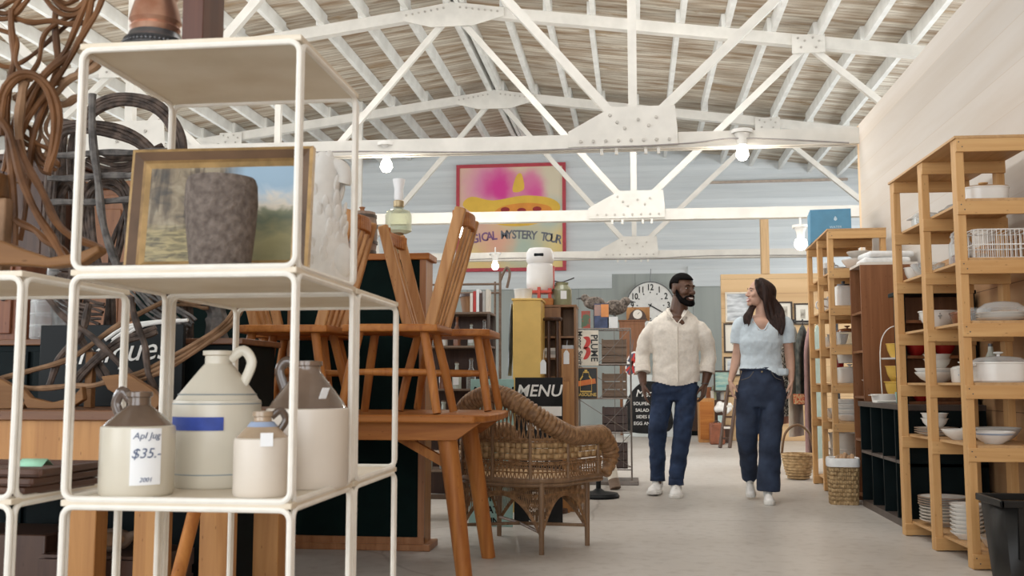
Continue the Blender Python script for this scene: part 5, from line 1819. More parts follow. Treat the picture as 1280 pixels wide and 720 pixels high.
# ================================================================= middle ground and rear wall
def at_floor(px, py):
    return WZ(px, py, 0)


# ---------------------------------------------------------------- big painting on the rear wall (abstract stand-in with its lettering)
def wash_mat():
    m, nt, b = _nodes('watercolour_wash')
    tc = nt.nodes.new('ShaderNodeTexCoord')

    def blob(cx, cz, r, soft):
        v = nt.nodes.new('ShaderNodeVectorMath')
        v.operation = 'DISTANCE'
        mp = nt.nodes.new('ShaderNodeMapping')
        mp.inputs['Scale'].default_value = (1, 0, 1)
        nz = nt.nodes.new('ShaderNodeTexNoise')
        nz.inputs['Scale'].default_value = 5
        nz.inputs['Detail'].default_value = 5
        ad = nt.nodes.new('ShaderNodeMix')
        ad.data_type = 'VECTOR'
        ad.inputs['Factor'].default_value = 0.16
        nt.links.new(tc.outputs['Generated'], nz.inputs[0])
        nt.links.new(tc.outputs['Generated'], ad.inputs[4])
        nt.links.new(nz.outputs['Color'], ad.inputs[5])
        nt.links.new(ad.outputs[1], mp.inputs[0])
        nt.links.new(mp.outputs[0], v.inputs[0])
        v.inputs[1].default_value = (cx * 0.84 + 0.08, 0, cz * 0.84 + 0.08)
        mr = nt.nodes.new('ShaderNodeMapRange')
        mr.interpolation_type = 'SMOOTHSTEP'
        mr.inputs['From Min'].default_value = r + soft
        mr.inputs['From Max'].default_value = max(0, r - soft)
        nt.links.new(v.outputs['Value'], mr.inputs[0])
        return mr.outputs[0]
    cur = None
    rgb = nt.nodes.new('ShaderNodeRGB')
    rgb.outputs[0].default_value = (0.78, 0.60, 0.40, 1)
    cur = rgb.outputs[0]
    for cx, cz, r, s, c in ((0.9, 0.85, 0.25, 0.2, (0.70, 0.62, 0.46)), (0.25, 0.12, 0.3, 0.25, (0.80, 0.60, 0.26)), (0.95, 0.15, 0.25, 0.2, (0.80, 0.62, 0.25)), (0.62, 0.2, 0.17, 0.15, (0.46, 0.55, 0.45)),
                            (0.35, 0.25, 0.12, 0.1, (0.78, 0.42, 0.30)), (0.9, 0.5, 0.12, 0.1, (0.48, 0.58, 0.52)), (0.15, 0.45, 0.14, 0.1, (0.74, 0.46, 0.36)),
                            (0.28, 0.83, 0.20, 0.13, (0.72, 0.26, 0.42)), (0.40, 0.80, 0.13, 0.09, (0.70, 0.04, 0.30)), (0.66, 0.80, 0.13, 0.08, (0.74, 0.20, 0.38)), (0.75, 0.73, 0.07, 0.06, (0.72, 0.10, 0.34))):
        mx = nt.nodes.new('ShaderNodeMix')
        mx.data_type = 'RGBA'
        nt.links.new(blob(cx, cz, r, s), mx.inputs['Factor'])
        nt.links.new(cur, mx.inputs[6])
        mx.inputs[7].default_value = (*c, 1)
        cur = mx.outputs[2]
    nt.links.new(cur, b.inputs['Base Color'])
    b.inputs['Roughness'].default_value = 0.6
    return m


YP = RY1 - 0.06
pa, pb = W(570, 340, YP), W(707, 203, YP)
pw, ph = pb.x - pa.x, pb.z - pa.z
t = thing('wall_painting', 'large red-framed painting with a yellow shape and pink cloud on the rear wall', 'painting', ((pa.x + pb.x) / 2, YP, pa.z))
M_REDF = mat('crimson_frame', (0.46, 0.055, 0.075), rough=0.5, var=0.08)
mb = MB()
e = 0.075
mb.bx(-pw / 2, pw / 2, -0.03, 0.05, 0, e).bx(-pw / 2, pw / 2, -0.03, 0.05, ph - e, ph).bx(-pw / 2, -pw / 2 + e, -0.03, 0.05, e, ph - e).bx(pw / 2 - e, pw / 2, -0.03, 0.05, e, ph - e)
mb.build('frame', M_REDF, t, world=False, smooth=False)
cv = MB().bx(-pw / 2 + e, pw / 2 - e, -0.005, 0.03, e, ph - e).build('canvas', wash_mat(), t, world=False)
M_YEL = mat('painted_yellow', (0.80, 0.50, 0.07), rough=0.6, var=0.06, scale=3)
M_ORA = mat('painted_orange', (0.78, 0.30, 0.05), rough=0.6, var=0.08, scale=3)
M_MAR = mat('painted_maroon', (0.33, 0.03, 0.03), rough=0.6)
M_PUR = mat('painted_plum', (0.20, 0.10, 0.24), rough=0.6)
M_GRY = mat('painted_slate', (0.16, 0.17, 0.20), rough=0.6)


def blobm(pts, y):
    P = bez([(x, 0, z) for x, z in pts], 48, closed=True)
    return MB().prism([(p.x, p.z) for p in P], 0.004, T(0, y, 0))


X = lambda f: -pw / 2 + f * pw
Z = lambda f: f * ph
blobm([(X(.06), Z(.62)), (X(.14), Z(.70)), (X(.34), Z(.66)), (X(.62), Z(.70)), (X(.86), Z(.67)), (X(.95), Z(.59)), (X(.88), Z(.49)), (X(.66), Z(.42)), (X(.40), Z(.43)), (X(.20), Z(.52))], -0.010).build('yellow_shape', M_YEL, cv, world=False)
blobm([(X(.34), Z(.52)), (X(.42), Z(.60)), (X(.64), Z(.63)), (X(.84), Z(.60)), (X(.86), Z(.53)), (X(.66), Z(.47)), (X(.44), Z(.46))], -0.014).build('orange_shape', M_ORA, cv, world=False)
for f, g in ((.45, .57), (.60, .56), (.74, .57)):
    blobm([(X(f) + 0.10 * cos(a), Z(g) + 0.06 * sin(a)) for a in [2 * pi * i / 8 for i in range(8)]], -0.018).build('maroon_fleck', M_MAR, cv, world=False)
blobm([(X(.52), Z(.74)), (X(.55), Z(.88)), (X(.60), Z(.90)), (X(.62), Z(.76))], -0.012).build('yellow_fleck', M_YEL, cv, world=False)
s = 'MAGICAL MYSTERY TOUR'
for i, chx in enumerate(s):
    if chx == ' ':
        continue
    u = i / (len(s) - 1)
    a = (0.5 - u) * 0.42
    x = X(.085 + .85 * u)
    z = Z(.335) - (2 * u - 1) ** 2 * Z(.052)
    MB().text(chx, 0.27, T(x, -0.009, z) @ RY(-a), depth=0.004, bold=0.006, xs=0.85).build('letter', M_PUR if i < 8 else M_GRY, cv, world=False)

# ---------------------------------------------------------------- wall clock
YK = RY1 - 0.08
ck = W(813, 382, YK)
t = thing('wall_clock', 'large white wall clock with bold numerals behind the man', 'clock', (ck.x, YK, ck.z))
R = 29 / F_PX * YK
MB().lathe([(0, 0), (R, 0), (R, 0.03), (0, 0.03)], seg=56, M=RX(pi / 2)).build('face', M_WHITE, t, world=False)
MB().lathe([(R - 0.006, -0.01), (R + 0.014, -0.01), (R + 0.014, 0.045), (R - 0.006, 0.045)], seg=56, M=RX(pi / 2)).build('rim', M_PEWTER, t, world=False)
for h in range(1, 13):
    a = pi / 2 - 2 * pi * h / 12
    MB().text(str(h), 0.19, T(0.77 * R * cos(a), -0.034, 0.77 * R * sin(a)), depth=0.004, bold=0.004, xs=0.8).build('numeral', M_BLACK, t, world=False)
    MB().bx(-0.012, 0.012, -0.036, -0.03, 0, 0.03, T(0.53 * R * cos(a), 0, 0.53 * R * sin(a)) @ RY(pi / 2 - a)).build('hour_mark', M_BLACK, t, world=False)
MB().bx(-0.012, 0.012, -0.042, -0.036, -0.05, 0.26, RY(2.1)).build('hour_hand', M_BLACK, t, world=False)
MB().bx(-0.009, 0.009, -0.048, -0.042, -0.05, 0.38, RY(-2.6)).build('minute_hand', M_BLACK, t, world=False)
MB().tube([(0, -0.005, R), (0.02, -0.005, R + 0.30)], 0.008, 6).build('hanging_wire', M_PEWTER, t, world=False)

# ---------------------------------------------------------------- menu boards
M_CHALK = mat('chalkboard', (0.020, 0.020, 0.021), spec=0.15, rough=0.7, var=0.35, scale=6)
M_TEAL = mat('pale_teal_board', (0.33, 0.53, 0.50), rough=0.6, var=0.06)


def board(px0, px1, pyt, pyb, lines, m, ml, label, tilt=-0.06, heads=None):
    b0 = at_floor((px0 + px1) / 2, pyb)
    Y = b0.y
    w_ = (px1 - px0) / F_PX * Y
    h = W(640, pyt, Y + 0.05).z / cos(tilt)
    t = thing('menu_board', label, 'sign', (b0.x, Y, 0))
    t.rotation_euler = (tilt, 0, 0)
    MB().bx(-w_ / 2, w_ / 2, -0.009, 0.009, 0.0, h).build('board', m, t, world=False, bevel=0.002)
    for s, f, sz, sh in lines:
        MB().text(s, sz * w_, T(0, -0.0105, f * h), depth=0.002, shear=sh, bold=0.0015).build('lettering', ml, t, world=False)
    return t, w_, h


t, w_, h_ = board(643, 703, 472, 656, [('MENU', 0.905, 0.345, 0.2), ('MON', 0.66, 0.22, 0), ('TUE', 0.53, 0.22, 0), ('WED', 0.42, 0.22, 0), ('THR', 0.30, 0.22, 0), ('FRI', 0.19, 0.22, 0), ('SAT', 0.11, 0.22, 0), ('SUN', 0.035, 0.20, 0)], M_CHALK, M_WHITE, 'tall black menu board with white weekday lettering behind the wicker armchair')
MB().bx(-w_ / 2 + 0.005, w_ / 2 - 0.005, -0.0105, -0.009, h_ * 0.735, h_ * 0.80).build('white_strip', M_PALEBLUE if False else M_CERA, t, world=False)
board(586, 641, 474, 658, [('MENU', 0.905, 0.345, 0.2), ('MON', 0.66, 0.22, 0), ('TUE', 0.53, 0.22, 0), ('WED', 0.42, 0.22, 0), ('THR', 0.30, 0.22, 0), ('FRI', 0.19, 0.22, 0), ('SAT', 0.11, 0.22, 0), ('SUN', 0.035, 0.20, 0)], M_TEAL, M_BLACK, 'tall teal menu board with dark weekday lettering behind the wicker armchair')

# ---------------------------------------------------------------- yellow cupboard, cooler, tub
M_YCUP = mat('yellow_cupboard_paint', (0.74, 0.49, 0.14), rough=0.55, var=0.07, scale=7)
YY = 6.75
x0, x1 = W(641, 430, YY).x, W(676, 430, YY).x
yz = W(650, 373, YY).z
t = thing('yellow_cupboard', 'tall narrow yellow painted cupboard behind the menu boards', 'cupboard', ((x0 + x1) / 2, YY + 0.15, 0))
MB().bx(x0, x1, YY, YY + 0.30, 0.02, yz - 0.015).build('body', M_YCUP, t, bevel=0.003)
MB().bx(x0 - 0.008, x1 + 0.008, YY - 0.008, YY + 0.31, yz - 0.015, yz).build('top', M_YCUP, t, bevel=0.003)
MB().bx(x0 + 0.01, x1 - 0.01, YY + 0.01, YY + 0.29, 0, 0.02).build('plinth', M_TRIMW, t)
# denim cloth hung down its left side
M_DENIMC = mat('washed_denim', (0.32, 0.40, 0.48), rough=0.85, var=0.3, scale=14, col2=(0.5, 0.56, 0.62))
mb = MB()
for i in range(7):
    for j in range(2):
        pass
vs, fs = [], []
zt, zb = W(635, 378, YY).z, W(635, 470, YY).z
for r in range(12):
    for c in range(7):
        u, v = c / 6, r / 11
        vs.append((x0 - 0.012 - 0.02 * v - 0.012 * abs(sin(c * 1.7 + r * 0.35)), YY - 0.0 + 0.24 * u, zt + (zb - zt) * v))
for r in range(11):
    for c in range(6):
        i = r * 7 + c
        fs.append((i, i + 1, i + 8, i + 7))
mb.add(vs, fs).thing('denim_cloth', M_DENIMC, 'washed blue denim cloth hanging beside the yellow cupboard', 'cloth', mods=[('SOLIDIFY', dict(thickness=0.006)), ('SUBSURF', dict(levels=1, render_levels=1))])
k = YY / F_PX
tb = W(653, 372, YY + 0.08)
ware(I4, W(654, 372, YY + 0.085).x, YY + 0.085, yz, 'white_tub', P_CROCK, 12.5 * k, 13 * k, M_CERA, 'white oval tub on top of the yellow cupboard', 'tub', None, seg=28)
M_WPLAST = mat('white_plastic', (0.80, 0.78, 0.76), rough=0.3, var=0.02)
M_REDP = mat('red_plastic', (0.55, 0.055, 0.025), rough=0.35, var=0.06)
# drinks cooler on a red stand, standing on the cubby shelf
YQ = 7.1
qx0, qx1 = W(677, 430, YQ).x, W(720, 430, YQ).x
qz = W(700, 381, YQ).z
M_CUBBY = wood('cubby_wood', (0.30, 0.155, 0.07), (0.20, 0.095, 0.04), axis=2, rough=0.5)
t = thing('cubby_shelf', 'brown open cubby shelf to the right of the yellow cupboard', 'shelf', ((qx0 + qx1) / 2, YQ + 0.14, 0))
qx0b = qx0 - 0.06
for x in (qx0b, (qx0 + qx1) / 2 + 0.0, qx1 - 0.014):
    MB().bx(x, x + 0.014, YQ, YQ + 0.28, 0, qz - 0.016).build('side_panel', M_CUBBY, t)
MB().bx(qx0b - 0.005, qx1 + 0.005, YQ - 0.005, YQ + 0.285, qz - 0.016, qz).build('top', M_CUBBY, t)
MB().bx(qx0b, qx1, YQ + 0.27, YQ + 0.28, 0, qz - 0.016).build('back_panel', M_CUBBY, t)
MB().bx(qx0b + 0.014, (qx0 + qx1) / 2, YQ - 0.004, YQ + 0.01, qz - 0.10, qz - 0.02).build('drawer', M_CUBBY, t)
cl = []
for py in (420, 447, 470, 500):
    z = W(700, py, YQ).z
    MB().bx(qx0b + 0.014, qx1 - 0.014, YQ + 0.005, YQ + 0.27, z - 0.014, z).build('shelf_board', M_CUBBY, t)
    cl.append(z)
for i, (col, hh) in enumerate(((M_CERB, 0.10), (M_GREYCH, 0.12), (M_PAPER, 0.11))):
    MB().bx(qx0b + 0.03, qx0b + 0.17, YQ + 0.03, YQ + 0.20, cl[1] + 0.0005 + 0.024 * i, cl[1] + 0.0225 + 0.024 * i).thing('old_book', col, ('bottom', 'middle', 'top')[i] + ' book of the flat pile inside the brown cubby shelf', 'book', 'books in the cubby shelf')
MB().bx((qx0 + qx1) / 2 + 0.02, qx1 - 0.02, YQ + 0.05, YQ + 0.2, cl[1] + 0.0005, cl[1] + 0.09).thing('paper_box', M_PAPER, 'small white box in the right bay of the brown cubby shelf', 'box')
# cooler
kq = (YQ + 0.10) / F_PX
cxq, cyq = W(675, 365, YQ + 0.10).x, YQ + 0.11
MB().bx(-0.09, 0.10, -0.09, 0.09, 0, 0.05).xf(T(cxq, cyq, qz + 0.0005)).thing('wooden_block', M_OAK, 'wooden block lifting the white cooler on the cubby shelf', 'block', bevel=0.003)
t = thing('drinks_cooler', 'white drinks cooler with red spout legs on the cubby shelf', 'cooler', (cxq, cyq, qz + 0.051))
hC = W(675, 311, cyq).z - qz - 0.051
rC = 17.5 * kq
MB().lathe([(0, hC * 0.16), (rC * 0.8, hC * 0.16), (rC * 0.96, hC * 0.22), (rC, hC * 0.3), (rC * 0.97, hC * 0.62), (rC * 0.88, hC * 0.70), (rC * 0.8, hC * 0.72), (0, hC * 0.72)], seg=32).build('body', M_WPLAST, t, world=False)
l = MB().lathe([(0, hC * 0.70), (rC * 0.9, hC * 0.70), (rC * 1.0, hC * 0.76), (rC * 0.98, hC * 0.92), (rC * 0.8, hC * 1.0), (0, hC * 1.0)], seg=32).build('lid', M_WPLAST, t, world=False)
MB().bx(-0.035, 0.035, -rC * 1.02, -rC * 0.9, hC * 0.82, hC * 0.88).build('grip_slot', M_BLACK, l, world=False, bevel=0.006)
for x in (-rC * 0.75, 0.0, rC * 0.75):
    MB().bx(x - 0.012, x + 0.012, -rC * 0.95 + abs(x) * 0.4, -rC * 0.7 + abs(x) * 0.4, 0.0, hC * (0.36 if x == 0 else 0.2)).build('leg', M_REDP, t, world=False, bevel=0.003)
MB().bx(-rC * 0.9, rC * 0.9, -rC * 0.9, rC * 0.5, hC * 0.10, hC * 0.155).build('stand_plate', M_REDP, t, world=False, bevel=0.004)
MB().bx(rC * 0.94, rC * 1.04, -0.02, 0.02, hC * 0.2, hC * 0.65).build('sight_tube', M_REDP, t, world=False)
# green jar
gxq = W(697, 380, YQ + 0.14).x
M_SAGE = mat('sage_glaze', (0.30, 0.31, 0.19), rough=0.25, var=0.15, spec=0.6)
t = thing('sage_jar', 'sage green jar with wire bail and white tag on the cubby shelf', 'jar', (gxq + 0.03, YQ + 0.15, qz))
hj = 30 * kq
MB().lathe([(0, 0), (0.066, 0), (0.072, 0.01), (0.072, hj * 0.7), (0.05, hj * 0.86), (0.046, hj * 0.9), (0.05, hj), (0.04, hj), (0, hj * 0.95)], seg=28).build('body', M_SAGE, t, world=False)
MB().tube(bez([(-0.05, 0, hj * 0.88), (-0.06, -0.03, hj * 1.06), (0.0, -0.04, hj * 1.0), (0.06, -0.02, hj * 1.12), (0.09, 0, hj * 1.2)], 20), 0.005, 6).build('bail_wire', M_PEWTER, t, world=False)
MB().bx(-0.022, 0.022, -0.0765, -0.0745, hj * 0.28, hj * 0.62, RZ(0.25) @ RX(0.0)).build('tag', M_PAPER, t, world=False)
# dark pedestal stand in front
px_ = W(691, 397, YQ - 0.16)
t = thing('plant_stand', 'dark pedestal stand with round top in front of the cubby shelf', 'stand', (px_.x, YQ - 0.16, 0))
M_DKWOOD = wood('dark_stain_wood', (0.085, 0.045, 0.03), (0.05, 0.025, 0.018), axis=2, rough=0.35)
hz = px_.z
MB().lathe([(0, hz - 0.022), (0.065, hz - 0.022), (0.07, hz - 0.01), (0.065, hz), (0, hz)], seg=28).build('top', M_DKWOOD, t, world=False)
for x in (-0.03, 0.03):
    MB().tube([(x, 0, 0.03), (x, 0, hz - 0.02)], 0.013, 10).build('post', M_DKWOOD, t, world=False)
MB().lathe([(0, 0), (0.10, 0), (0.095, 0.03), (0, 0.035)], seg=24).build('base', M_DKWOOD, t, world=False)
# loose boards beside it
for px0, px1, pt, pb_, Y_, lab in ((702, 718, 436, 604, 7.0, 'upright brown board leaning on the cubby shelf beside the PLUME sign'), (702, 712, 477, 606, 6.94, 'short pale brown board next to the black menu board')):
    a, b = W(px0, 560, Y_), W(px1, 560, Y_)
    MB().bx(a.x, b.x, Y_, Y_ + 0.02, 0, W(px0, pt, Y_).z).thing('wooden_board', M_OAKL if px1 == 718 else M_ORANGE, lab, 'board', bevel=0.002)
for px, py, Y_, lab in ((679, 459, 6.7, 'white paper tag hanging by the dark pedestal stand'), (708, 447, 6.9983, 'white paper tag hanging on the upright brown board')):
    c = W(px, py, Y_)
    t = thing('paper_tag', lab, 'tag', (c.x, Y_, c.z))
    MB().prism([(-0.02, -0.045), (0.02, -0.045), (0.02, 0.03), (0.008, 0.05), (-0.008, 0.05), (-0.02, 0.03)], 0.0015).build('card', M_PAPER, t, world=False)
    MB().tube([(0, 0, 0.045), (0.006, 0.012, 0.12)], 0.0012, 5).build('string', M_PAPER, t, world=False)

# ---------------------------------------------------------------- wire display rack with tin signs
wp = at_floor(755, 601)
WY = 9.05
wx = W(756, 500, WY).x
t = thing('wire_display_rack', 'grey wire display rack hung with tin signs, round black foot', 'rack', (wx, WY, 0))
M_RWIRE = mat('grey_rack_wire', (0.20, 0.17, 0.15), rough=0.4, metal=0.5)
zt = W(750, 412, WY).z
hw = 0.235
for x in (-hw, hw):
    for y in (-0.16, 0.16):
        MB().tube([(x, y, 0.04), (x, y, zt)], 0.007, 8).build('upright', M_RWIRE, t, world=False)
for py in (412, 456, 498, 540, 585):
    z = W(750, py, WY).z
    mb = MB().tube(rrect((-hw, -0.16, z), (2 * hw, 0, 0), (0, 0.32, 0), 0.01), 0.006, 6, closed=True)
    for i in range(1, 8):
        x = -hw + 2 * hw * i / 8
        mb.tube([(x, -0.16, z), (x, 0.16, z)], 0.003, 5)
    mb.build('wire_tier', M_RWIRE, t, world=False)
    if py < 585:
        z2_ = W(750, py + 42, WY).z
        mb = MB()
        mb.tube([(-hw, -0.16, z), (hw, -0.16, z2_)], 0.003, 5).tube([(hw, -0.16, z), (-hw * 0.2, -0.16, z2_)], 0.003, 5)
        mb.tube([(hw, -0.16, z), (hw, 0.16, z2_)], 0.003, 5).tube([(hw, 0.16, z), (hw, -0.16, z2_)], 0.003, 5)
        mb.tube([(hw * 0.4, -0.16, z), (hw * 0.4, -0.16, z2_)], 0.003, 5).tube([(hw * 0.7, -0.16, z), (hw * 0.7, -0.16, z2_)], 0.003, 5)
        mb.build('wire_lattice', M_RWIRE, t, world=False)
MB().bx(-hw - 0.02, hw + 0.06, -0.19, 0.19, 0.0, 0.035).build('foot_frame', M_RWIRE, t, world=False, bevel=0.006)
# stuff held in its tiers: old crates
M_CRWOOD = wood('grey_crate_wood', (0.24, 0.17, 0.125), (0.15, 0.10, 0.07), axis=0, rough=0.7)
for i, (py, lab) in enumerate(((456, 'topmost old wooden crate in the wire display rack'), (498, 'second old wooden crate from the top of the wire rack'), (540, 'third old wooden crate from the top of the wire rack'), (585, 'lowest old wooden crate in the wire display rack'))):
    z = W(750, py, WY).z + 0.008
    mb = MB()
    hh = 0.22
    mb.bx(-0.02, 0.20, -0.13, 0.13, 0, 0.01)
    for y in (-0.13, 0.118):
        for q in range(3):
            mb.bx(-0.02, 0.20, y, y + 0.012, 0.004 + q * 0.072, 0.068 + q * 0.072)
    for x in (-0.02, 0.188):
        mb.bx(x, x + 0.012, -0.118, 0.118, 0, hh)
    mb.xf(T(wx, WY, z)).thing('wooden_crate', M_CRWOOD if i < 2 else M_DKWOOD, lab, 'crate', 'old crates in the wire display rack')
# PLUME sign, turned on its side
M_CREAMS = mat('cream_enamel', (0.66, 0.60, 0.50), rough=0.35, var=0.12, scale=9)
M_REDS = mat('sign_red', (0.50, 0.04, 0.03), rough=0.4)
M_SIGNBK = mat('sign_black', (0.02, 0.02, 0.018), rough=0.35)
SY = WY - 0.185
a, b = W(720, 457, SY), W(748, 413, SY)
sw, sh_ = b.x - a.x, b.z - a.z
t = thing('tin_sign', 'cream PLUME tin sign turned on its side, red plume mark, wire rack', 'sign', ((a.x + b.x) / 2, SY, a.z))
MB().bx(-sw / 2, sw / 2, -0.003, 0.003, 0, sh_).build('plate', M_CREAMS, t, world=False, bevel=0.002)
Rr = RY(pi / 2)
MB().text('PLUME', sw * 0.42, T(sw * 0.30, -0.0045, sh_ / 2) @ Rr, depth=0.002, bold=0.002, xs=0.95).build('lettering', M_SIGNBK, t, world=False)
MB().text('Motor Spirit', sw * 0.30, T(-sw * 0.33, -0.0045, sh_ / 2) @ Rr, depth=0.002, bold=0.001).build('lettering', M_SIGNBK, t, world=False)
for zc in (0.66, 0.36):
    P = bez([(-0.03, 0, sh_ * zc + 0.045), (0.02, 0, sh_ * zc + 0.05), (0.035, 0, sh_ * zc), (0.005, 0, sh_ * zc - 0.05), (-0.03, 0, sh_ * zc - 0.055), (-0.01, 0, sh_ * zc - 0.01), (-0.005, 0, sh_ * zc + 0.02)], 28, closed=True)
    MB().prism([(p.x - 0.005, p.z) for p in P], 0.002, T(0, -0.005, 0)).build('plume_mark', M_REDS, t, world=False)
# GASOLINE sign
a, b = W(719, 498, SY), W(746, 459, SY)
sw, sh_ = b.x - a.x, b.z - a.z
M_GOLD = mat('sign_gold', (0.62, 0.42, 0.10), rough=0.4)
M_ORB = mat('sign_orange', (0.62, 0.17, 0.04), rough=0.4)
t = thing('tin_sign', 'black GASOLINE tin sign with gold pump outline and orange ribbon', 'sign', ((a.x + b.x) / 2, SY, a.z))
MB().bx(-sw / 2, sw / 2, -0.003, 0.003, 0, sh_ - 0.008).build('plate', M_SIGNBK, t, world=False, bevel=0.002)
MB().bx(-sw / 2 - 0.004, sw / 2 + 0.004, -0.002, 0.006, -0.001, sh_ - 0.004).build('rim', M_OAKL, t, world=False)
out = [(-.26, .22), (-.26, .60), (-.15, .72), (-.12, .84), (.12, .84), (.15, .72), (.26, .60), (.26, .22), (-.26, .22)]
mb = MB()
for (x0_, z0_), (x1_, z1_) in zip(out, out[1:]):
    mb.bar((x0_ * sw, -0.0045, z0_ * sh_), (x1_ * sw, -0.0045, z1_ * sh_), 0.003, 0.012)
mb.bx(-0.012, 0.012, -0.006, -0.003, sh_ * 0.86, sh_ * 0.92).build('pump_outline', M_GOLD, t, world=False)
MB().bar((-sw * 0.44, -0.007, sh_ * 0.46), (sw * 0.44, -0.007, sh_ * 0.56), 0.003, 0.045).build('ribbon', M_ORB, t, world=False)
MB().text('GASOLINE', sw * 0.20, T(0, -0.0045, sh_ * 0.12), depth=0.002, bold=0.001).build('lettering', M_GOLD, t, world=False)
# stuffed birds, orange book, card on top
M_FEATH = mat('brown_grey_feathers', (0.15, 0.12, 0.10), rough=0.8, var=0.45, scale=50, bump=0.5, col2=(0.30, 0.25, 0.21))


def bird(px, py, label, rot, s=1.0, dy=0.0):
    c = W(px, py, WY)
    t = thing('stuffed_bird', label, 'bird', (c.x, WY + dy, zt + 0.006), rot)
    zc = c.z - zt
    mb = MB().ball((0, 0, zc), (0.10 * s, 0.055 * s, 0.06 * s), 18, 12, RY(0)).ball((-0.085 * s, 0, zc + 0.045 * s), (0.04 * s, 0.034 * s, 0.036 * s), 14, 10)
    mb.tube([(-0.05 * s, 0, zc + 0.02 * s), (-0.085 * s, 0, zc + 0.045 * s)], 0.032 * s, 10)
    mb.tube([(0.07 * s, 0, zc - 0.01 * s), (0.17 * s, 0, zc - 0.06 * s)], [0.04 * s, 0.015 * s], 8, flat=0.5)
    o = mb.build('body', M_FEATH, t, world=False, mods=[('REMESH', dict(mode='VOXEL', voxel_size=0.008)), ('SMOOTH', dict(iterations=3))])
    MB().tube([(-0.118 * s, 0, zc + 0.045 * s), (-0.165 * s, 0, zc + 0.036 * s)], [0.012 * s, 0.002], 8).build('beak', M_PEWTER, t, world=False)
    for y in (-1, 1):
        MB().prism([(-0.06 * s, 0.03 * s), (0.02 * s, 0.05 * s), (0.12 * s, -0.035 * s), (0.02 * s, -0.03 * s)], 0.012 * s, T(0, y * 0.052 * s - 0.006 * s, zc)).build('wing', M_FEATH, t, world=False)
        MB().tube([(0.0, y * 0.025 * s, zc - 0.03 * s), (0.0, y * 0.025 * s, 0.006)], 0.006, 6).build('leg', M_PEWTER, t, world=False)
    return t


bird(743, 380, 'stuffed brown bird looking left on top of the wire display rack', 0.15, 1.0, -0.03)
bird(768, 384, 'larger stuffed brown bird behind on the wire display rack, right', pi - 0.2, 1.2, 0.13)
bb = W(751, 412, WY - 0.06)
zr_ = zt + 0.008
hb_ = W(751, 380, WY - 0.07).z - zr_
M_NAVY = mat('navy_cover', (0.06, 0.08, 0.16), rough=0.5, var=0.3, scale=20)
t = thing('paperback_book', 'orange and navy paperback standing on the wire rack beneath the birds', 'book', (W(752, 400, WY - 0.10).x, WY - 0.10, zr_))
MB().bx(-0.065, 0.065, -0.012, 0.012, 0, hb_).build('cover', M_NAVY, t, world=False)
MB().bx(-0.005, 0.064, -0.014, -0.012, hb_ * 0.45, hb_ * 0.97).build('cover_panel', mat('orange_cover', (0.75, 0.30, 0.10), rough=0.5), t, world=False)
MB().bx(-0.064, -0.008, -0.014, -0.012, hb_ * 0.5, hb_ * 0.96).build('spine_band', M_BROWNDISH, t, world=False)
a = W(766, 404, WY - 0.10)
MB().bx(-0.045, 0.045, -0.002, 0.002, 0, W(766, 396, WY - 0.1).z - zr_).xf(T(a.x, WY - 0.11, zr_)).thing('price_card', M_PAPER, 'white price card standing on the wire display rack', 'card')
c = W(724, 400, WY + 0.1)
MB().bx(-0.04, 0.04, -0.02, 0.02, 0, 0.16).xf(T(W(728, 398, WY - 0.05).x + 0.03, WY - 0.02, zr_)).thing('small_tin', mat('green_tin', (0.12, 0.18, 0.10), rough=0.4, col2=(0.4, 0.08, 0.05), scale=14, contrast=0.05), 'small green and red tin at the left end of the wire rack top', 'tin')
# round black foot of a stand and a rolled rug
f = at_floor(748, 600)
t = thing('stand_base', 'round black metal stand base on the floor beside the wicker armchair', 'stand', (W(748, 596, 7.9).x, 7.9, 0))
MB().lathe([(0, 0), (0.16, 0), (0.165, 0.015), (0.15, 0.035), (0.05, 0.05), (0.02, 0.07), (0.016, 0.42), (0, 0.42)], seg=32).build('base', M_BLACK, t, world=False)
c = at_floor(763, 585)
t = thing('rolled_sign', 'rolled printed paper leaning against the wire display rack', 'roll', (W(760, 560, 8.55).x, 8.55, 0))
MB().tube([(0.05, -0.05, 0.05), (-0.02, 0.08, 0.42)], 0.045, 16).build('paper_roll', M_CREAMS, t, world=False)
MB().tube([(0.062, -0.072, 0.012), (0.045, -0.042, 0.08)], 0.047, 16).build('end_band', M_CRWOOD, t, world=False)

# ---------------------------------------------------------------- brown cabinet with mantel clock, oval sign
CY = 17.5
a, b = W(774, 400, CY), W(806, 400, CY)
t = thing('brown_cabinet', 'reddish brown cabinet behind the wire rack, mantel clock on top', 'cabinet', ((a.x + b.x) / 2, CY + 0.2, 0))
czb = a.z
MB().bx(a.x, b.x, CY, CY + 0.4, 0.05, czb - 0.02).build('body', M_VENEER, t, bevel=0.004)
MB().bx(a.x - 0.02, b.x + 0.02, CY - 0.02, CY + 0.42, czb - 0.02, czb).build('top', M_VENEER, t, bevel=0.004)
MB().bx(a.x + 0.03, b.x - 0.03, CY - 0.012, CY, 0.12, czb - 0.08).build('door', M_VENEER, t, bevel=0.004)
MB().bx(a.x, b.x, CY + 0.02, CY + 0.38, 0, 0.05).build('plinth', M_VENEER, t)
mc = W(797, 400, CY + 0.12)
t = thing('mantel_clock', 'dark arched mantel clock on the brown cabinet, left of the man', 'clock', (mc.x, CY + 0.12, czb))
P = [(-0.17, 0), (0.17, 0), (0.17, 0.02)] + [(0.15 * cos(pi * i / 14), 0.03 + 0.16 * sin(pi * i / 14)) for i in range(15)] + [(-0.17, 0.02)]
MB().prism(P, 0.12, T(0, -0.06, 0)).build('case', M_DKWOOD, t, world=False)
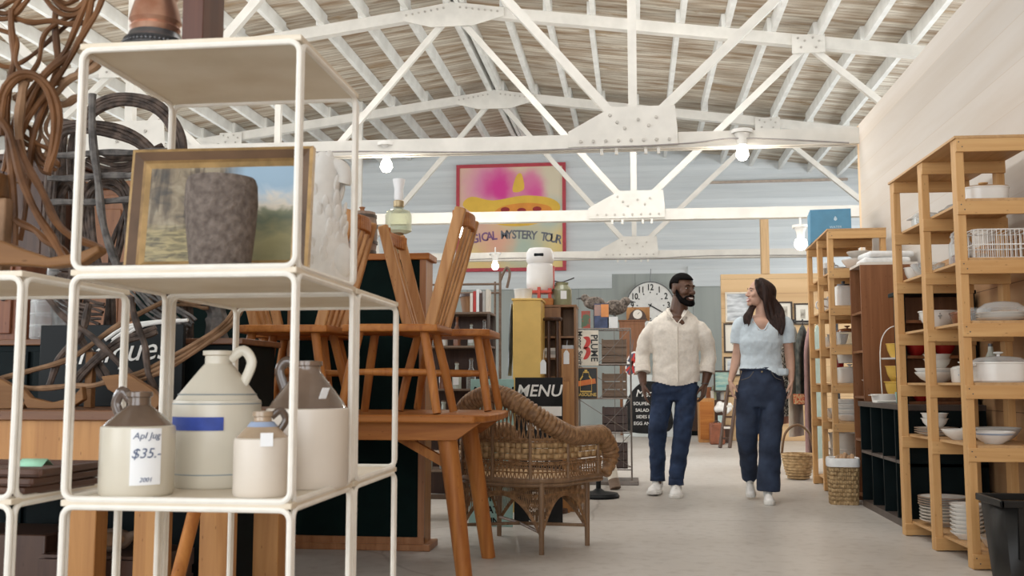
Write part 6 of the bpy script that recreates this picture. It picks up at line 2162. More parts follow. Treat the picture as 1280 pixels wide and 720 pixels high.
MB().lathe([(0, 0), (0.075, 0), (0.08, 0.008), (0, 0.01)], seg=28, M=T(0, -0.061, 0.10) @ RX(pi / 2)).build('dial', M_CERB, t, world=False)
MB().bx(-0.004, 0.004, -0.074, -0.071, 0, 0.05, T(0, 0, 0.10) @ RY(0.8)).build('hand', M_BLACK, t, world=False)
a, b = W(783, 398, CY + 0.3), W(812, 384, CY + 0.3)
MB().bx(a.x, b.x, CY + 0.28, CY + 0.34, czb, b.z).thing('pale_wood_box', M_OAKL, 'pale wooden box behind the mantel clock, below the wall clock', 'box', bevel=0.004)
# oval sign in red, white and navy
OY = 12.2
o = W(790, 455, OY)
kO = OY / F_PX
t = thing('oval_sign', 'oval enamel sign in navy, red and white hanging by the brown cabinet', 'sign', (o.x, OY, o.z))
E = lambda rx, rz, n=36: [(rx * cos(2 * pi * i / n), rz * sin(2 * pi * i / n)) for i in range(n)]
Rl = RY(0.25)
MB().prism(E(7.5 * kO, 16 * kO), 0.02, Rl).build('plate', M_WHITE, t, world=False)
MB().prism(E(6.0 * kO, 14 * kO), 0.004, Rl @ T(0, -0.004, 0)).build('navy_field', M_NAVY, t, world=False)
for aa in (0.0, 0.45, -0.45):
    MB().bx(-0.012, 0.012, -0.012, -0.004, -13.4 * kO * (1 if aa == 0 else 0.85), 13.4 * kO * (1 if aa == 0 else 0.85), Rl @ RY(aa)).build('red_stripe', M_REDS, t, world=False)
MB().bx(-6 * kO, 6 * kO, -0.011, -0.004, -0.02, 0.02, Rl).build('white_stripe', M_WHITE, t, world=False)
MB().tube([(0, 0.01, 15.5 * kO), (0.02, 0.03, 30 * kO)], 0.004, 6).build('hanging_wire', M_PEWTER, t, world=False)

# ---------------------------------------------------------------- white board with dark silhouette and lettering
BY = 17.0
a, b = W(779, 546, BY), W(842, 470, BY)
bw, bh = b.x - a.x, b.z
t = thing('cafe_board', 'white board with a dark teardrop chalk panel and lettering, behind the man', 'sign', ((a.x + b.x) / 2, BY, 0))
MB().bx(-bw / 2, bw / 2, -0.02, 0.02, 0.0, bh + 0.02).build('board', mat('pale_grey_board', (0.62, 0.66, 0.66), rough=0.5, var=0.04), t, world=False, bevel=0.004)
P = bez([(-0.42, 0, 0.10), (-0.44, 0, 0.42), (-0.30, 0, 0.74), (-0.06, 0, 0.92), (0.25, 0, 0.86), (0.38, 0, 0.55), (0.36, 0, 0.10)], 42, closed=True)
MB().prism([(p.x * 0.95, p.z) for p in P], 0.006, T(0, -0.026, 0)).build('chalk_panel', M_CHALK, t, world=False)
for s_, z, sz, xo in (('Menu', 0.72, 0.17, -0.02), ('SOUPER HOME', 0.55, 0.075, 0), ('SALAD KITES', 0.44, 0.075, 0), ('SIDES EVERY', 0.33, 0.075, 0), ('EGG AND CUP', 0.22, 0.075, 0)):
    MB().text(s_, sz, T(xo, -0.028, z), depth=0.003, bold=0.001, shear=0.2 if s_ == 'Menu' else 0).build('lettering', M_WHITE, t, world=False)

# ---------------------------------------------------------------- heap against the pine wall, right of the man
def box_thing(px0, px1, pyt, pyb, Y, d, name, m, label, cat, extra=None, base=None, bevel=0.006):
    a, b = W(px0, pyb, Y), W(px1, pyt, Y)
    zb = a.z if base is None else base
    t = thing(name, label, cat, ((a.x + b.x) / 2, Y + d / 2, zb))
    MB().bx(a.x, b.x, Y, Y + d, zb, b.z).build('body', m, t, bevel=bevel)
    return t, a, b


t, a, b = box_thing(874, 893, 498, 546, 15.4, 0.35, 'pine_chest', M_ORANGE, 'upright orange pine chest on the floor between the man and the woman', 'chest', base=0)
MB().bx(a.x + 0.02, b.x - 0.02, 15.385, 15.4, 0.05, b.z - 0.05).build('door', M_OAK, t)
t, a, b = box_thing(888, 906, 529, 546, 14.9, 0.25, 'suitcase', mat('tan_leather', (0.24, 0.08, 0.04), rough=0.5, var=0.2), 'small red-brown suitcase on the floor beside the leaning ladder', 'suitcase', base=0, bevel=0.02)
MB().tube(bez([((a.x + b.x) / 2 - 0.05, 15.0, b.z), ((a.x + b.x) / 2, 15.0, b.z + 0.03), ((a.x + b.x) / 2 + 0.05, 15.0, b.z)], 8), 0.008, 6).build('handle', M_DKWOOD, t)
t, a, b = box_thing(894, 914, 532, 517, 15.3, 0.3, 'side_table', M_DKWOOD, 'dark side table under the white fleece by the pine wall', 'table', base=0)
zt_ = W(900, 517, 15.3).z
t2 = thing('white_fleece', 'white fleece heaped on the dark side table by the pine wall', 'fleece', (W(905, 510, 15.4).x, 15.45, zt_))
mb = MB()
rs = random.Random(5)
for i in range(14):
    mb.ball((rs.uniform(-0.10, 0.10), rs.uniform(-0.07, 0.07), rs.uniform(0.04, 0.13)), rs.uniform(0.04, 0.06), 10, 8)
mb.build('wool', M_PLASTER, t2, world=False, mods=[('REMESH', dict(mode='VOXEL', voxel_size=0.012)), ('SMOOTH', dict(iterations=4))])
MB().bx(-0.05, 0.05, -0.004, 0.004, 0, 0.15).xf(T(W(902, 540, 15.2).x, 15.2, W(902, 532, 15.2).z)).thing('small_mirror', mat('mirror_teal', (0.45, 0.58, 0.56), rough=0.2), 'small pale teal framed glass leaning on the dark side table', 'mirror')
# dark cabinet behind the man's left leg
t, a, b = box_thing(858, 876, 497, 540, 17.5, 0.4, 'dark_cabinet', M_DARKCAB, 'low dark cabinet on the floor just right of the man', 'cabinet', base=0)
MB().bx(a.x + 0.03, b.x - 0.03, 17.47, 17.5, 0.08, b.z - 0.05).build('door', M_DKWOOD, t)
# assorted bric-a-brac on a shelf behind
t, a, b = box_thing(884, 906, 500, 546, 15.85, 0.12, 'narrow_shelf', M_DKWOOD, 'narrow dark shelf of bric-a-brac against the end of the pine wall', 'shelf', base=0)
zt_ = b.z
for i, (px, hh, r, m) in enumerate(((886, 0.20, 0.05, M_BROWNDISH), (890, 0.14, 0.045, M_CERB), (894, 0.22, 0.04, M_SAGE), (898, 0.12, 0.05, M_PEWTER), (902, 0.18, 0.045, M_GREYCH))):
    ware(I4, W(px, 500, 15.91).x, 15.91, zt_, 'ornament', P_CROCK, r, hh, m, ('brown', 'cream', 'sage green', 'dark', 'grey')[i] + ' ornament on the narrow dark shelf by the pine wall', 'ornament', 'ornaments on the narrow shelf', seg=16)
# leaning ladder / easel of dark rails
lp = at_floor(900, 560)
t = thing('wooden_ladder', 'dark wooden ladder leaning beside the woman, feet on the floor', 'ladder', (lp.x, lp.y, 0))
for dx in (0.0, 0.13):
    MB().bar((dx, 0, 0.0), (dx + 0.16, 0.30, 0.86), 0.03, 0.06).build('rail', M_DKWOOD, t, world=False)
for i in range(5):
    f_ = 0.15 + 0.17 * i
    MB().bar((0.16 * f_, 0.30 * f_, 0.86 * f_), (0.13 + 0.16 * f_, 0.30 * f_, 0.86 * f_), 0.02, 0.03).build('rung', M_CERB if i % 2 else M_DKWOOD, t, world=False)

# pictures hung on the pine wall
M_DKFRAME = mat('dark_picture_frame', (0.045, 0.03, 0.022), rough=0.4)
M_WFRAME = mat('pale_picture_frame', (0.62, 0.56, 0.47), rough=0.45)
M_MOUNT = mat('cream_mount', (0.70, 0.66, 0.58), rough=0.7, var=0.03)
M_SEPIA = mat('sepia_print', (0.42, 0.37, 0.30), rough=0.6, var=0.5, scale=9, col2=(0.62, 0.58, 0.50))
M_GREYPR = mat('grey_seascape', (0.40, 0.43, 0.46), rough=0.5, var=0.35, scale=4, stretch=(1, 1, 4), col2=(0.66, 0.68, 0.70))
M_TEALPR = mat('teal_seascape', (0.16, 0.42, 0.42), rough=0.5, var=0.3, scale=4, stretch=(1, 1, 4), col2=(0.45, 0.55, 0.45))
for px0, px1, pyt, pyb, fr, inner, mt, lab in ((907, 939, 365, 403, M_WFRAME, M_GREYPR, 0.0, 'pale-framed grey seascape high on the pine wall, left of the woman'),
                                               (905, 934, 404, 441, M_DKFRAME, M_SEPIA, 0.10, 'dark-framed print with wide mount below the grey seascape'),
                                               (905, 926, 446, 470, M_DKFRAME, M_GREYPR, 0.03, 'small dark-framed picture lowest on the pine wall'),
                                               (972, 990, 377, 402, M_DKFRAME, M_SEPIA, 0.05, 'dark-framed print on the pine wall just right of the woman'),
                                               (993, 1014, 379, 406, M_DKFRAME, M_SEPIA, 0.07, 'dark-framed round print on the pine wall beside the rack')):
    Y_ = PWY - 0.005
    a, b = W(px0, pyb, Y_), W(px1, pyt, Y_)
    w_, h_ = b.x - a.x, b.z - a.z
    t = thing('framed_picture', lab, 'picture', ((a.x + b.x) / 2, Y_, a.z))
    e = 0.025
    MB().bx(-w_ / 2, w_ / 2, -0.025, 0, 0, e).bx(-w_ / 2, w_ / 2, -0.025, 0, h_ - e, h_).bx(-w_ / 2, -w_ / 2 + e, -0.025, 0, e, h_ - e).bx(w_ / 2 - e, w_ / 2, -0.025, 0, e, h_ - e).build('frame', fr, t, world=False, smooth=False)
    MB().bx(-w_ / 2 + e, w_ / 2 - e, -0.012, 0, e, h_ - e).build('mount', M_MOUNT, t, world=False)
    mm = e + mt
    MB().bx(-w_ / 2 + mm, w_ / 2 - mm, -0.015, -0.011, mm, h_ - mm).build('print', inner, t, world=False)
Y_ = 15.72
a, b = W(893, 490, Y_), W(914, 463, Y_)
w_, h_ = b.x - a.x, b.z - a.z
t = thing('framed_picture', 'dark-framed teal seascape standing on the narrow shelf by the woman\'s hand', 'picture', ((a.x + b.x) / 2, 15.84, a.z + 0.0))
e = 0.025
MB().bx(-w_ / 2, w_ / 2, -0.025, 0, 0, e).bx(-w_ / 2, w_ / 2, -0.025, 0, h_ - e, h_).bx(-w_ / 2, -w_ / 2 + e, -0.025, 0, e, h_ - e).bx(w_ / 2 - e, w_ / 2, -0.025, 0, e, h_ - e).build('frame', M_DKFRAME, t, world=False, smooth=False)
MB().bx(-w_ / 2 + e, w_ / 2 - e, -0.012, 0, e, h_ - e).build('print', M_TEALPR, t, world=False)

# ---------------------------------------------------------------- clothes rail behind the farther rack
GY = 10.3
rz_ = W(995, 402, GY).z
gx0, gx1 = W(966, 402, GY).x, W(1046, 402, GY).x
t = thing('clothes_rail', 'metal clothes rail behind the farther pine rack, hung with garments', 'rail', ((gx0 + gx1) / 2, GY, 0))
MB().tube([(gx0, GY, rz_), (gx1, GY, rz_)], 0.012, 10).build('bar', M_PEWTER, t)
for x in (gx0, gx1):
    MB().tube([(x, GY, 0.0), (x, GY, rz_)], 0.012, 10).build('post', M_PEWTER, t)
    MB().tube([(x, GY - 0.2, 0.015), (x, GY + 0.2, 0.015)], 0.014, 10).build('foot', M_PEWTER, t)


def garment(px, w_, ztop, zbot, m, label, band=None, flare=1.15, rot=1.05, cat='garment'):
    x = W(px, 402, GY).x
    t = thing('garment', label, cat, (x, GY, zbot), rot, group=None)
    h = ztop - zbot
    rings = []
    for i in range(15):
        v = i / 14
        z = h * v
        sh = 1.0 if v < 0.82 else max(0.10, 1.0 - (v - 0.82) / 0.18 * 0.9)
        ww = w_ / 2 * (flare + (1 - flare) * v) * sh
        rings.append((z, ww, 0.021 if v < 0.9 else 0.016))
    vs, fs = [], []
    n = 36
    for z, ww, d in rings:
        for k in range(n):
            a = 2 * pi * k / n
            fold = 1 + 0.16 * sin(7 * a + z * 1.5) * (1 - 0.7 * z / h)
            vs.append((ww * cos(a), d * fold * sin(a) * (1.5 - 0.5 * z / h), z))
    for i in range(14):
        for k in range(n):
            fs.append((i * n + k, i * n + (k + 1) % n, (i + 1) * n + (k + 1) % n, (i + 1) * n + k))
    fs.append(tuple(range(14 * n, 15 * n)))
    MB().add(vs, fs).build('cloth', m, t, world=False, mods=[('SUBSURF', dict(levels=1, render_levels=1))], ang=80)
    if band:
        z0, z1_, bm = band
        vv = [p for p in vs]
        b_ = MB()
        for zz in (z0,):
            ww = w_ / 2 * flare
            b_.lathe([(1.0, z0), (1.02, (z0 + z1_) / 2), (1.0, z1_)], seg=36)
            b_.xf(Matrix.Diagonal((ww * 1.02, 0.082, 1, 1)))
        b_.build('trim_band', bm, t, world=False)
    zh = rz_ - zbot
    MB().tube(bez([(0, 0, h - 0.0), (0.0, 0, zh - 0.03), (0.018, 0, zh + 0.012), (0, 0, zh + 0.022), (-0.02, 0, zh + 0.008)], 14), 0.0045, 6).build('hanger_hook', M_BLACK, t, world=False)
    return t


M_BW = mat('black_white_print', (0.02, 0.02, 0.02), rough=0.8, var=0.0, scale=55, col2=(0.72, 0.70, 0.66), contrast=0.04, detail=1)
M_FLOR = mat('dark_floral_cloth', (0.055, 0.065, 0.06), rough=0.85, var=0.3, scale=18, col2=(0.13, 0.13, 0.11))
M_FLORB = mat('orange_embroidery', (0.50, 0.08, 0.03), rough=0.8, var=0.2, scale=60, col2=(0.45, 0.30, 0.15), contrast=0.05)
M_LINEN = mat('oat_linen', (0.52, 0.46, 0.38), rough=0.9, var=0.06, scale=30)
M_PINK = mat('dusty_pink_cloth', (0.42, 0.26, 0.25), rough=0.9, var=0.1, scale=10)
M_MINTC = mat('mint_cloth', (0.42, 0.50, 0.43), rough=0.9, var=0.08)
M_SALMON = mat('salmon_cloth', (0.55, 0.25, 0.18), rough=0.9, var=0.08)
gz_ = lambda py: W(1000, py, GY).z
garment(1003, 0.46, rz_ - 0.03, gz_(506), M_FLOR, 'dark floral robe with orange hem on the clothes rail', band=(0.01, 0.11, M_FLORB), rot=1.12)
garment(992, 0.40, rz_ - 0.03, gz_(545), M_LINEN, 'long oat linen dress on the clothes rail, left of the dark robe', rot=1.12)
garment(982, 0.42, rz_ - 0.03, gz_(520), M_BW, 'black and white patterned dress at the left of the clothes rail', rot=1.12)
garment(1012, 0.42, rz_ - 0.03, gz_(566), M_PINK, 'dusty pink dress on the clothes rail, behind the rack post', rot=1.12)
garment(1021, 0.42, rz_ - 0.03, gz_(572), M_MINTC, 'mint dress on the clothes rail, seen through the pine rack', rot=1.12)
garment(973, 0.40, rz_ - 0.03, gz_(530), M_SALMON, 'salmon coloured top at the left end of the clothes rail', rot=1.12)
# round basket on the floor below
rb = at_floor(998, 599)
t = thing('round_basket', 'shallow round straw basket with hoop handle on the floor under the garments', 'basket', (W(998, 590, 9.62).x, 9.62, 0))
R0 = 19 / F_PX * 9.62
prof = [(R0 * 0.45, 0.0), (R0 * 0.75, 0.06), (R0 * 0.95, 0.15), (R0, 0.24)]
bw_ = MB().lathe([(0, 0)] + prof + [(R0 * 0.96, 0.24), (R0 * 0.9, 0.15), (R0 * 0.7, 0.065), (0, 0.01)], seg=36)
for i in range(9):
    z = 0.02 + 0.026 * i
    r = R0 * (0.5 + 0.5 * (z / 0.24) ** 0.55) if z > 0.001 else R0 * 0.45
    bw_.tube([((r + 0.002) * cos(2 * pi * k / 36), (r + 0.002) * sin(2 * pi * k / 36), z) for k in range(36)], 0.011, 6, closed=True)
bw_.build('woven_body', M_BASK, t, world=False)
MB().tube(bez([(-R0, 0, 0.23), (-R0 * 0.75, 0, 0.42), (0, 0, 0.50), (R0 * 0.75, 0, 0.42), (R0, 0, 0.23)], 24), 0.012, 8).build('handle', M_WICKD, t, world=False)

# ---------------------------------------------------------------- shelf of glassware seen between the chair legs
HY = 7.7
hx0, hx1 = W(524, 430, HY).x, W(612, 430, HY).x
t = thing('glassware_shelf', 'dark metal shelf of bottles and glassware seen between the chair legs', 'shelf', ((hx0 + hx1) / 2, HY + 0.17, 0))
M_DMET = mat('dark_shelf_metal', (0.10, 0.075, 0.06), rough=0.5, metal=0.2)
HL = [W(570, py, HY).z for py in (390, 432, 486, 540, 588, 632)]
for z in HL:
    MB().bx(hx0, hx1, HY, HY + 0.34, z - 0.015, z).build('shelf_board', M_CRWOOD, t)
for x in (hx0, hx1 - 0.02):
    for y in (HY, HY + 0.32):
        MB().bx(x, x + 0.02, y, y + 0.02, 0, HL[0] - 0.015).build('post', M_DMET, t)
MB().bx(hx0, hx1, HY + 0.335, HY + 0.345, 0, HL[0] - 0.015).build('back_panel', M_DKWOOD, t)


def bottle(x, y, z, r, h, m, label, group, tag_=False):
    t = thing('bottle', label, 'bottle', (x, y, z + 0.0005), group=group)
    MB().lathe([(0, 0), (r, 0), (r, h * 0.55), (r * 0.4, h * 0.72), (r * 0.35, h * 0.93), (r * 0.45, h * 0.95), (r * 0.45, h), (0, h)], seg=18).build('body', m, t, world=False)
    MB().lathe([(0, h), (r * 0.4, h), (r * 0.4, h * 1.05), (0, h * 1.06)], seg=12).build('stopper', M_CRWOOD, t, world=False)
    if tag_:
        MB().bx(-r * 0.6, r * 0.6, -r - 0.003, -r - 0.001, h * 0.15, h * 0.5).build('tag', M_PAPER, t, world=False)


kk = lambda px: W(px, 450, HY + 0.1).x
rs = random.Random(11)
mats_ = [M_CLEARD, M_CERA, M_BROWNDISH, M_CERG, M_CLEARD]
nm_ = ['clear glass', 'white', 'brown', 'grey-green', 'clear glass']
shelfn = ['top', 'second', 'third', 'fourth', 'fifth']
for si, py in enumerate((432, 486, 540, 588)):
    n = 5
    for i in range(n):
        x = hx0 + 0.06 + (hx1 - hx0 - 0.12) * i / (n - 1)
        q = (i + si) % 5
        z = HL[si + 1]
        bottle(x, HY + 0.12 + 0.03 * (i % 2), z, 0.030 + 0.008 * ((i * 3 + si) % 3), 0.17 + 0.03 * ((i + si * 2) % 3), mats_[q], '%s bottle, number %d from the left on the %s shelf behind the chairs' % (nm_[q], i + 1, shelfn[si + 1]) if False else '%s bottle on the %s shelf behind the chair legs, %s' % (nm_[q], shelfn[si + 1], ('far left', 'left of the middle', 'in the middle', 'right of the middle', 'far right')[i]), 'bottles on the dark metal shelf', tag_=(i + si) % 3 == 0)
# on its top: row of books, wicker bucket
xb = W(598, 388, HY).x
for i, m in enumerate((M_CERB, M_REDS, M_PAPER, M_DKWOOD, M_GREYCH, M_MOUNT)):
    c = ('cream', 'red', 'white', 'dark brown', 'grey', 'beige')[i]
    MB().bx(-0.011, 0.011, -0.07, 0.07, 0, 0.15 + 0.015 * (i % 3), RY(0.0)).xf(T(hx1 - 0.15 + 0.025 * i, HY + 0.10, HL[0] + 0.0005)).thing('book', m, c + ' spined book in the short row on top of the metal shelf', 'book', 'books on top of the metal shelf')
t = thing('wooden_bucket', 'brown stave bucket with dark rim on top of the metal shelf', 'bucket', (W(601, 385, HY + 0.24).x - 0.05, HY + 0.25, HL[0]))
MB().lathe([(0, 0), (0.10, 0), (0.125, 0.155), (0.112, 0.155), (0.09, 0.015), (0, 0.015)], seg=26).build('staves', M_CUBBY, t, world=False)
MB().lathe([(0.126, 0.135), (0.131, 0.135), (0.131, 0.16), (0.122, 0.16)], seg=26).build('rim', M_DKWOOD, t, world=False)
# pale wooden rack rails and bent pipe behind
VY = 8.6
t = thing('pipe_stand', 'tall thin pipe stand with bent top behind the tallest chair', 'stand', (W(625, 480, VY).x, VY, 0))
kV = VY / F_PX
zz = lambda py: W(625, py, VY).z
MB().tube(bez([(0.0, 0, 0.02), (0.0, 0, zz(360)), (0.005, 0, zz(350)), (0.055, 0, zz(335)), (0.085, 0, zz(342)), (0.06, 0, zz(360))], 40), 0.012, 8).build('pipe', M_CRWOOD, t, world=False)
MB().tube([(-0.045, 0, 0.02), (-0.045, 0, zz(352))], 0.010, 8).build('pipe', M_CRWOOD, t, world=False)
for py in (355, 366):
    MB().tube([(-0.62, 0, zz(py)), (0.0, 0, zz(py))], 0.010, 8).build('cross_pipe', M_CRWOOD, t, world=False)
MB().bx(-0.12, 0.1, -0.12, 0.12, 0, 0.03).build('base', M_BLACK, t, world=False, bevel=0.004)
# low black stool and slatted bench under the table, behind
t = thing('black_stool', 'low black stool on the floor behind the dark green case', 'stool', (W(545, 600, 6.6).x, 6.6, 0))
MB().bx(-0.20, 0.20, -0.16, 0.16, 0.40, 0.43).build('seat', M_CRWOOD, t, world=False, bevel=0.004)
for sx in (-1, 1):
    for sy in (-1, 1):
        MB().tube([(sx * 0.15, sy * 0.11, 0.40), (sx * 0.18, sy * 0.13, 0)], 0.018, 8).build('leg', M_BLACK, t, world=False)
MB().bx(-0.17, 0.17, -0.012, 0.012, 0.12, 0.15).build('stretcher', M_CRWOOD, t, world=False)
# ================================================================= the couple walking down the aisle
M_SKIN_M = mat('deep_brown_skin', (0.105, 0.050, 0.030), rough=0.45, var=0.12, scale=20, spec=0.4)
M_SKIN_W = mat('light_skin', (0.56, 0.34, 0.25), rough=0.5, var=0.05, scale=20, spec=0.35)
M_HAIR_M = mat('black_hair', (0.006, 0.005, 0.005), rough=0.8, var=0.3, scale=80, spec=0.06)
M_HAIR_W = mat('dark_brown_hair', (0.016, 0.007, 0.005), rough=0.55, var=0.4, scale=30, stretch=(3, 3, 0.4), spec=0.25, col2=(0.038, 0.017, 0.012))
M_SHIRT = mat('oat_linen_shirt', (0.78, 0.72, 0.64), rough=0.9, var=0.05, scale=60, bump=0.08)
M_TEE = mat('pale_blue_tee', (0.58, 0.66, 0.715), rough=0.9, var=0.04, scale=50)
M_JEANS = mat('dark_blue_denim', (0.012, 0.025, 0.062), rough=0.85, var=0.30, scale=9, col2=(0.024, 0.044, 0.10))
M_JEANS_W = mat('indigo_denim', (0.016, 0.025, 0.052), rough=0.85, var=0.30, scale=7, col2=(0.030, 0.045, 0.085))
M_SHOE = mat('white_leather', (0.78, 0.76, 0.73), rough=0.45, var=0.03)
M_SOLE = mat('white_rubber', (0.70, 0.68, 0.64), rough=0.6)
M_EYEW = mat('eye_white', (0.55, 0.52, 0.49), rough=0.2, var=0.0)
M_EYED = mat('dark_iris', (0.015, 0.009, 0.006), rough=0.15, var=0.0)
M_LIP_M = mat('brown_lips', (0.14, 0.055, 0.045), rough=0.4)
M_LIP_W = mat('rose_lips', (0.45, 0.16, 0.14), rough=0.4)
M_TEETH = mat('teeth', (0.85, 0.83, 0.78), rough=0.25, var=0.0)
M_STITCH = mat('tan_stitching', (0.10, 0.09, 0.09), rough=0.8)


def baked(mb, name, m, parent, voxel=0.008, smooth=4, cut=None, disp=0.0, dscale=0.10, sfac=0.5, ang=60):
    """the shapes of MB fused into one continuous skin, then opened where cut(center) holds"""
    me0 = mb.mesh(name + '_t')
    o = bpy.data.objects.new(name + '_t', me0)
    COL.objects.link(o)
    md = o.modifiers.new('r', 'REMESH')
    md.mode = 'VOXEL'
    md.voxel_size = voxel
    if disp:
        tx = bpy.data.textures.new('folds', 'CLOUDS')
        tx.noise_scale = dscale
        tx.noise_depth = 2
        md = o.modifiers.new('d', 'DISPLACE')
        md.texture = tx
        md.strength = disp
        md.mid_level = 0.5
    md = o.modifiers.new('s', 'SMOOTH')
    md.iterations = smooth
    md.factor = sfac
    dg = bpy.context.evaluated_depsgraph_get()
    me = bpy.data.meshes.new_from_object(o.evaluated_get(dg))
    bpy.data.objects.remove(o)
    if cut:
        bm = bmesh.new()
        bm.from_mesh(me)
        bmesh.ops.delete(bm, geom=[f for f in bm.faces if cut(f.calc_center_median())], context='FACES')
        bm.to_mesh(me)
        bm.free()
    me.polygons.foreach_set('use_smooth', [True] * len(me.polygons))
    me.name = name
    me.materials.clear()
    me.materials.append(m)
    ob = bpy.data.objects.new(name, me)
    COL.objects.link(ob)
    ob.parent = parent
    return ob


def head_shapes(mb, M, s=1.0, slim=1.0):
    def B(c, r):
        mb.ball([k * s for k in c], [k * s for k in r], 20, 14, M)
    B((0, 0.012, 0.030), (0.074 * slim, 0.094, 0.086))
    B((0, -0.030, -0.050), (0.055 * slim, 0.058, 0.056))
    B((0, -0.042, -0.008), (0.062 * slim, 0.046, 0.066))
    B((0, -0.074, 0.030), (0.052 * slim, 0.017, 0.015))
    B((0, -0.079, -0.090), (0.022, 0.020, 0.019))
    B((0, -0.083, -0.060), (0.025, 0.014, 0.014))
    for x in (-1, 1):
        B((x * 0.038, -0.066, -0.018), (0.022, 0.020, 0.020))
        B((x * 0.075 * slim, 0.012, -0.004), (0.010, 0.021, 0.033))
        B((x * 0.011, -0.098, -0.026), (0.009, 0.009, 0.008))
    mb.tube([[k * s for k in p] for p in ((0, -0.082, 0.022), (0, -0.096, -0.004), (0, -0.110, -0.022), (0, -0.094, -0.031))], [0.009 * s, 0.010 * s, 0.012 * s, 0.009 * s], 10, M=M)


def face_parts(t, M, s, lip, brow, smile=True, slim=1.0):
    for x in (-1, 1):
        e = MB().ball((x * 0.031 * s, -0.0745 * s, 0.012 * s), (0.0110 * s, 0.0092 * s, 0.0036 * s), 14, 10, M).build('eye', M_EYEW, t, world=False)
        MB().ball((x * 0.031 * s + 0.001, -0.0815 * s, 0.012 * s), (0.0072 * s, 0.0045 * s, 0.0046 * s), 10, 8, M).build('iris', M_EYED, e, world=False)
        MB().tube([Vector((x * 0.014, -0.0885, 0.030)) * s, Vector((x * 0.030, -0.0885, 0.036)) * s, Vector((x * 0.048, -0.076, 0.031)) * s], [0.0026 * s, 0.0034 * s, 0.0015 * s], 8, M=M).build('eyebrow', brow, t, world=False)
    w_ = 0.030 if smile else 0.023
    MB().tube([Vector((-w_, -0.084, -0.052)) * s, Vector((-0.012, -0.0975, -0.0535)) * s, Vector((0.012, -0.0975, -0.0535)) * s, Vector((w_, -0.084, -0.052)) * s], [0.002 * s, 0.0045 * s, 0.0045 * s, 0.002 * s], 8, M=M).build('upper_lip', lip, t, world=False)
    MB().tube([Vector((-w_, -0.084, -0.053)) * s, Vector((-0.012, -0.0955, -0.070)) * s, Vector((0.012, -0.0955, -0.070)) * s, Vector((w_, -0.084, -0.053)) * s], [0.002 * s, 0.005 * s, 0.005 * s, 0.002 * s], 8, M=M).build('lower_lip', lip, t, world=False)
    MB().tube([Vector((-w_ * 0.85, -0.086, -0.056)) * s, Vector((-0.010, -0.0965, -0.061)) * s, Vector((0.010, -0.0965, -0.061)) * s, Vector((w_ * 0.85, -0.086, -0.056)) * s], [0.002 * s, 0.0058 * s, 0.0058 * s, 0.002 * s], 8, M=M).build('teeth', M_TEETH, t, world=False)


def hand_shapes(mb, wrist, d, a, n, s=1.0, curl=1.0):
    """d along the hand, a towards the index finger, n out of the palm"""
    wrist = Vector(wrist)
    d, a, n = Vector(d).normalized(), Vector(a).normalized(), Vector(n).normalized()
    kn = wrist + d * 0.092 * s
    # palm: a flat fan of short tubes
    for i in range(5):
        u = -0.030 + 0.015 * i
        mb.tube([wrist + a * u * 0.55 * s, wrist + d * 0.05 * s + a * u * s, kn + a * u * s], [0.0155 * s, 0.0145 * s, 0.011 * s], 10)
    for i, (ln, off) in enumerate(((0.070, 0.034), (0.079, 0.0115), (0.073, -0.011), (0.057, -0.033))):
        p = kn + a * off * s - d * 0.004 * s * abs(i - 1)
        fd = (d + a * (0.10 - 0.07 * i)).normalized()
        pts, ang = [p], 0.0
        for j, f in enumerate((0.45, 0.32, 0.23)):
            ang += (0.16, 0.34, 0.30)[j] * curl * (1 + 0.15 * i)
            dirn = (fd * cos(ang) + n * sin(ang)).normalized()
            p = p + dirn * ln * f * s
            pts.append(p)
        mb.tube(pts, [0.0092 * s, 0.0085 * s, 0.0076 * s, 0.0062 * s], 10)
    tb = wrist + d * 0.024 * s + a * 0.024 * s
    t1 = tb + (d * 0.62 + a * 0.62 + n * 0.42).normalized() * 0.042 * s
    t2 = t1 + (d * 0.88 + a * 0.18 + n * 0.42).normalized() * 0.033 * s
    t3 = t2 + (d * 0.95 + n * 0.35 - a * 0.05).normalized() * 0.022 * s
    mb.tube([tb, t1, t2, t3], [0.0155 * s, 0.0115 * s, 0.0098 * s, 0.0072 * s], 10)


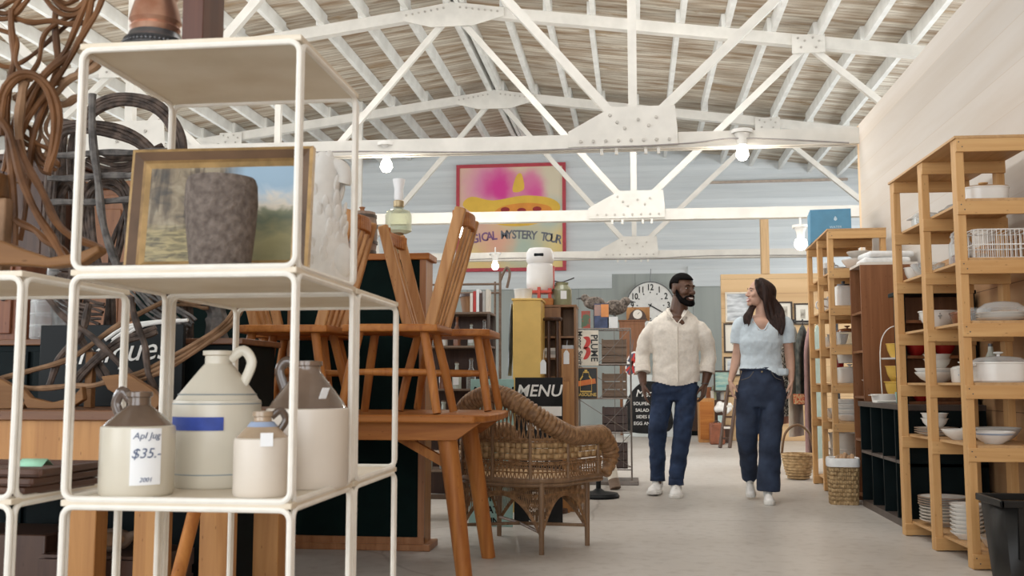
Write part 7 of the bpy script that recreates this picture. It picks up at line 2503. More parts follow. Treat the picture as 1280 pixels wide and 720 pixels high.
def shoe(t, heel, toe, label=None, s=1.0, lift=0.0):
    """white trainer: heel and toe are ground points of the sole"""
    heel, toe = Vector(heel), Vector(toe)
    d = (toe - heel)
    L = d.length
    M = Matrix.Translation(heel) @ d.to_track_quat('X', 'Z').to_matrix().to_4x4()
    half = [(0.0, 0.030), (0.06, 0.037), (0.14, 0.038), (0.20, 0.046), (0.245, 0.042), (0.275, 0.026), (0.285, 0.0)]
    k = L / 0.285
    out = [(x * k, y * s) for x, y in half] + [(x * k, -y * s) for x, y in reversed(half[:-1])]
    n = len(out)
    sole = MB().add([(x, y, 0.0) for x, y in out] + [(x, y, 0.026) for x, y in out], [tuple(range(n)), tuple(range(2 * n - 1, n - 1, -1))] + [(i, i + n, (i + 1) % n + n, (i + 1) % n) for i in range(n)], M)
    up = MB()
    for x, hz, w in ((0.045, 0.060, 0.033), (0.085, 0.058, 0.035), (0.125, 0.050, 0.036), (0.165, 0.042, 0.039), (0.205, 0.034, 0.041), (0.238, 0.028, 0.036)):
        up.ball((x * k, 0, 0.028), (0.045 * k, w * s, hz * 0.95 * max(1, s)), 16, 10, M)
    up.tube([M @ Vector((0.035 * k, 0, 0.05)), M @ Vector((0.030 * k, 0, 0.105))], [0.040 * s, 0.037 * s], 14)
    o = baked(up, 'shoe', M_SHOE, t, 0.006, 4)
    sole.build('sole', M_SOLE, o, world=False, bevel=0.006)
    for i in range(4):
        x = (0.10 + 0.028 * i) * k
        z = (0.079 - 0.008 * i) * (0.35 + 0.65 * max(1, s)) + 0.004 * (s > 1)
        MB().tube([M @ Vector((x, -0.020, z - 0.004)), M @ Vector((x + 0.006, 0, z + 0.003)), M @ Vector((x, 0.020, z - 0.004))], 0.0032, 6).build('lace', M_SOLE, o, world=False)
    return o


# ---------------------------------------------------------------- the man
YM = 8.2
mo = W(845, 480, YM)
man = thing('person', 'man in an oat linen shirt, blue jeans and white trainers, looking at the woman', 'person', (mo.x, YM, 0))


def mp(px, py, dy=0.0):
    p = W(px, py, YM + dy)
    return Vector((p.x - mo.x, dy, p.z))


b = MB()
hc = mp(853.5, 362.5, -0.012)
HMm = T(*hc) @ RZ(radians(40)) @ RX(radians(5))
hs = 1.10
head_shapes(b, HMm, hs)
b.tube([mp(848, 398, 0.02), mp(849, 385, 0.01), mp(851, 370, 0.0)], [0.078, 0.072, 0.064], 16)
b.rings([(0.0, 0, 0.80, 0.15, 0.10), (0, 0, 0.92, 0.165, 0.105), (0, 0, 1.10, 0.160, 0.10), (0, 0, 1.27, 0.185, 0.115), (0, 0, 1.37, 0.185, 0.10), (0.01, 0.01, 1.42, 0.14, 0.08), (0.015, 0.015, 1.46, 0.07, 0.06)], 28)
b.ball((0.01, -0.065, 1.355), (0.10, 0.055, 0.07), 16, 12)
# arms: shoulder, elbow, wrist
armL = [mp(811, 404, 0.0), mp(803, 446, 0.03), mp(804, 481, -0.05)]
armR = [mp(880, 404, 0.0), mp(886, 446, 0.05), mp(881, 481, 0.0)]
for A in (armL, armR):
    A2 = [A[0] + Vector((0.055 if A is armL else -0.055, 0, -0.02))] + A[1:]
    b.tube(bez(A2, 10), [0.040, 0.043, 0.045, 0.046, 0.045, 0.046, 0.046, 0.042, 0.037, 0.031, 0.028][:len(bez(A2, 10))], 14)
hand_shapes(b, armL[2] + Vector((0, 0, 0.012)), (0.10, -0.10, -1), (0.15, -1, -0.1), (1, 0.25, 0.1), 1.02, 0.9)
hand_shapes(b, armR[2] + Vector((0, 0, 0.012)), (-0.14, -0.08, -1), (-0.45, -1, 0.0), (-1, 0.45, 0.1), 1.02, 1.3)
hipL, hipR = mp(830, 485, 0.0), mp(859, 485, 0.0)
kneeL, kneeR = mp(822, 537, -0.06), mp(853, 539, -0.10)
ankL, ankR = mp(822, 594, 0.06), mp(845, 599, -0.08)
for P in ((hipL, kneeL, ankL), (hipR, kneeR, ankR)):
    b.tube(list(P) + [P[2] + Vector((0, -0.01, -0.07))], [0.070, 0.048, 0.034, 0.03], 14)
baked(b, 'body', M_SKIN_M, man, 0.0048, 5)
face_parts(man, HMm, hs, M_LIP_M, M_HAIR_M)
# short faded hair and full beard
hr = MB().ball((0, 0.013 * hs, 0.033 * hs), (0.0775 * hs, 0.098 * hs, 0.090 * hs), 30, 20)
hr.f = [f for f in hr.f if (lambda c: c.z > 0.068 * hs or (c.y > -0.02 * hs and c.z > 0.042 * hs) or (c.y > 0.045 * hs and c.z > 0.005 * hs))(sum((hr.v[i] for i in f), Vector()) / len(f))]
hr.xf(HMm).build('hair', M_HAIR_M, man, world=False, mods=[('SOLIDIFY', dict(thickness=0.007, offset=1))])
bd = MB()
V = lambda x, y, z: HMm @ (Vector((x, y, z)) * hs)
for x in (-1, 1):
    bd.tube([V(x * 0.068, -0.002, 0.0), V(x * 0.064, -0.016, -0.040), V(x * 0.050, -0.045, -0.078), V(x * 0.022, -0.080, -0.098), V(0, -0.088, -0.102)], [0.009, 0.017, 0.024, 0.026, 0.026], 10)
    bd.tube([V(x * 0.040, -0.070, -0.062), V(x * 0.037, -0.080, -0.052), V(x * 0.022, -0.097, -0.044), V(0, -0.103, -0.042)], [0.011, 0.008, 0.0075, 0.006], 8)
bd.ball((0, 0, 0), (0.034, 0.022, 0.012), 12, 8, HMm @ T(0, -0.088 * hs, -0.088 * hs))
baked(bd, 'beard', M_HAIR_M, man, 0.005, 2)
# shirt
sh = MB()
sh.rings([(0.0, 0.0, 0.862, 0.190, 0.128), (0, 0, 0.93, 0.192, 0.128), (0, 0, 1.06, 0.184, 0.122), (0, 0, 1.20, 0.196, 0.130), (0.0, 0, 1.31, 0.212, 0.136), (0.0, 0.005, 1.375, 0.205, 0.122), (0.006, 0.01, 1.42, 0.170, 0.102), (0.012, 0.015, 1.458, 0.115, 0.084), (0.014, 0.015, 1.486, 0.080, 0.072)], 32)
for A, cf in ((armL, 0.56), (armR, 0.56)):
    sx = 1 if A is armL else -1
    P = [A[0] + Vector((sx * 0.080, 0.005, -0.008)), A[0] + Vector((sx * 0.042, 0, -0.030)), A[0] + Vector((sx * 0.010, 0, -0.085)), A[0].lerp(A[1], 0.6), A[1], A[1].lerp(A[2], cf)]
    sh.tube(P, [0.042, 0.062, 0.067, 0.065, 0.061, 0.060], 18)
vz = 1.362
baked(sh, 'shirt', M_SHIRT, man, 0.0075, 8, disp=0.022, dscale=0.075,
      cut=lambda c: (c.y < 0 and c.z > vz and abs(c.x - 0.012) < (c.z - vz) * 0.80 and abs(c.x) < 0.105) or c.z > 1.474 or
      (c.z < 0.885 - 0.02 * cos(c.x * 14) and abs(c.x) < 0.21))
for A in (armL, armR):
    q = A[1].lerp(A[2], 0.56)
    d_ = (A[2] - A[1]).normalized()
    MB().tube([q - d_ * 0.045, q - d_ * 0.04, q + d_ * 0.002, q + d_ * 0.006], [0.058, 0.065, 0.064, 0.056], 20, cap=False).build('cuff', M_SHIRT, man, world=False, mods=[('SOLIDIFY', dict(thickness=0.005))])
for x in (-1, 1):
    o = [(0.013 + x * 0.072, -0.008, 1.492), (0.013 + x * 0.094, -0.030, 1.458), (0.013 + x * 0.078, -0.108, 1.405), (0.013 + x * 0.050, -0.124, 1.392), (0.013 + x * 0.036, -0.112, 1.430), (0.013 + x * 0.060, -0.056, 1.478)]
    MB().add(o, [(0, 1, 2, 3, 4, 5)]).build('collar', M_SHIRT, man, world=False, mods=[('SOLIDIFY', dict(thickness=0.007))])
cb = [Vector((0.014 + 0.076 * cos(a), 0.014 + 0.070 * sin(a), 1.478 + 0.012 * sin(a))) for a in [radians(-35 + 250 * i / 16) for i in range(17)]]
MB().tube(cb, 0.012, 8, flat=1.6).build('collar_band', M_SHIRT, man, world=False)
for x in (-1, 1):
    MB().tube([Vector((0.012, -0.139, 1.360)), Vector((0.012 + x * 0.034, -0.130, 1.402)), Vector((0.012 + x * 0.066, -0.104, 1.440)), Vector((0.012 + x * 0.084, -0.056, 1.474))], 0.007, 8, flat=0.5).build('neck_facing', M_SHIRT, man, world=False)
zs = [0.90, 1.0, 1.1, 1.2, 1.3, 1.335]
ys = [-0.132, -0.129, -0.130, -0.137, -0.141, -0.140]
MB().tube([Vector((0.012, y, z)) for y, z in zip(ys, zs)], 0.014, 8, flat=0.35).build('placket', M_SHIRT, man, world=False)
for z, y in ((0.98, -0.134), (1.08, -0.134), (1.18, -0.140), (1.28, -0.145)):
    MB().ball((0.012, y - 0.002, z), (0.006, 0.003, 0.006), 10, 6).build('button', M_CERB, man, world=False)
# jeans
jn = MB()
jn.rings([(0.0, 0, 0.75, 0.150, 0.105), (0, 0, 0.82, 0.172, 0.118), (0, 0, 0.93, 0.172, 0.115), (0, 0, 0.96, 0.168, 0.110)], 28)
for P in ((hipL, kneeL, ankL), (hipR, kneeR, ankR)):
    Q = bez([P[0] + Vector((0, 0, 0.02)), P[0].lerp(P[1], 0.4), P[1], P[1].lerp(P[2], 0.5), P[2] + Vector((0, 0, 0.0))], 20)
    n = len(Q)
    jn.tube(Q, [0.098 + (0.073 - 0.098) * min(1, i / (n * 0.5)) + (0.0 if i < n * 0.5 else (0.057 - 0.073) * (i - n * 0.5) / (n * 0.5)) for i in range(n)], 20)
baked(jn, 'jeans', M_JEANS, man, 0.0075, 4, disp=0.022, dscale=0.06, cut=lambda c: False)
for P in ((hipL, kneeL, ankL), (hipR, kneeR, ankR)):
    MB().tube([P[2] + Vector((0, 0, 0.022)), P[2] + Vector((0, -0.004, -0.046))], [0.058, 0.061], 20, cap=False).build('turn_up', M_JEANS, man, world=False, mods=[('SOLIDIFY', dict(thickness=0.006))])
shoe(man, (ankL.x + 0.005, ankL.y + 0.05, 0.0), (ankL.x - 0.05, ankL.y - 0.24, 0.014), s=1.22)
shoe(man, (ankR.x, ankR.y + 0.055, 0.0), (ankR.x - 0.012, ankR.y - 0.24, 0.0), s=1.22)
MB().tube([armR[2] + Vector((0.030 * cos(a), 0.030 * sin(a), 0.010)) for a in [2 * pi * i / 20 for i in range(20)]], 0.004, 8, closed=True).build('bracelet', M_PEWTER, man, world=False)

# ---------------------------------------------------------------- the woman
YWm = 7.85
wo = W(952, 480, YWm)
woman = thing('person', 'woman with long dark hair in a pale blue tee and wide indigo jeans', 'person', (wo.x, YWm, 0))


def wp_(px, py, dy=0.0):
    p = W(px, py, YWm + dy)
    return Vector((p.x - wo.x, dy, p.z))


b = MB()
hc = wp_(949, 367, 0.0)
HW = T(*hc) @ RZ(radians(-74)) @ RX(radians(-4))
hs = 0.96
head_shapes(b, HW, hs, slim=0.95)
b.tube([wp_(952, 400, 0.015), wp_(952, 388, 0.01), wp_(951, 373, 0.01)], [0.050, 0.046, 0.046], 16)
b.rings([(0.0, 0, 0.72, 0.13, 0.10), (0.0, 0, 0.84, 0.155, 0.11), (0, 0, 0.98, 0.128, 0.09), (0, 0, 1.08, 0.118, 0.082), (0, -0.01, 1.20, 0.138, 0.100), (0, 0, 1.31, 0.150, 0.088), (0, 0.01, 1.37, 0.115, 0.066), (0, 0.015, 1.41, 0.055, 0.05)], 28)
b.ball((0.0, -0.052, 1.335), (0.085, 0.045, 0.055), 16, 12)
armL = [wp_(926, 403, 0.0), wp_(921, 445, 0.05), wp_(913, 477, -0.02)]
armR = [wp_(981, 403, 0.0), wp_(987, 445, 0.03), wp_(989, 477, -0.05)]
for A in (armL, armR):
    Q = bez(A, 10)
    b.tube(Q, [0.043, 0.042, 0.041, 0.039, 0.037, 0.037, 0.036, 0.032, 0.028, 0.024, 0.022][:len(Q)], 14)
hand_shapes(b, armL[2] + Vector((0, 0, 0.010)), (0.06, -0.12, -1), (0.1, -1, -0.1), (1, 0.15, 0.1), 0.90, 1.0)
hand_shapes(b, armR[2] + Vector((0, 0, 0.010)), (-0.06, -0.10, -1), (-0.1, -1, -0.1), (-1, 0.15, 0.1), 0.90, 1.0)
hipL, hipR = wp_(936, 488, 0.0), wp_(966, 488, 0.0)
kneeL, kneeR = wp_(934, 546, -0.02), wp_(963, 548, -0.10)
ankL, ankR = wp_(937, 592, 0.22), wp_(960, 608, -0.12)
for P in ((hipL, kneeL, ankL), (hipR, kneeR, ankR)):
    b.tube(list(P) + [P[2] + Vector((0, -0.01, -0.03))], [0.068, 0.045, 0.03, 0.028], 14)
baked(b, 'body', M_SKIN_W, woman, 0.0048, 5)
face_parts(woman, HW, hs, M_LIP_W, M_HAIR_W, slim=0.95)
# long wavy hair: a cap and locks that fall over the shoulders
V = lambda x, y, z: HW @ (Vector((x, y, z)) * hs)
hr = MB()
cap = MB().ball((0, 0.022, 0.036), (0.084, 0.100, 0.092), 26, 18)
cap.v = [v * hs for v in cap.v]
cap.f = [f for f in cap.f if (lambda c: c.z > 0.070 or c.y > -0.012)(sum((cap.v[i] for i in f), Vector()) / len(f))]
rs = random.Random(21)
for i in range(22):                       # back locks
    u = i / 21
    a = radians(-100 + 200 * u)
    x0, y0 = 0.078 * sin(a), 0.026 + 0.088 * cos(a)
    ln = 0.32 + 0.05 * rs.random()
    p0 = V(0.30 * x0, y0 * 0.3 - 0.02, 0.118)
    p1 = V(x0 * 1.02, y0, 0.05)
    p2 = V(x0 * 1.10, y0 + 0.004, -0.05)
    w1 = Vector((rs.uniform(-0.012, 0.012), rs.uniform(-0.01, 0.01), 0))
    p3 = p2 + Vector((0.015, 0.012, -0.10)) + w1
    p4 = p3 + Vector((0.020, -0.010, -0.09)) - w1 * 1.5
    p5 = p4 + Vector((0.012, -0.012, -(ln - 0.19) * 0.75)) + w1 * 2
    hr.tube(bez([p0, p1, p2, p3, p4, p5], 24), [0.013, 0.015, 0.017, 0.018, 0.018, 0.018, 0.018, 0.018, 0.018, 0.018, 0.018, 0.017, 0.017, 0.016, 0.016, 0.015, 0.014, 0.012, 0.010, 0.007, 0.004, 0.003, 0.003, 0.003, 0.003][:len(bez([p0, p1, p2, p3, p4, p5], 24))], 8)
# lock over the shoulder on the man's side, in front of the chest
for i in range(6):
    p0 = V(-0.05 + 0.004 * i, -0.005, 0.085)
    p1 = V(-0.076, 0.012 + 0.006 * i, 0.0)
    p2 = wp_(936 + 1.0 * i, 388, -0.050)
    p3 = wp_(930 + 1.7 * i, 397, -0.100)
    p4 = wp_(931 + 1.4 * i, 409 - (i % 3) * 2, -0.122)
    hr.tube(bez([p0, p1, p2, p3, p4], 20), [0.012] * 8 + [0.013] * 6 + [0.011, 0.010, 0.008, 0.006, 0.004, 0.003, 0.003][:7], 8)
# locks over the other shoulder, longer
for i in range(8):
    p0 = V(0.030, -0.045 + 0.012 * i, 0.104 - 0.002 * i)
    p1 = V(0.079, -0.040 + 0.014 * i, 0.0)
    p2 = wp_(962 + 2.2 * i, 386, -0.045)
    p3 = wp_(963 + 2.4 * i, 402, -0.075)
    p4 = wp_(961 + 2.6 * i, 416 - (i % 3) * 3, -0.085)
    p5 = wp_(964 + 1.9 * i, 421 + (i % 2) * 3, -0.085)
    hr.tube(bez([p0, p1, p2, p3, p4, p5], 20), [0.012] * 8 + [0.013] * 6 + [0.011, 0.010, 0.008, 0.006, 0.004, 0.003, 0.003][:7], 8)
for (v0, v1) in ((0, 0),):
    hr.ball((0, 0.020 * hs, 0.036 * hs), (0.078 * hs, 0.094 * hs, 0.086 * hs), 22, 14, HW)
baked(hr, 'hair', M_HAIR_W, woman, 0.0055, 2,
      cut=lambda c: (lambda q: q.y < -0.060 and q.z < 0.074 and abs(q.x) < 0.070 and q.z > -0.105)(HW.inverted() @ c / hs))
# tee
te = MB()
te.rings([(0.0, 0.0, 0.945, 0.180, 0.132), (0.0, 0, 0.975, 0.176, 0.126), (0.0, 0, 1.02, 0.160, 0.108), (0, 0, 1.10, 0.150, 0.104), (0, -0.012, 1.20, 0.165, 0.122), (0, -0.005, 1.29, 0.172, 0.112), (0, 0.005, 1.345, 0.165, 0.095), (0, 0.01, 1.385, 0.125, 0.076), (0, 0.015, 1.415, 0.072, 0.06)], 32)
te.tube([wp_(978, 462, -0.05), wp_(980, 470, -0.06)], [0.05, 0.035], 12)
for A, sx in ((armL, 1), (armR, -1)):
    P = bez([A[0] + Vector((sx * 0.03, 0, 0.006)), A[0] + Vector((-sx * 0.012, 0, -0.03)), A[0].lerp(A[1], 0.60)], 10)
    n = len(P)
    te.tube(P, [0.052 + 0.012 * i / (n - 1) for i in range(n)], 18)
vz = 1.285
baked(te, 'tee_shirt', M_TEE, woman, 0.0068, 4, disp=0.018, dscale=0.07,
      cut=lambda c: (c.y < 0.0 and c.z > vz and abs(c.x) < 0.028 + (c.z - vz) * 0.46 and abs(c.x) < 0.085) or c.z > 1.402 or c.z < (0.998 if c.x < 0.02 else 0.998 - 0.055 * min(1, (c.x - 0.02) / 0.10)))
nk = [Vector((0.0 + 0.030 * 0, -0.108, vz))]
vv = [Vector((-0.070, -0.045, 1.392)), Vector((-0.050, -0.085, 1.34)), Vector((-0.022, -0.112, 1.295)), Vector((0, -0.117, 1.285)), Vector((0.022, -0.112, 1.295)), Vector((0.050, -0.085, 1.34)), Vector((0.070, -0.045, 1.392))]
MB().tube(bez(vv, 18), 0.006, 8).build('neckband', M_TEE, woman, world=False)
# wide jeans
jn = MB()
jn.rings([(0.0, 0, 0.70, 0.165, 0.118), (0.0, 0, 0.80, 0.182, 0.130), (0, 0, 0.90, 0.168, 0.120), (0, 0, 0.985, 0.146, 0.104), (0, 0, 1.005, 0.144, 0.102)], 30)
QL = bez([hipL + Vector((0, 0, 0.0)), hipL.lerp(kneeL, 0.5), kneeL, kneeL.lerp(ankL, 0.5), ankL + Vector((0.0, 0, -0.035))], 20)
QR = bez([hipR + Vector((0, 0, 0.0)), hipR.lerp(kneeR, 0.5), kneeR, kneeR.lerp(ankR, 0.5), ankR + Vector((0.004, 0, -0.035))], 20)
for Q, r0, r1, r2 in ((QL, 0.100, 0.080, 0.058), (QR, 0.100, 0.080, 0.086)):
    n = len(Q)
    jn.tube(Q, [r0 + (r1 - r0) * min(1, i / (n * 0.5)) + (0 if i < n * 0.5 else (r2 - r1) * (i - n * 0.5) / (n * 0.5)) for i in range(n)], 22)
baked(jn, 'jeans', M_JEANS_W, woman, 0.0075, 4, disp=0.020, dscale=0.09)
MB().tube([Vector((0.148 * cos(a), 0.105 * sin(a), 0.995)) for a in [2 * pi * i / 36 for i in range(36)]], 0.010, 8, closed=True, flat=1.5).build('waistband', M_JEANS_W, woman, world=False)
for x in (-0.07, 0.06):
    MB().tube(bez([(x * 1.0, -0.108, 0.975), (x * 1.5, -0.106, 0.93), (x * 2.3, -0.075, 0.91)], 8), 0.004, 6).build('pocket_seam', M_STITCH, woman, world=False)
MB().ball((-0.01, -0.124, 0.972), (0.007, 0.004, 0.007), 10, 8).build('button', M_BRASS, woman, world=False)
shoe(woman, (ankL.x + 0.002, ankL.y + 0.03, 0.075), (ankL.x - 0.012, ankL.y - 0.19, 0.012), s=0.88)
shoe(woman, (ankR.x, ankR.y + 0.05, 0.0), (ankR.x - 0.012, ankR.y - 0.20, 0.0), s=0.9)
# ================================================================= bentwood and twig furniture, far left
M_BENT = mat('brown_bentwood', (0.10, 0.042, 0.016), rough=0.55, spec=0.2, var=0.35, scale=9, col2=(0.19, 0.085, 0.034), bump=0.2)
M_BENTL = mat('pale_bentwood', (0.19, 0.105, 0.055), rough=0.6, spec=0.2, var=0.3, scale=12, col2=(0.28, 0.165, 0.095))
M_TWIG = mat('grey_brown_twig', (0.045, 0.029, 0.022), rough=0.7, var=0.4, scale=25, col2=(0.105, 0.072, 0.056), bump=0.3)
M_BARK = mat('grey_bark_branch', (0.085, 0.078, 0.075), rough=0.8, var=0.35, scale=22, col2=(0.16, 0.145, 0.135), bump=0.4)
M_PLANKB = wood('curved_seat_plank', (0.24, 0.12, 0.05), (0.15, 0.07, 0.028), axis=0, rough=0.55, spec=0.2)


def strand_path(px, Y, slope=0.0, n=26, closed=False):
    pts = [W(x, y, Y + slope * i / max(1, len(px) - 1)) for i, (x, y) in enumerate(px)]
    return bez(pts, n, closed=closed)


def strands(t, part, px, Y, k, gap, r, m, slope=0.0, n=26, seed=0, depth=0.0, closed=False):
    """k bent rods side by side along one path"""
    rs = random.Random(seed + len(px) * 7)
    base = strand_path(px, Y, slope, n, closed)
    for j in range(k):
        o = (j - (k - 1) / 2) * gap
        ph = rs.uniform(0, 6)
        path = []
        for i, p in enumerate(base):
            q = base[min(i + 1, len(base) - 1)] - base[max(i - 1, 0)]
            q.normalize()
            nn = Vector((-q.z, 0, q.x))
            path.append(p + nn * (o + 0.004 * sin(i * 0.5 + ph)) + Vector((0, depth * (j - (k - 1) / 2) + 0.005 * cos(i * 0.4 + ph), 0)))
        MB().tube(path, [r * (1 + 0.12 * sin(i * 0.9 + ph)) for i in range(len(path))], 7, closed=closed).build(part, m, t)


# --- brown bentwood rocker standing on the left shelf
YR = 2.02
rt = thing('bentwood_rocker', 'brown bentwood rocking chair on the left wire shelf, scrolled loops above', 'chair', (W(30, 330, YR).x, YR, z2 + ZT))
zb_ = z2 + ZT
for c, rx in (((4, -8), 34), ((88, -14), 36)):
    for j in range(3):
        r_ = rx - 8 * j
        pts = [(c[0] + r_ * cos(a), c[1] + r_ * 0.85 * sin(a)) for a in [2 * pi * i / 14 for i in range(14)]]
        strands(rt, 'scroll', pts, YR + 0.01 * j, 1, 0, 0.0062, M_BENT, n=42, closed=True, seed=j)
strands(rt, 'back_post', [(17, 12), (16, 60), (12, 105), (14, 200), (16, 310)], YR, 1, 0, 0.0075, M_BENT)
strands(rt, 'back_post', [(72, 14), (70, 60), (64, 110), (40, 190), (22, 300)], YR + 0.03, 1, 0, 0.0075, M_BENT)
strands(rt, 'cross_bar', [(18, 26), (60, 27), (108, 30)], YR + 0.01, 1, 0, 0.0065, M_BENT)
strands(rt, 'side_bow', [(122, -20), (112, 20), (88, 62), (60, 96), (30, 150), (8, 215)], YR - 0.03, 3, 0.0135, 0.0068, M_BENT, slope=0.05, seed=3)
strands(rt, 'side_bow', [(100, 12), (62, 40), (46, 72), (36, 100), (28, 140)], YR + 0.02, 1, 0, 0.0055, M_BENT, seed=4)
strands(rt, 'side_bow', [(-12, 30), (16, 46), (24, 80), (27, 100)], YR, 1, 0, 0.005, M_BENT, seed=5)
strands(rt, 'side_bow', [(-10, 72), (14, 84), (44, 66), (96, 22)], YR + 0.05, 1, 0, 0.005, M_BENT, seed=6)
strands(rt, 'arm_bow', [(120, 76), (98, 92), (76, 106), (50, 118), (20, 122)], YR + 0.02, 2, 0.011, 0.0085, M_BENTL, seed=7)
strands(rt, 'arm_bow', [(108, 120), (86, 128), (60, 128), (30, 140)], YR + 0.05, 1, 0, 0.009, M_BENTL, seed=8)
strands(rt, 'arm_loop', [(2, 170), (4, 120), (20, 95), (40, 94), (60, 115), (72, 150), (70, 190), (60, 215)], YR - 0.05, 2, 0.009, 0.0068, M_BENT, seed=9)
strands(rt, 'arm_loop', [(26, 230), (24, 165), (28, 112), (36, 96)], YR - 0.03, 1, 0, 0.0105, M_BENTL, seed=10)
strands(rt, 'seat_rod', [(22, 160), (42, 186), (70, 212)], YR + 0.02, 4, 0.012, 0.0052, M_BENT, slope=0.03, seed=11)
strands(rt, 'side_bow', [(-6, 142), (10, 170), (30, 222), (52, 280), (74, 316), (92, 328)], YR - 0.06, 1, 0, 0.0085, M_BENT, seed=12)
strands(rt, 'side_bow', [(24, 176), (40, 220), (64, 266), (96, 298), (124, 312)], YR - 0.04, 1, 0, 0.0085, M_BENT, seed=13)
strands(rt, 'side_bow', [(20, 272), (42, 290), (70, 306), (84, 326)], YR - 0.02, 1, 0, 0.008, M_BENT, seed=14)
strands(rt, 'spindle', [(56, 130), (54, 170), (62, 200)], YR + 0.05, 3, 0.013, 0.0045, M_BENTL, seed=15)
# the pale curved rocker plank at its foot and the squared block above it
P = [W(x, y, YR - 0.09) for x, y in ((-30, 306), (0, 300), (24, 310), (60, 322), (96, 316), (122, 306), (124, 314), (100, 330), (60, 334), (20, 331), (-30, 331))]
z_ = zb_ + 0.002
MB().prism([(p.x, max(p.z, z_)) for p in P], 0.035, T(0, YR - 0.09, 0)).build('rocker_runner', M_PLANKB, rt, bevel=0.004)
a, b = W(-20, 250, YR), W(10, 218, YR)
MB().bx(a.x, b.x, YR - 0.05, YR + 0.03, a.z, b.z).build('arm_block', M_PLANKB, rt, bevel=0.006)
a, b = W(4, 322, YR), W(18, 250, YR)
MB().bx(a.x, b.x, YR - 0.03, YR + 0.0, z_, b.z).build('front_leg', M_BENTL, rt, bevel=0.004)

# --- grey twig settee on the black cabinet
YT = 4.06
tt = thing('twig_settee', 'grey-brown bent twig settee with looped back, behind the framed landscape', 'settee', (W(140, 424, YT).x, YT, cz))
strands(tt, 'back_hoop', [(96, 250), (92, 185), (112, 142), (150, 124), (192, 132), (220, 165), (226, 210), (214, 262), (190, 330)], YT, 4, 0.014, 0.0115, M_TWIG, n=40, seed=31)
strands(tt, 'back_hoop', [(60, 290), (66, 200), (74, 166), (104, 158), (150, 166), (184, 186), (206, 224), (212, 280)], YT - 0.08, 4, 0.014, 0.011, M_TWIG, n=40, seed=32)
strands(tt, 'inner_hoop', [(70, 330), (68, 262), (78, 232), (92, 228), (106, 248), (112, 290), (118, 332)], YT - 0.03, 5, 0.012, 0.0095, M_TWIG, n=30, seed=33)
strands(tt, 'inner_hoop', [(104, 332), (106, 262), (116, 234), (136, 226), (156, 240), (164, 280), (166, 335)], YT - 0.03, 5, 0.012, 0.0095, M_TWIG, n=30, seed=34)
strands(tt, 'seat_slat', [(110, 196), (140, 206), (176, 200), (206, 190)], YT - 0.02, 5, 0.017, 0.0095, M_TWIG, seed=35)
for i, y in enumerate((192, 221, 252)):
    strands(tt, 'rail', [(62, y + 2), (110, y), (168, y - 2), (210, y - 3)], YT - 0.12, 1, 0, 0.0145, M_BARK, seed=36 + i)
strands(tt, 'post', [(116, 118), (118, 190), (124, 250), (136, 300), (148, 345)], YT - 0.15, 1, 0, 0.0165, M_BARK, seed=40)
strands(tt, 'post', [(82, 150), (78, 220), (74, 300), (70, 345), (70, 424)], YT + 0.08, 1, 0, 0.019, M_TWIG, seed=41)
strands(tt, 'post', [(170, 240), (150, 290), (140, 345), (136, 424)], YT + 0.06, 3, 0.016, 0.010, M_TWIG, seed=42)
strands(tt, 'post', [(212, 190), (222, 270), (232, 350), (236, 424)], YT + 0.04, 2, 0.016, 0.012, M_TWIG, seed=43)
strands(tt, 'leg', [(100, 330), (98, 380), (96, 424)], YT - 0.1, 4, 0.022, 0.012, M_TWIG, seed=44)
strands(tt, 'leg', [(196, 330), (200, 380), (204, 424)], YT - 0.1, 3, 0.022, 0.012, M_TWIG, seed=45)
strands(tt, 'seat_slat', [(60, 336), (120, 340), (180, 342), (246, 350)], YT - 0.10, 5, 0.016, 0.010, M_TWIG, seed=46)
strands(tt, 'twig_fan', [(160, 350), (196, 382), (236, 412)], YT - 0.14, 7, 0.016, 0.0065, M_BARK, seed=47)
strands(tt, 'twig_fan', [(62, 350), (84, 380), (128, 392)], YT - 0.16, 6, 0.017, 0.0065, M_TWIG, seed=48)
strands(tt, 'seat_slat', [(188, 372), (222, 374), (262, 378)], YT - 0.05, 4, 0.015, 0.008, M_BENTL, seed=49)
strands(tt, 'post', [(268, 360), (270, 400), (272, 424)], YT + 0.02, 1, 0, 0.045, M_BARK, seed=50)

# --- tangle of a broken twig chair lying on the bench
YB_ = 3.42
bt = thing('twig_chair', 'collapsed twig chair with curved seat planks lying on the orange bench', 'chair', (W(110, 512, YB_).x, YB_, wz))


def onb(p, m_=0.02):
    return (p[0], p[1])


strands(bt, 'branch', [(60, 372), (84, 398), (116, 424), (150, 452), (172, 480)], YB_, 1, 0, 0.0115, M_TWIG, seed=61)
strands(bt, 'branch', [(-10, 476), (40, 464), (90, 446), (140, 412), (190, 384), (232, 362)], YB_ - 0.06, 1, 0, 0.0105, M_BENTL, seed=62, slope=0.2)
strands(bt, 'branch', [(96, 476), (128, 442), (160, 424), (196, 412)], YB_ + 0.03, 2, 0.016, 0.010, M_TWIG, seed=63)
strands(bt, 'branch', [(164, 372), (176, 420), (186, 460), (196, 498)], YB_ - 0.02, 1, 0, 0.012, M_TWIG, seed=64)
strands(bt, 'branch', [(138, 478), (176, 470), (214, 452), (248, 432), (286, 404), (302, 376), (302, 350)], YB_ - 0.08, 3, 0.015, 0.0085, M_BENTL, seed=65, slope=0.3)
strands(bt, 'branch', [(30, 484), (80, 484), (120, 480), (160, 470)], YB_ - 0.08, 1, 0, 0.010, M_BENTL, seed=66)
strands(bt, 'branch', [(100, 420), (120, 455), (150, 486), (200, 500)], YB_ + 0.06, 2, 0.016, 0.010, M_TWIG, seed=67)
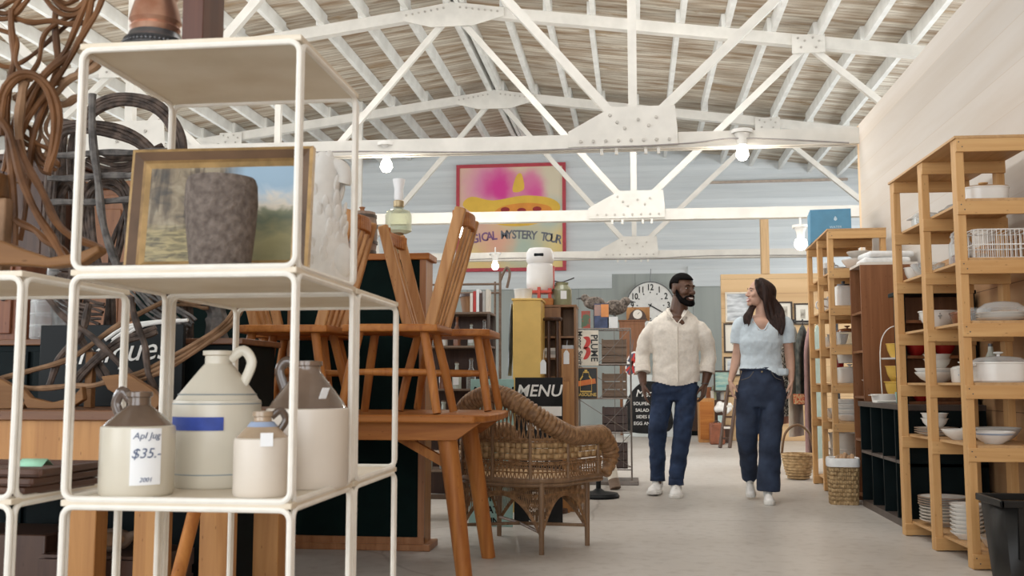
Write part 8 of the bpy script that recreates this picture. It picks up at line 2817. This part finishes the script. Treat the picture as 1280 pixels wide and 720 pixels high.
strands(bt, 'branch', [(62, 486), (72, 450), (100, 420), (112, 380)], YB_ + 0.02, 1, 0, 0.013, M_TWIG, seed=68)
for pts in ([(28, 484), (40, 498), (66, 504), (92, 498), (104, 484), (106, 500), (90, 511), (60, 512), (36, 511), (28, 500)], [(-30, 470), (0, 472), (20, 484), (34, 500), (30, 511), (0, 511), (-30, 500)],
            [(128, 470), (160, 466), (192, 486), (204, 500), (196, 511), (160, 500), (136, 486)]):
    P = [W(x, y, YB_ - 0.12) for x, y in pts]
    zmin = min(p.z for p in P)
    MB().prism([(p.x, p.z - zmin + wz + 0.001) for p in P], 0.03, T(0, YB_ - 0.13, 0)).build('seat_plank', M_PLANKB, bt, bevel=0.003)
a, b = W(106, 508, YB_ + 0.05), W(118, 440, YB_ + 0.05)
MB().bx(a.x, b.x, YB_ + 0.04, YB_ + 0.07, wz + 0.001, b.z).build('post', M_PLANKB, bt, bevel=0.003)

# --- under the bench: decoy duck on a dark crate, dark box, leaning pole
DY = 3.45
dp = W(138, 690, DY)
t = thing('wooden_crate', 'low dark crate under the orange bench', 'crate', (dp.x, DY + 0.06, 0))
mb = MB()
hcr = dp.z
for y in (-0.15, 0.135):
    for q in range(3):
        mb.bx(-0.22, 0.22, y, y + 0.015, 0.02 + q * hcr / 3, 0.02 + (q + 0.85) * hcr / 3 - 0.02)
for x in (-0.22, 0.205):
    mb.bx(x, x + 0.015, -0.135, 0.135, 0.0, hcr)
mb.bx(-0.205, 0.205, -0.135, 0.135, hcr - 0.012, hcr - 0.001)
mb.build('slats', M_DKWOOD, t, world=False)
t = thing('decoy_duck', 'small wooden decoy duck on the dark crate under the bench', 'duck', (dp.x, DY, hcr), 0.2)
o = MB().ball((0, 0, 0.042), (0.075, 0.045, 0.042), 18, 12).ball((-0.062, 0, 0.088), (0.030, 0.024, 0.027), 14, 10).tube([(-0.04, 0, 0.05), (-0.06, 0, 0.085)], 0.024, 10).tube([(0.06, 0, 0.05), (0.10, 0, 0.075)], [0.022, 0.006], 8)
baked(o, 'body', M_CRWOOD, t, 0.006, 3)
MB().tube([(-0.085, 0, 0.086), (-0.118, 0, 0.080)], [0.010, 0.006], 8, flat=0.6).build('bill', M_BENTL, t, world=False)
for y in (-1, 1):
    MB().ball((0.01, y * 0.038, 0.05), (0.05, 0.012, 0.026), 12, 8).build('wing', M_BENTL, t, world=False)
pa_, pb_ = W(243, 640, 4.0), W(222, 722, 4.0)
YL = 4.62
pq, pr2 = W(222, 722, 3.02), W(243, 640, 3.12)
pq = pq + (pq - pr2) * ((pq.z - 0.006) / (pr2.z - pq.z))
MB().tube([pq, pr2], 0.022, 10).thing('wooden_pole', M_OAKZ, 'short round oak pole leaning on the front of the orange bench', 'pole')
MB().bx(-0.20, 0.20, -0.14, 0.14, 0, 0.34).xf(T(W(10, 700, 3.5).x, 3.55, 0)).thing('dark_box', M_DKWOOD, 'dark wooden box under the bench at the left edge', 'box', bevel=0.006)

# --- two wardrobes against the left side behind the twig furniture
def wardrobe(px0, px1, pyt, Y, m, label):
    a, b = W(px0, 400, Y), W(px1, 400, Y)
    h = W(px0, pyt, Y).z
    t = thing('wardrobe', label, 'wardrobe', ((a.x + b.x) / 2, Y + 0.28, 0))
    MB().bx(a.x, b.x, Y, Y + 0.55, 0.08, h - 0.05).build('body', m, t, bevel=0.004)
    MB().bx(a.x - 0.04, b.x + 0.04, Y - 0.04, Y + 0.57, h - 0.05, h).build('cornice', m, t, bevel=0.01)
    MB().bx(a.x - 0.02, b.x + 0.02, Y - 0.02, Y + 0.55, 0, 0.08).build('plinth', m, t, bevel=0.006)
    xm = (a.x + b.x) / 2
    for x0_, x1_, s_ in ((a.x + 0.03, xm - 0.004, 1), (xm + 0.004, b.x - 0.03, -1)):
        d = MB().bx(x0_, x1_, Y - 0.018, Y - 0.0005, 0.12, h - 0.09).build('door', m, t, bevel=0.004)
        MB().bx(x0_ + 0.07, x1_ - 0.07, Y - 0.026, Y - 0.018, 0.22, h - 0.19).build('panel', m, d, bevel=0.006)
        MB().ball(((x1_ - 0.035) if s_ > 0 else (x0_ + 0.035), Y - 0.032, h * 0.5), 0.016, 10, 8).build('knob', M_BRASS, d)


wardrobe(-70, 66, 196, 6.1, M_DKWOOD, 'dark wardrobe at the left edge behind the bentwood rocker')
wardrobe(98, 226, 229, 6.3, M_VENEER, 'reddish brown wardrobe behind the twig settee loops')
# ================================================================= light and camera
w = bpy.data.worlds.new('sky')
SC.world = w
w.use_nodes = True
bg = w.node_tree.nodes['Background']
bg.inputs['Color'].default_value = (0.86, 0.94, 1.0, 1)
bg.inputs['Strength'].default_value = 1.6


def area(name, loc, target, sx, sy, energy, col=(1, 1, 1)):
    L = bpy.data.lights.new(name, 'AREA')
    L.shape = 'RECTANGLE'
    L.size = sx
    L.size_y = sy
    L.energy = energy
    L.color = col
    o = bpy.data.objects.new(name, L)
    COL.objects.link(o)
    o.location = loc
    d = Vector(target) - Vector(loc)
    o.rotation_euler = d.to_track_quat('-Z', 'Y').to_euler()
    return o


# daylight through the open doors behind the camera; fill at the added window bands left and right
area('door_daylight_left', (-6.5, RY0 + 0.1, 2.3), (-6.0, 10, 2.6), 6.5, 4.2, 225, (0.97, 0.985, 1))
area('door_daylight_right', (1.3, RY0 + 0.1, 2.3), (0.5, 10, 2.6), 6.5, 4.2, 245, (0.97, 0.985, 1))
area('window_fill_left', (RX0 + 0.1, 8, 3.3), (0, 9, 2.6), 22, 1.9, 560, (0.95, 0.98, 1))
area('window_fill_right', (RX1 - 0.1, 14, 3.3), (0, 14, 3.2), 14, 1.9, 330, (0.95, 0.98, 1))
# added fill over the aisle
for x_, y_, e_ in ((-0.2, 6.4, 70), (-3.6, 7.0, 60), (0.0, 10.6, 120), (-4.4, 10.6, 75)):
    area('aisle_fill', (x_, y_, 5.75), (x_ + 0.1, y_ + 1.6, 0), 2.2, 1.4, e_, (1, 0.985, 0.96))
# added lights without fixtures, brightening the roof boards from below
for x_, y_ in ((-6.5, 3.5), (0.0, 3.5), (-6.5, 7.5), (0.0, 7.5), (-6.5, 11.6), (0.0, 11.6), (-6.5, 15.8), (0.0, 15.8)):
    area('roof_fill', (x_, y_, 3.6), (x_, y_, 9), 3.5, 1.5, 21, (1, 0.96, 0.90))

cam = bpy.data.cameras.new('camera')
cam.sensor_width = 36
cam.sensor_fit = 'HORIZONTAL'
cam.lens = F_PX / 1280 * 36
cam.clip_start = 0.05
cam.clip_end = 200
cam.dof.use_dof = True
cam.dof.focus_distance = 6.5
cam.dof.aperture_fstop = 7.5
co = bpy.data.objects.new('camera', cam)
COL.objects.link(co)
co.matrix_world = Matrix((( CR.x, CU.x, -CF.x, CAM.x), (CR.y, CU.y, -CF.y, CAM.y), (CR.z, CU.z, -CF.z, CAM.z), (0, 0, 0, 1)))
SC.camera = co
vs = SC.view_settings
vs.view_transform = 'Standard'
vs.look = 'None'
vs.gamma = 1
vs.exposure = 0.0
vs.use_curve_mapping = False
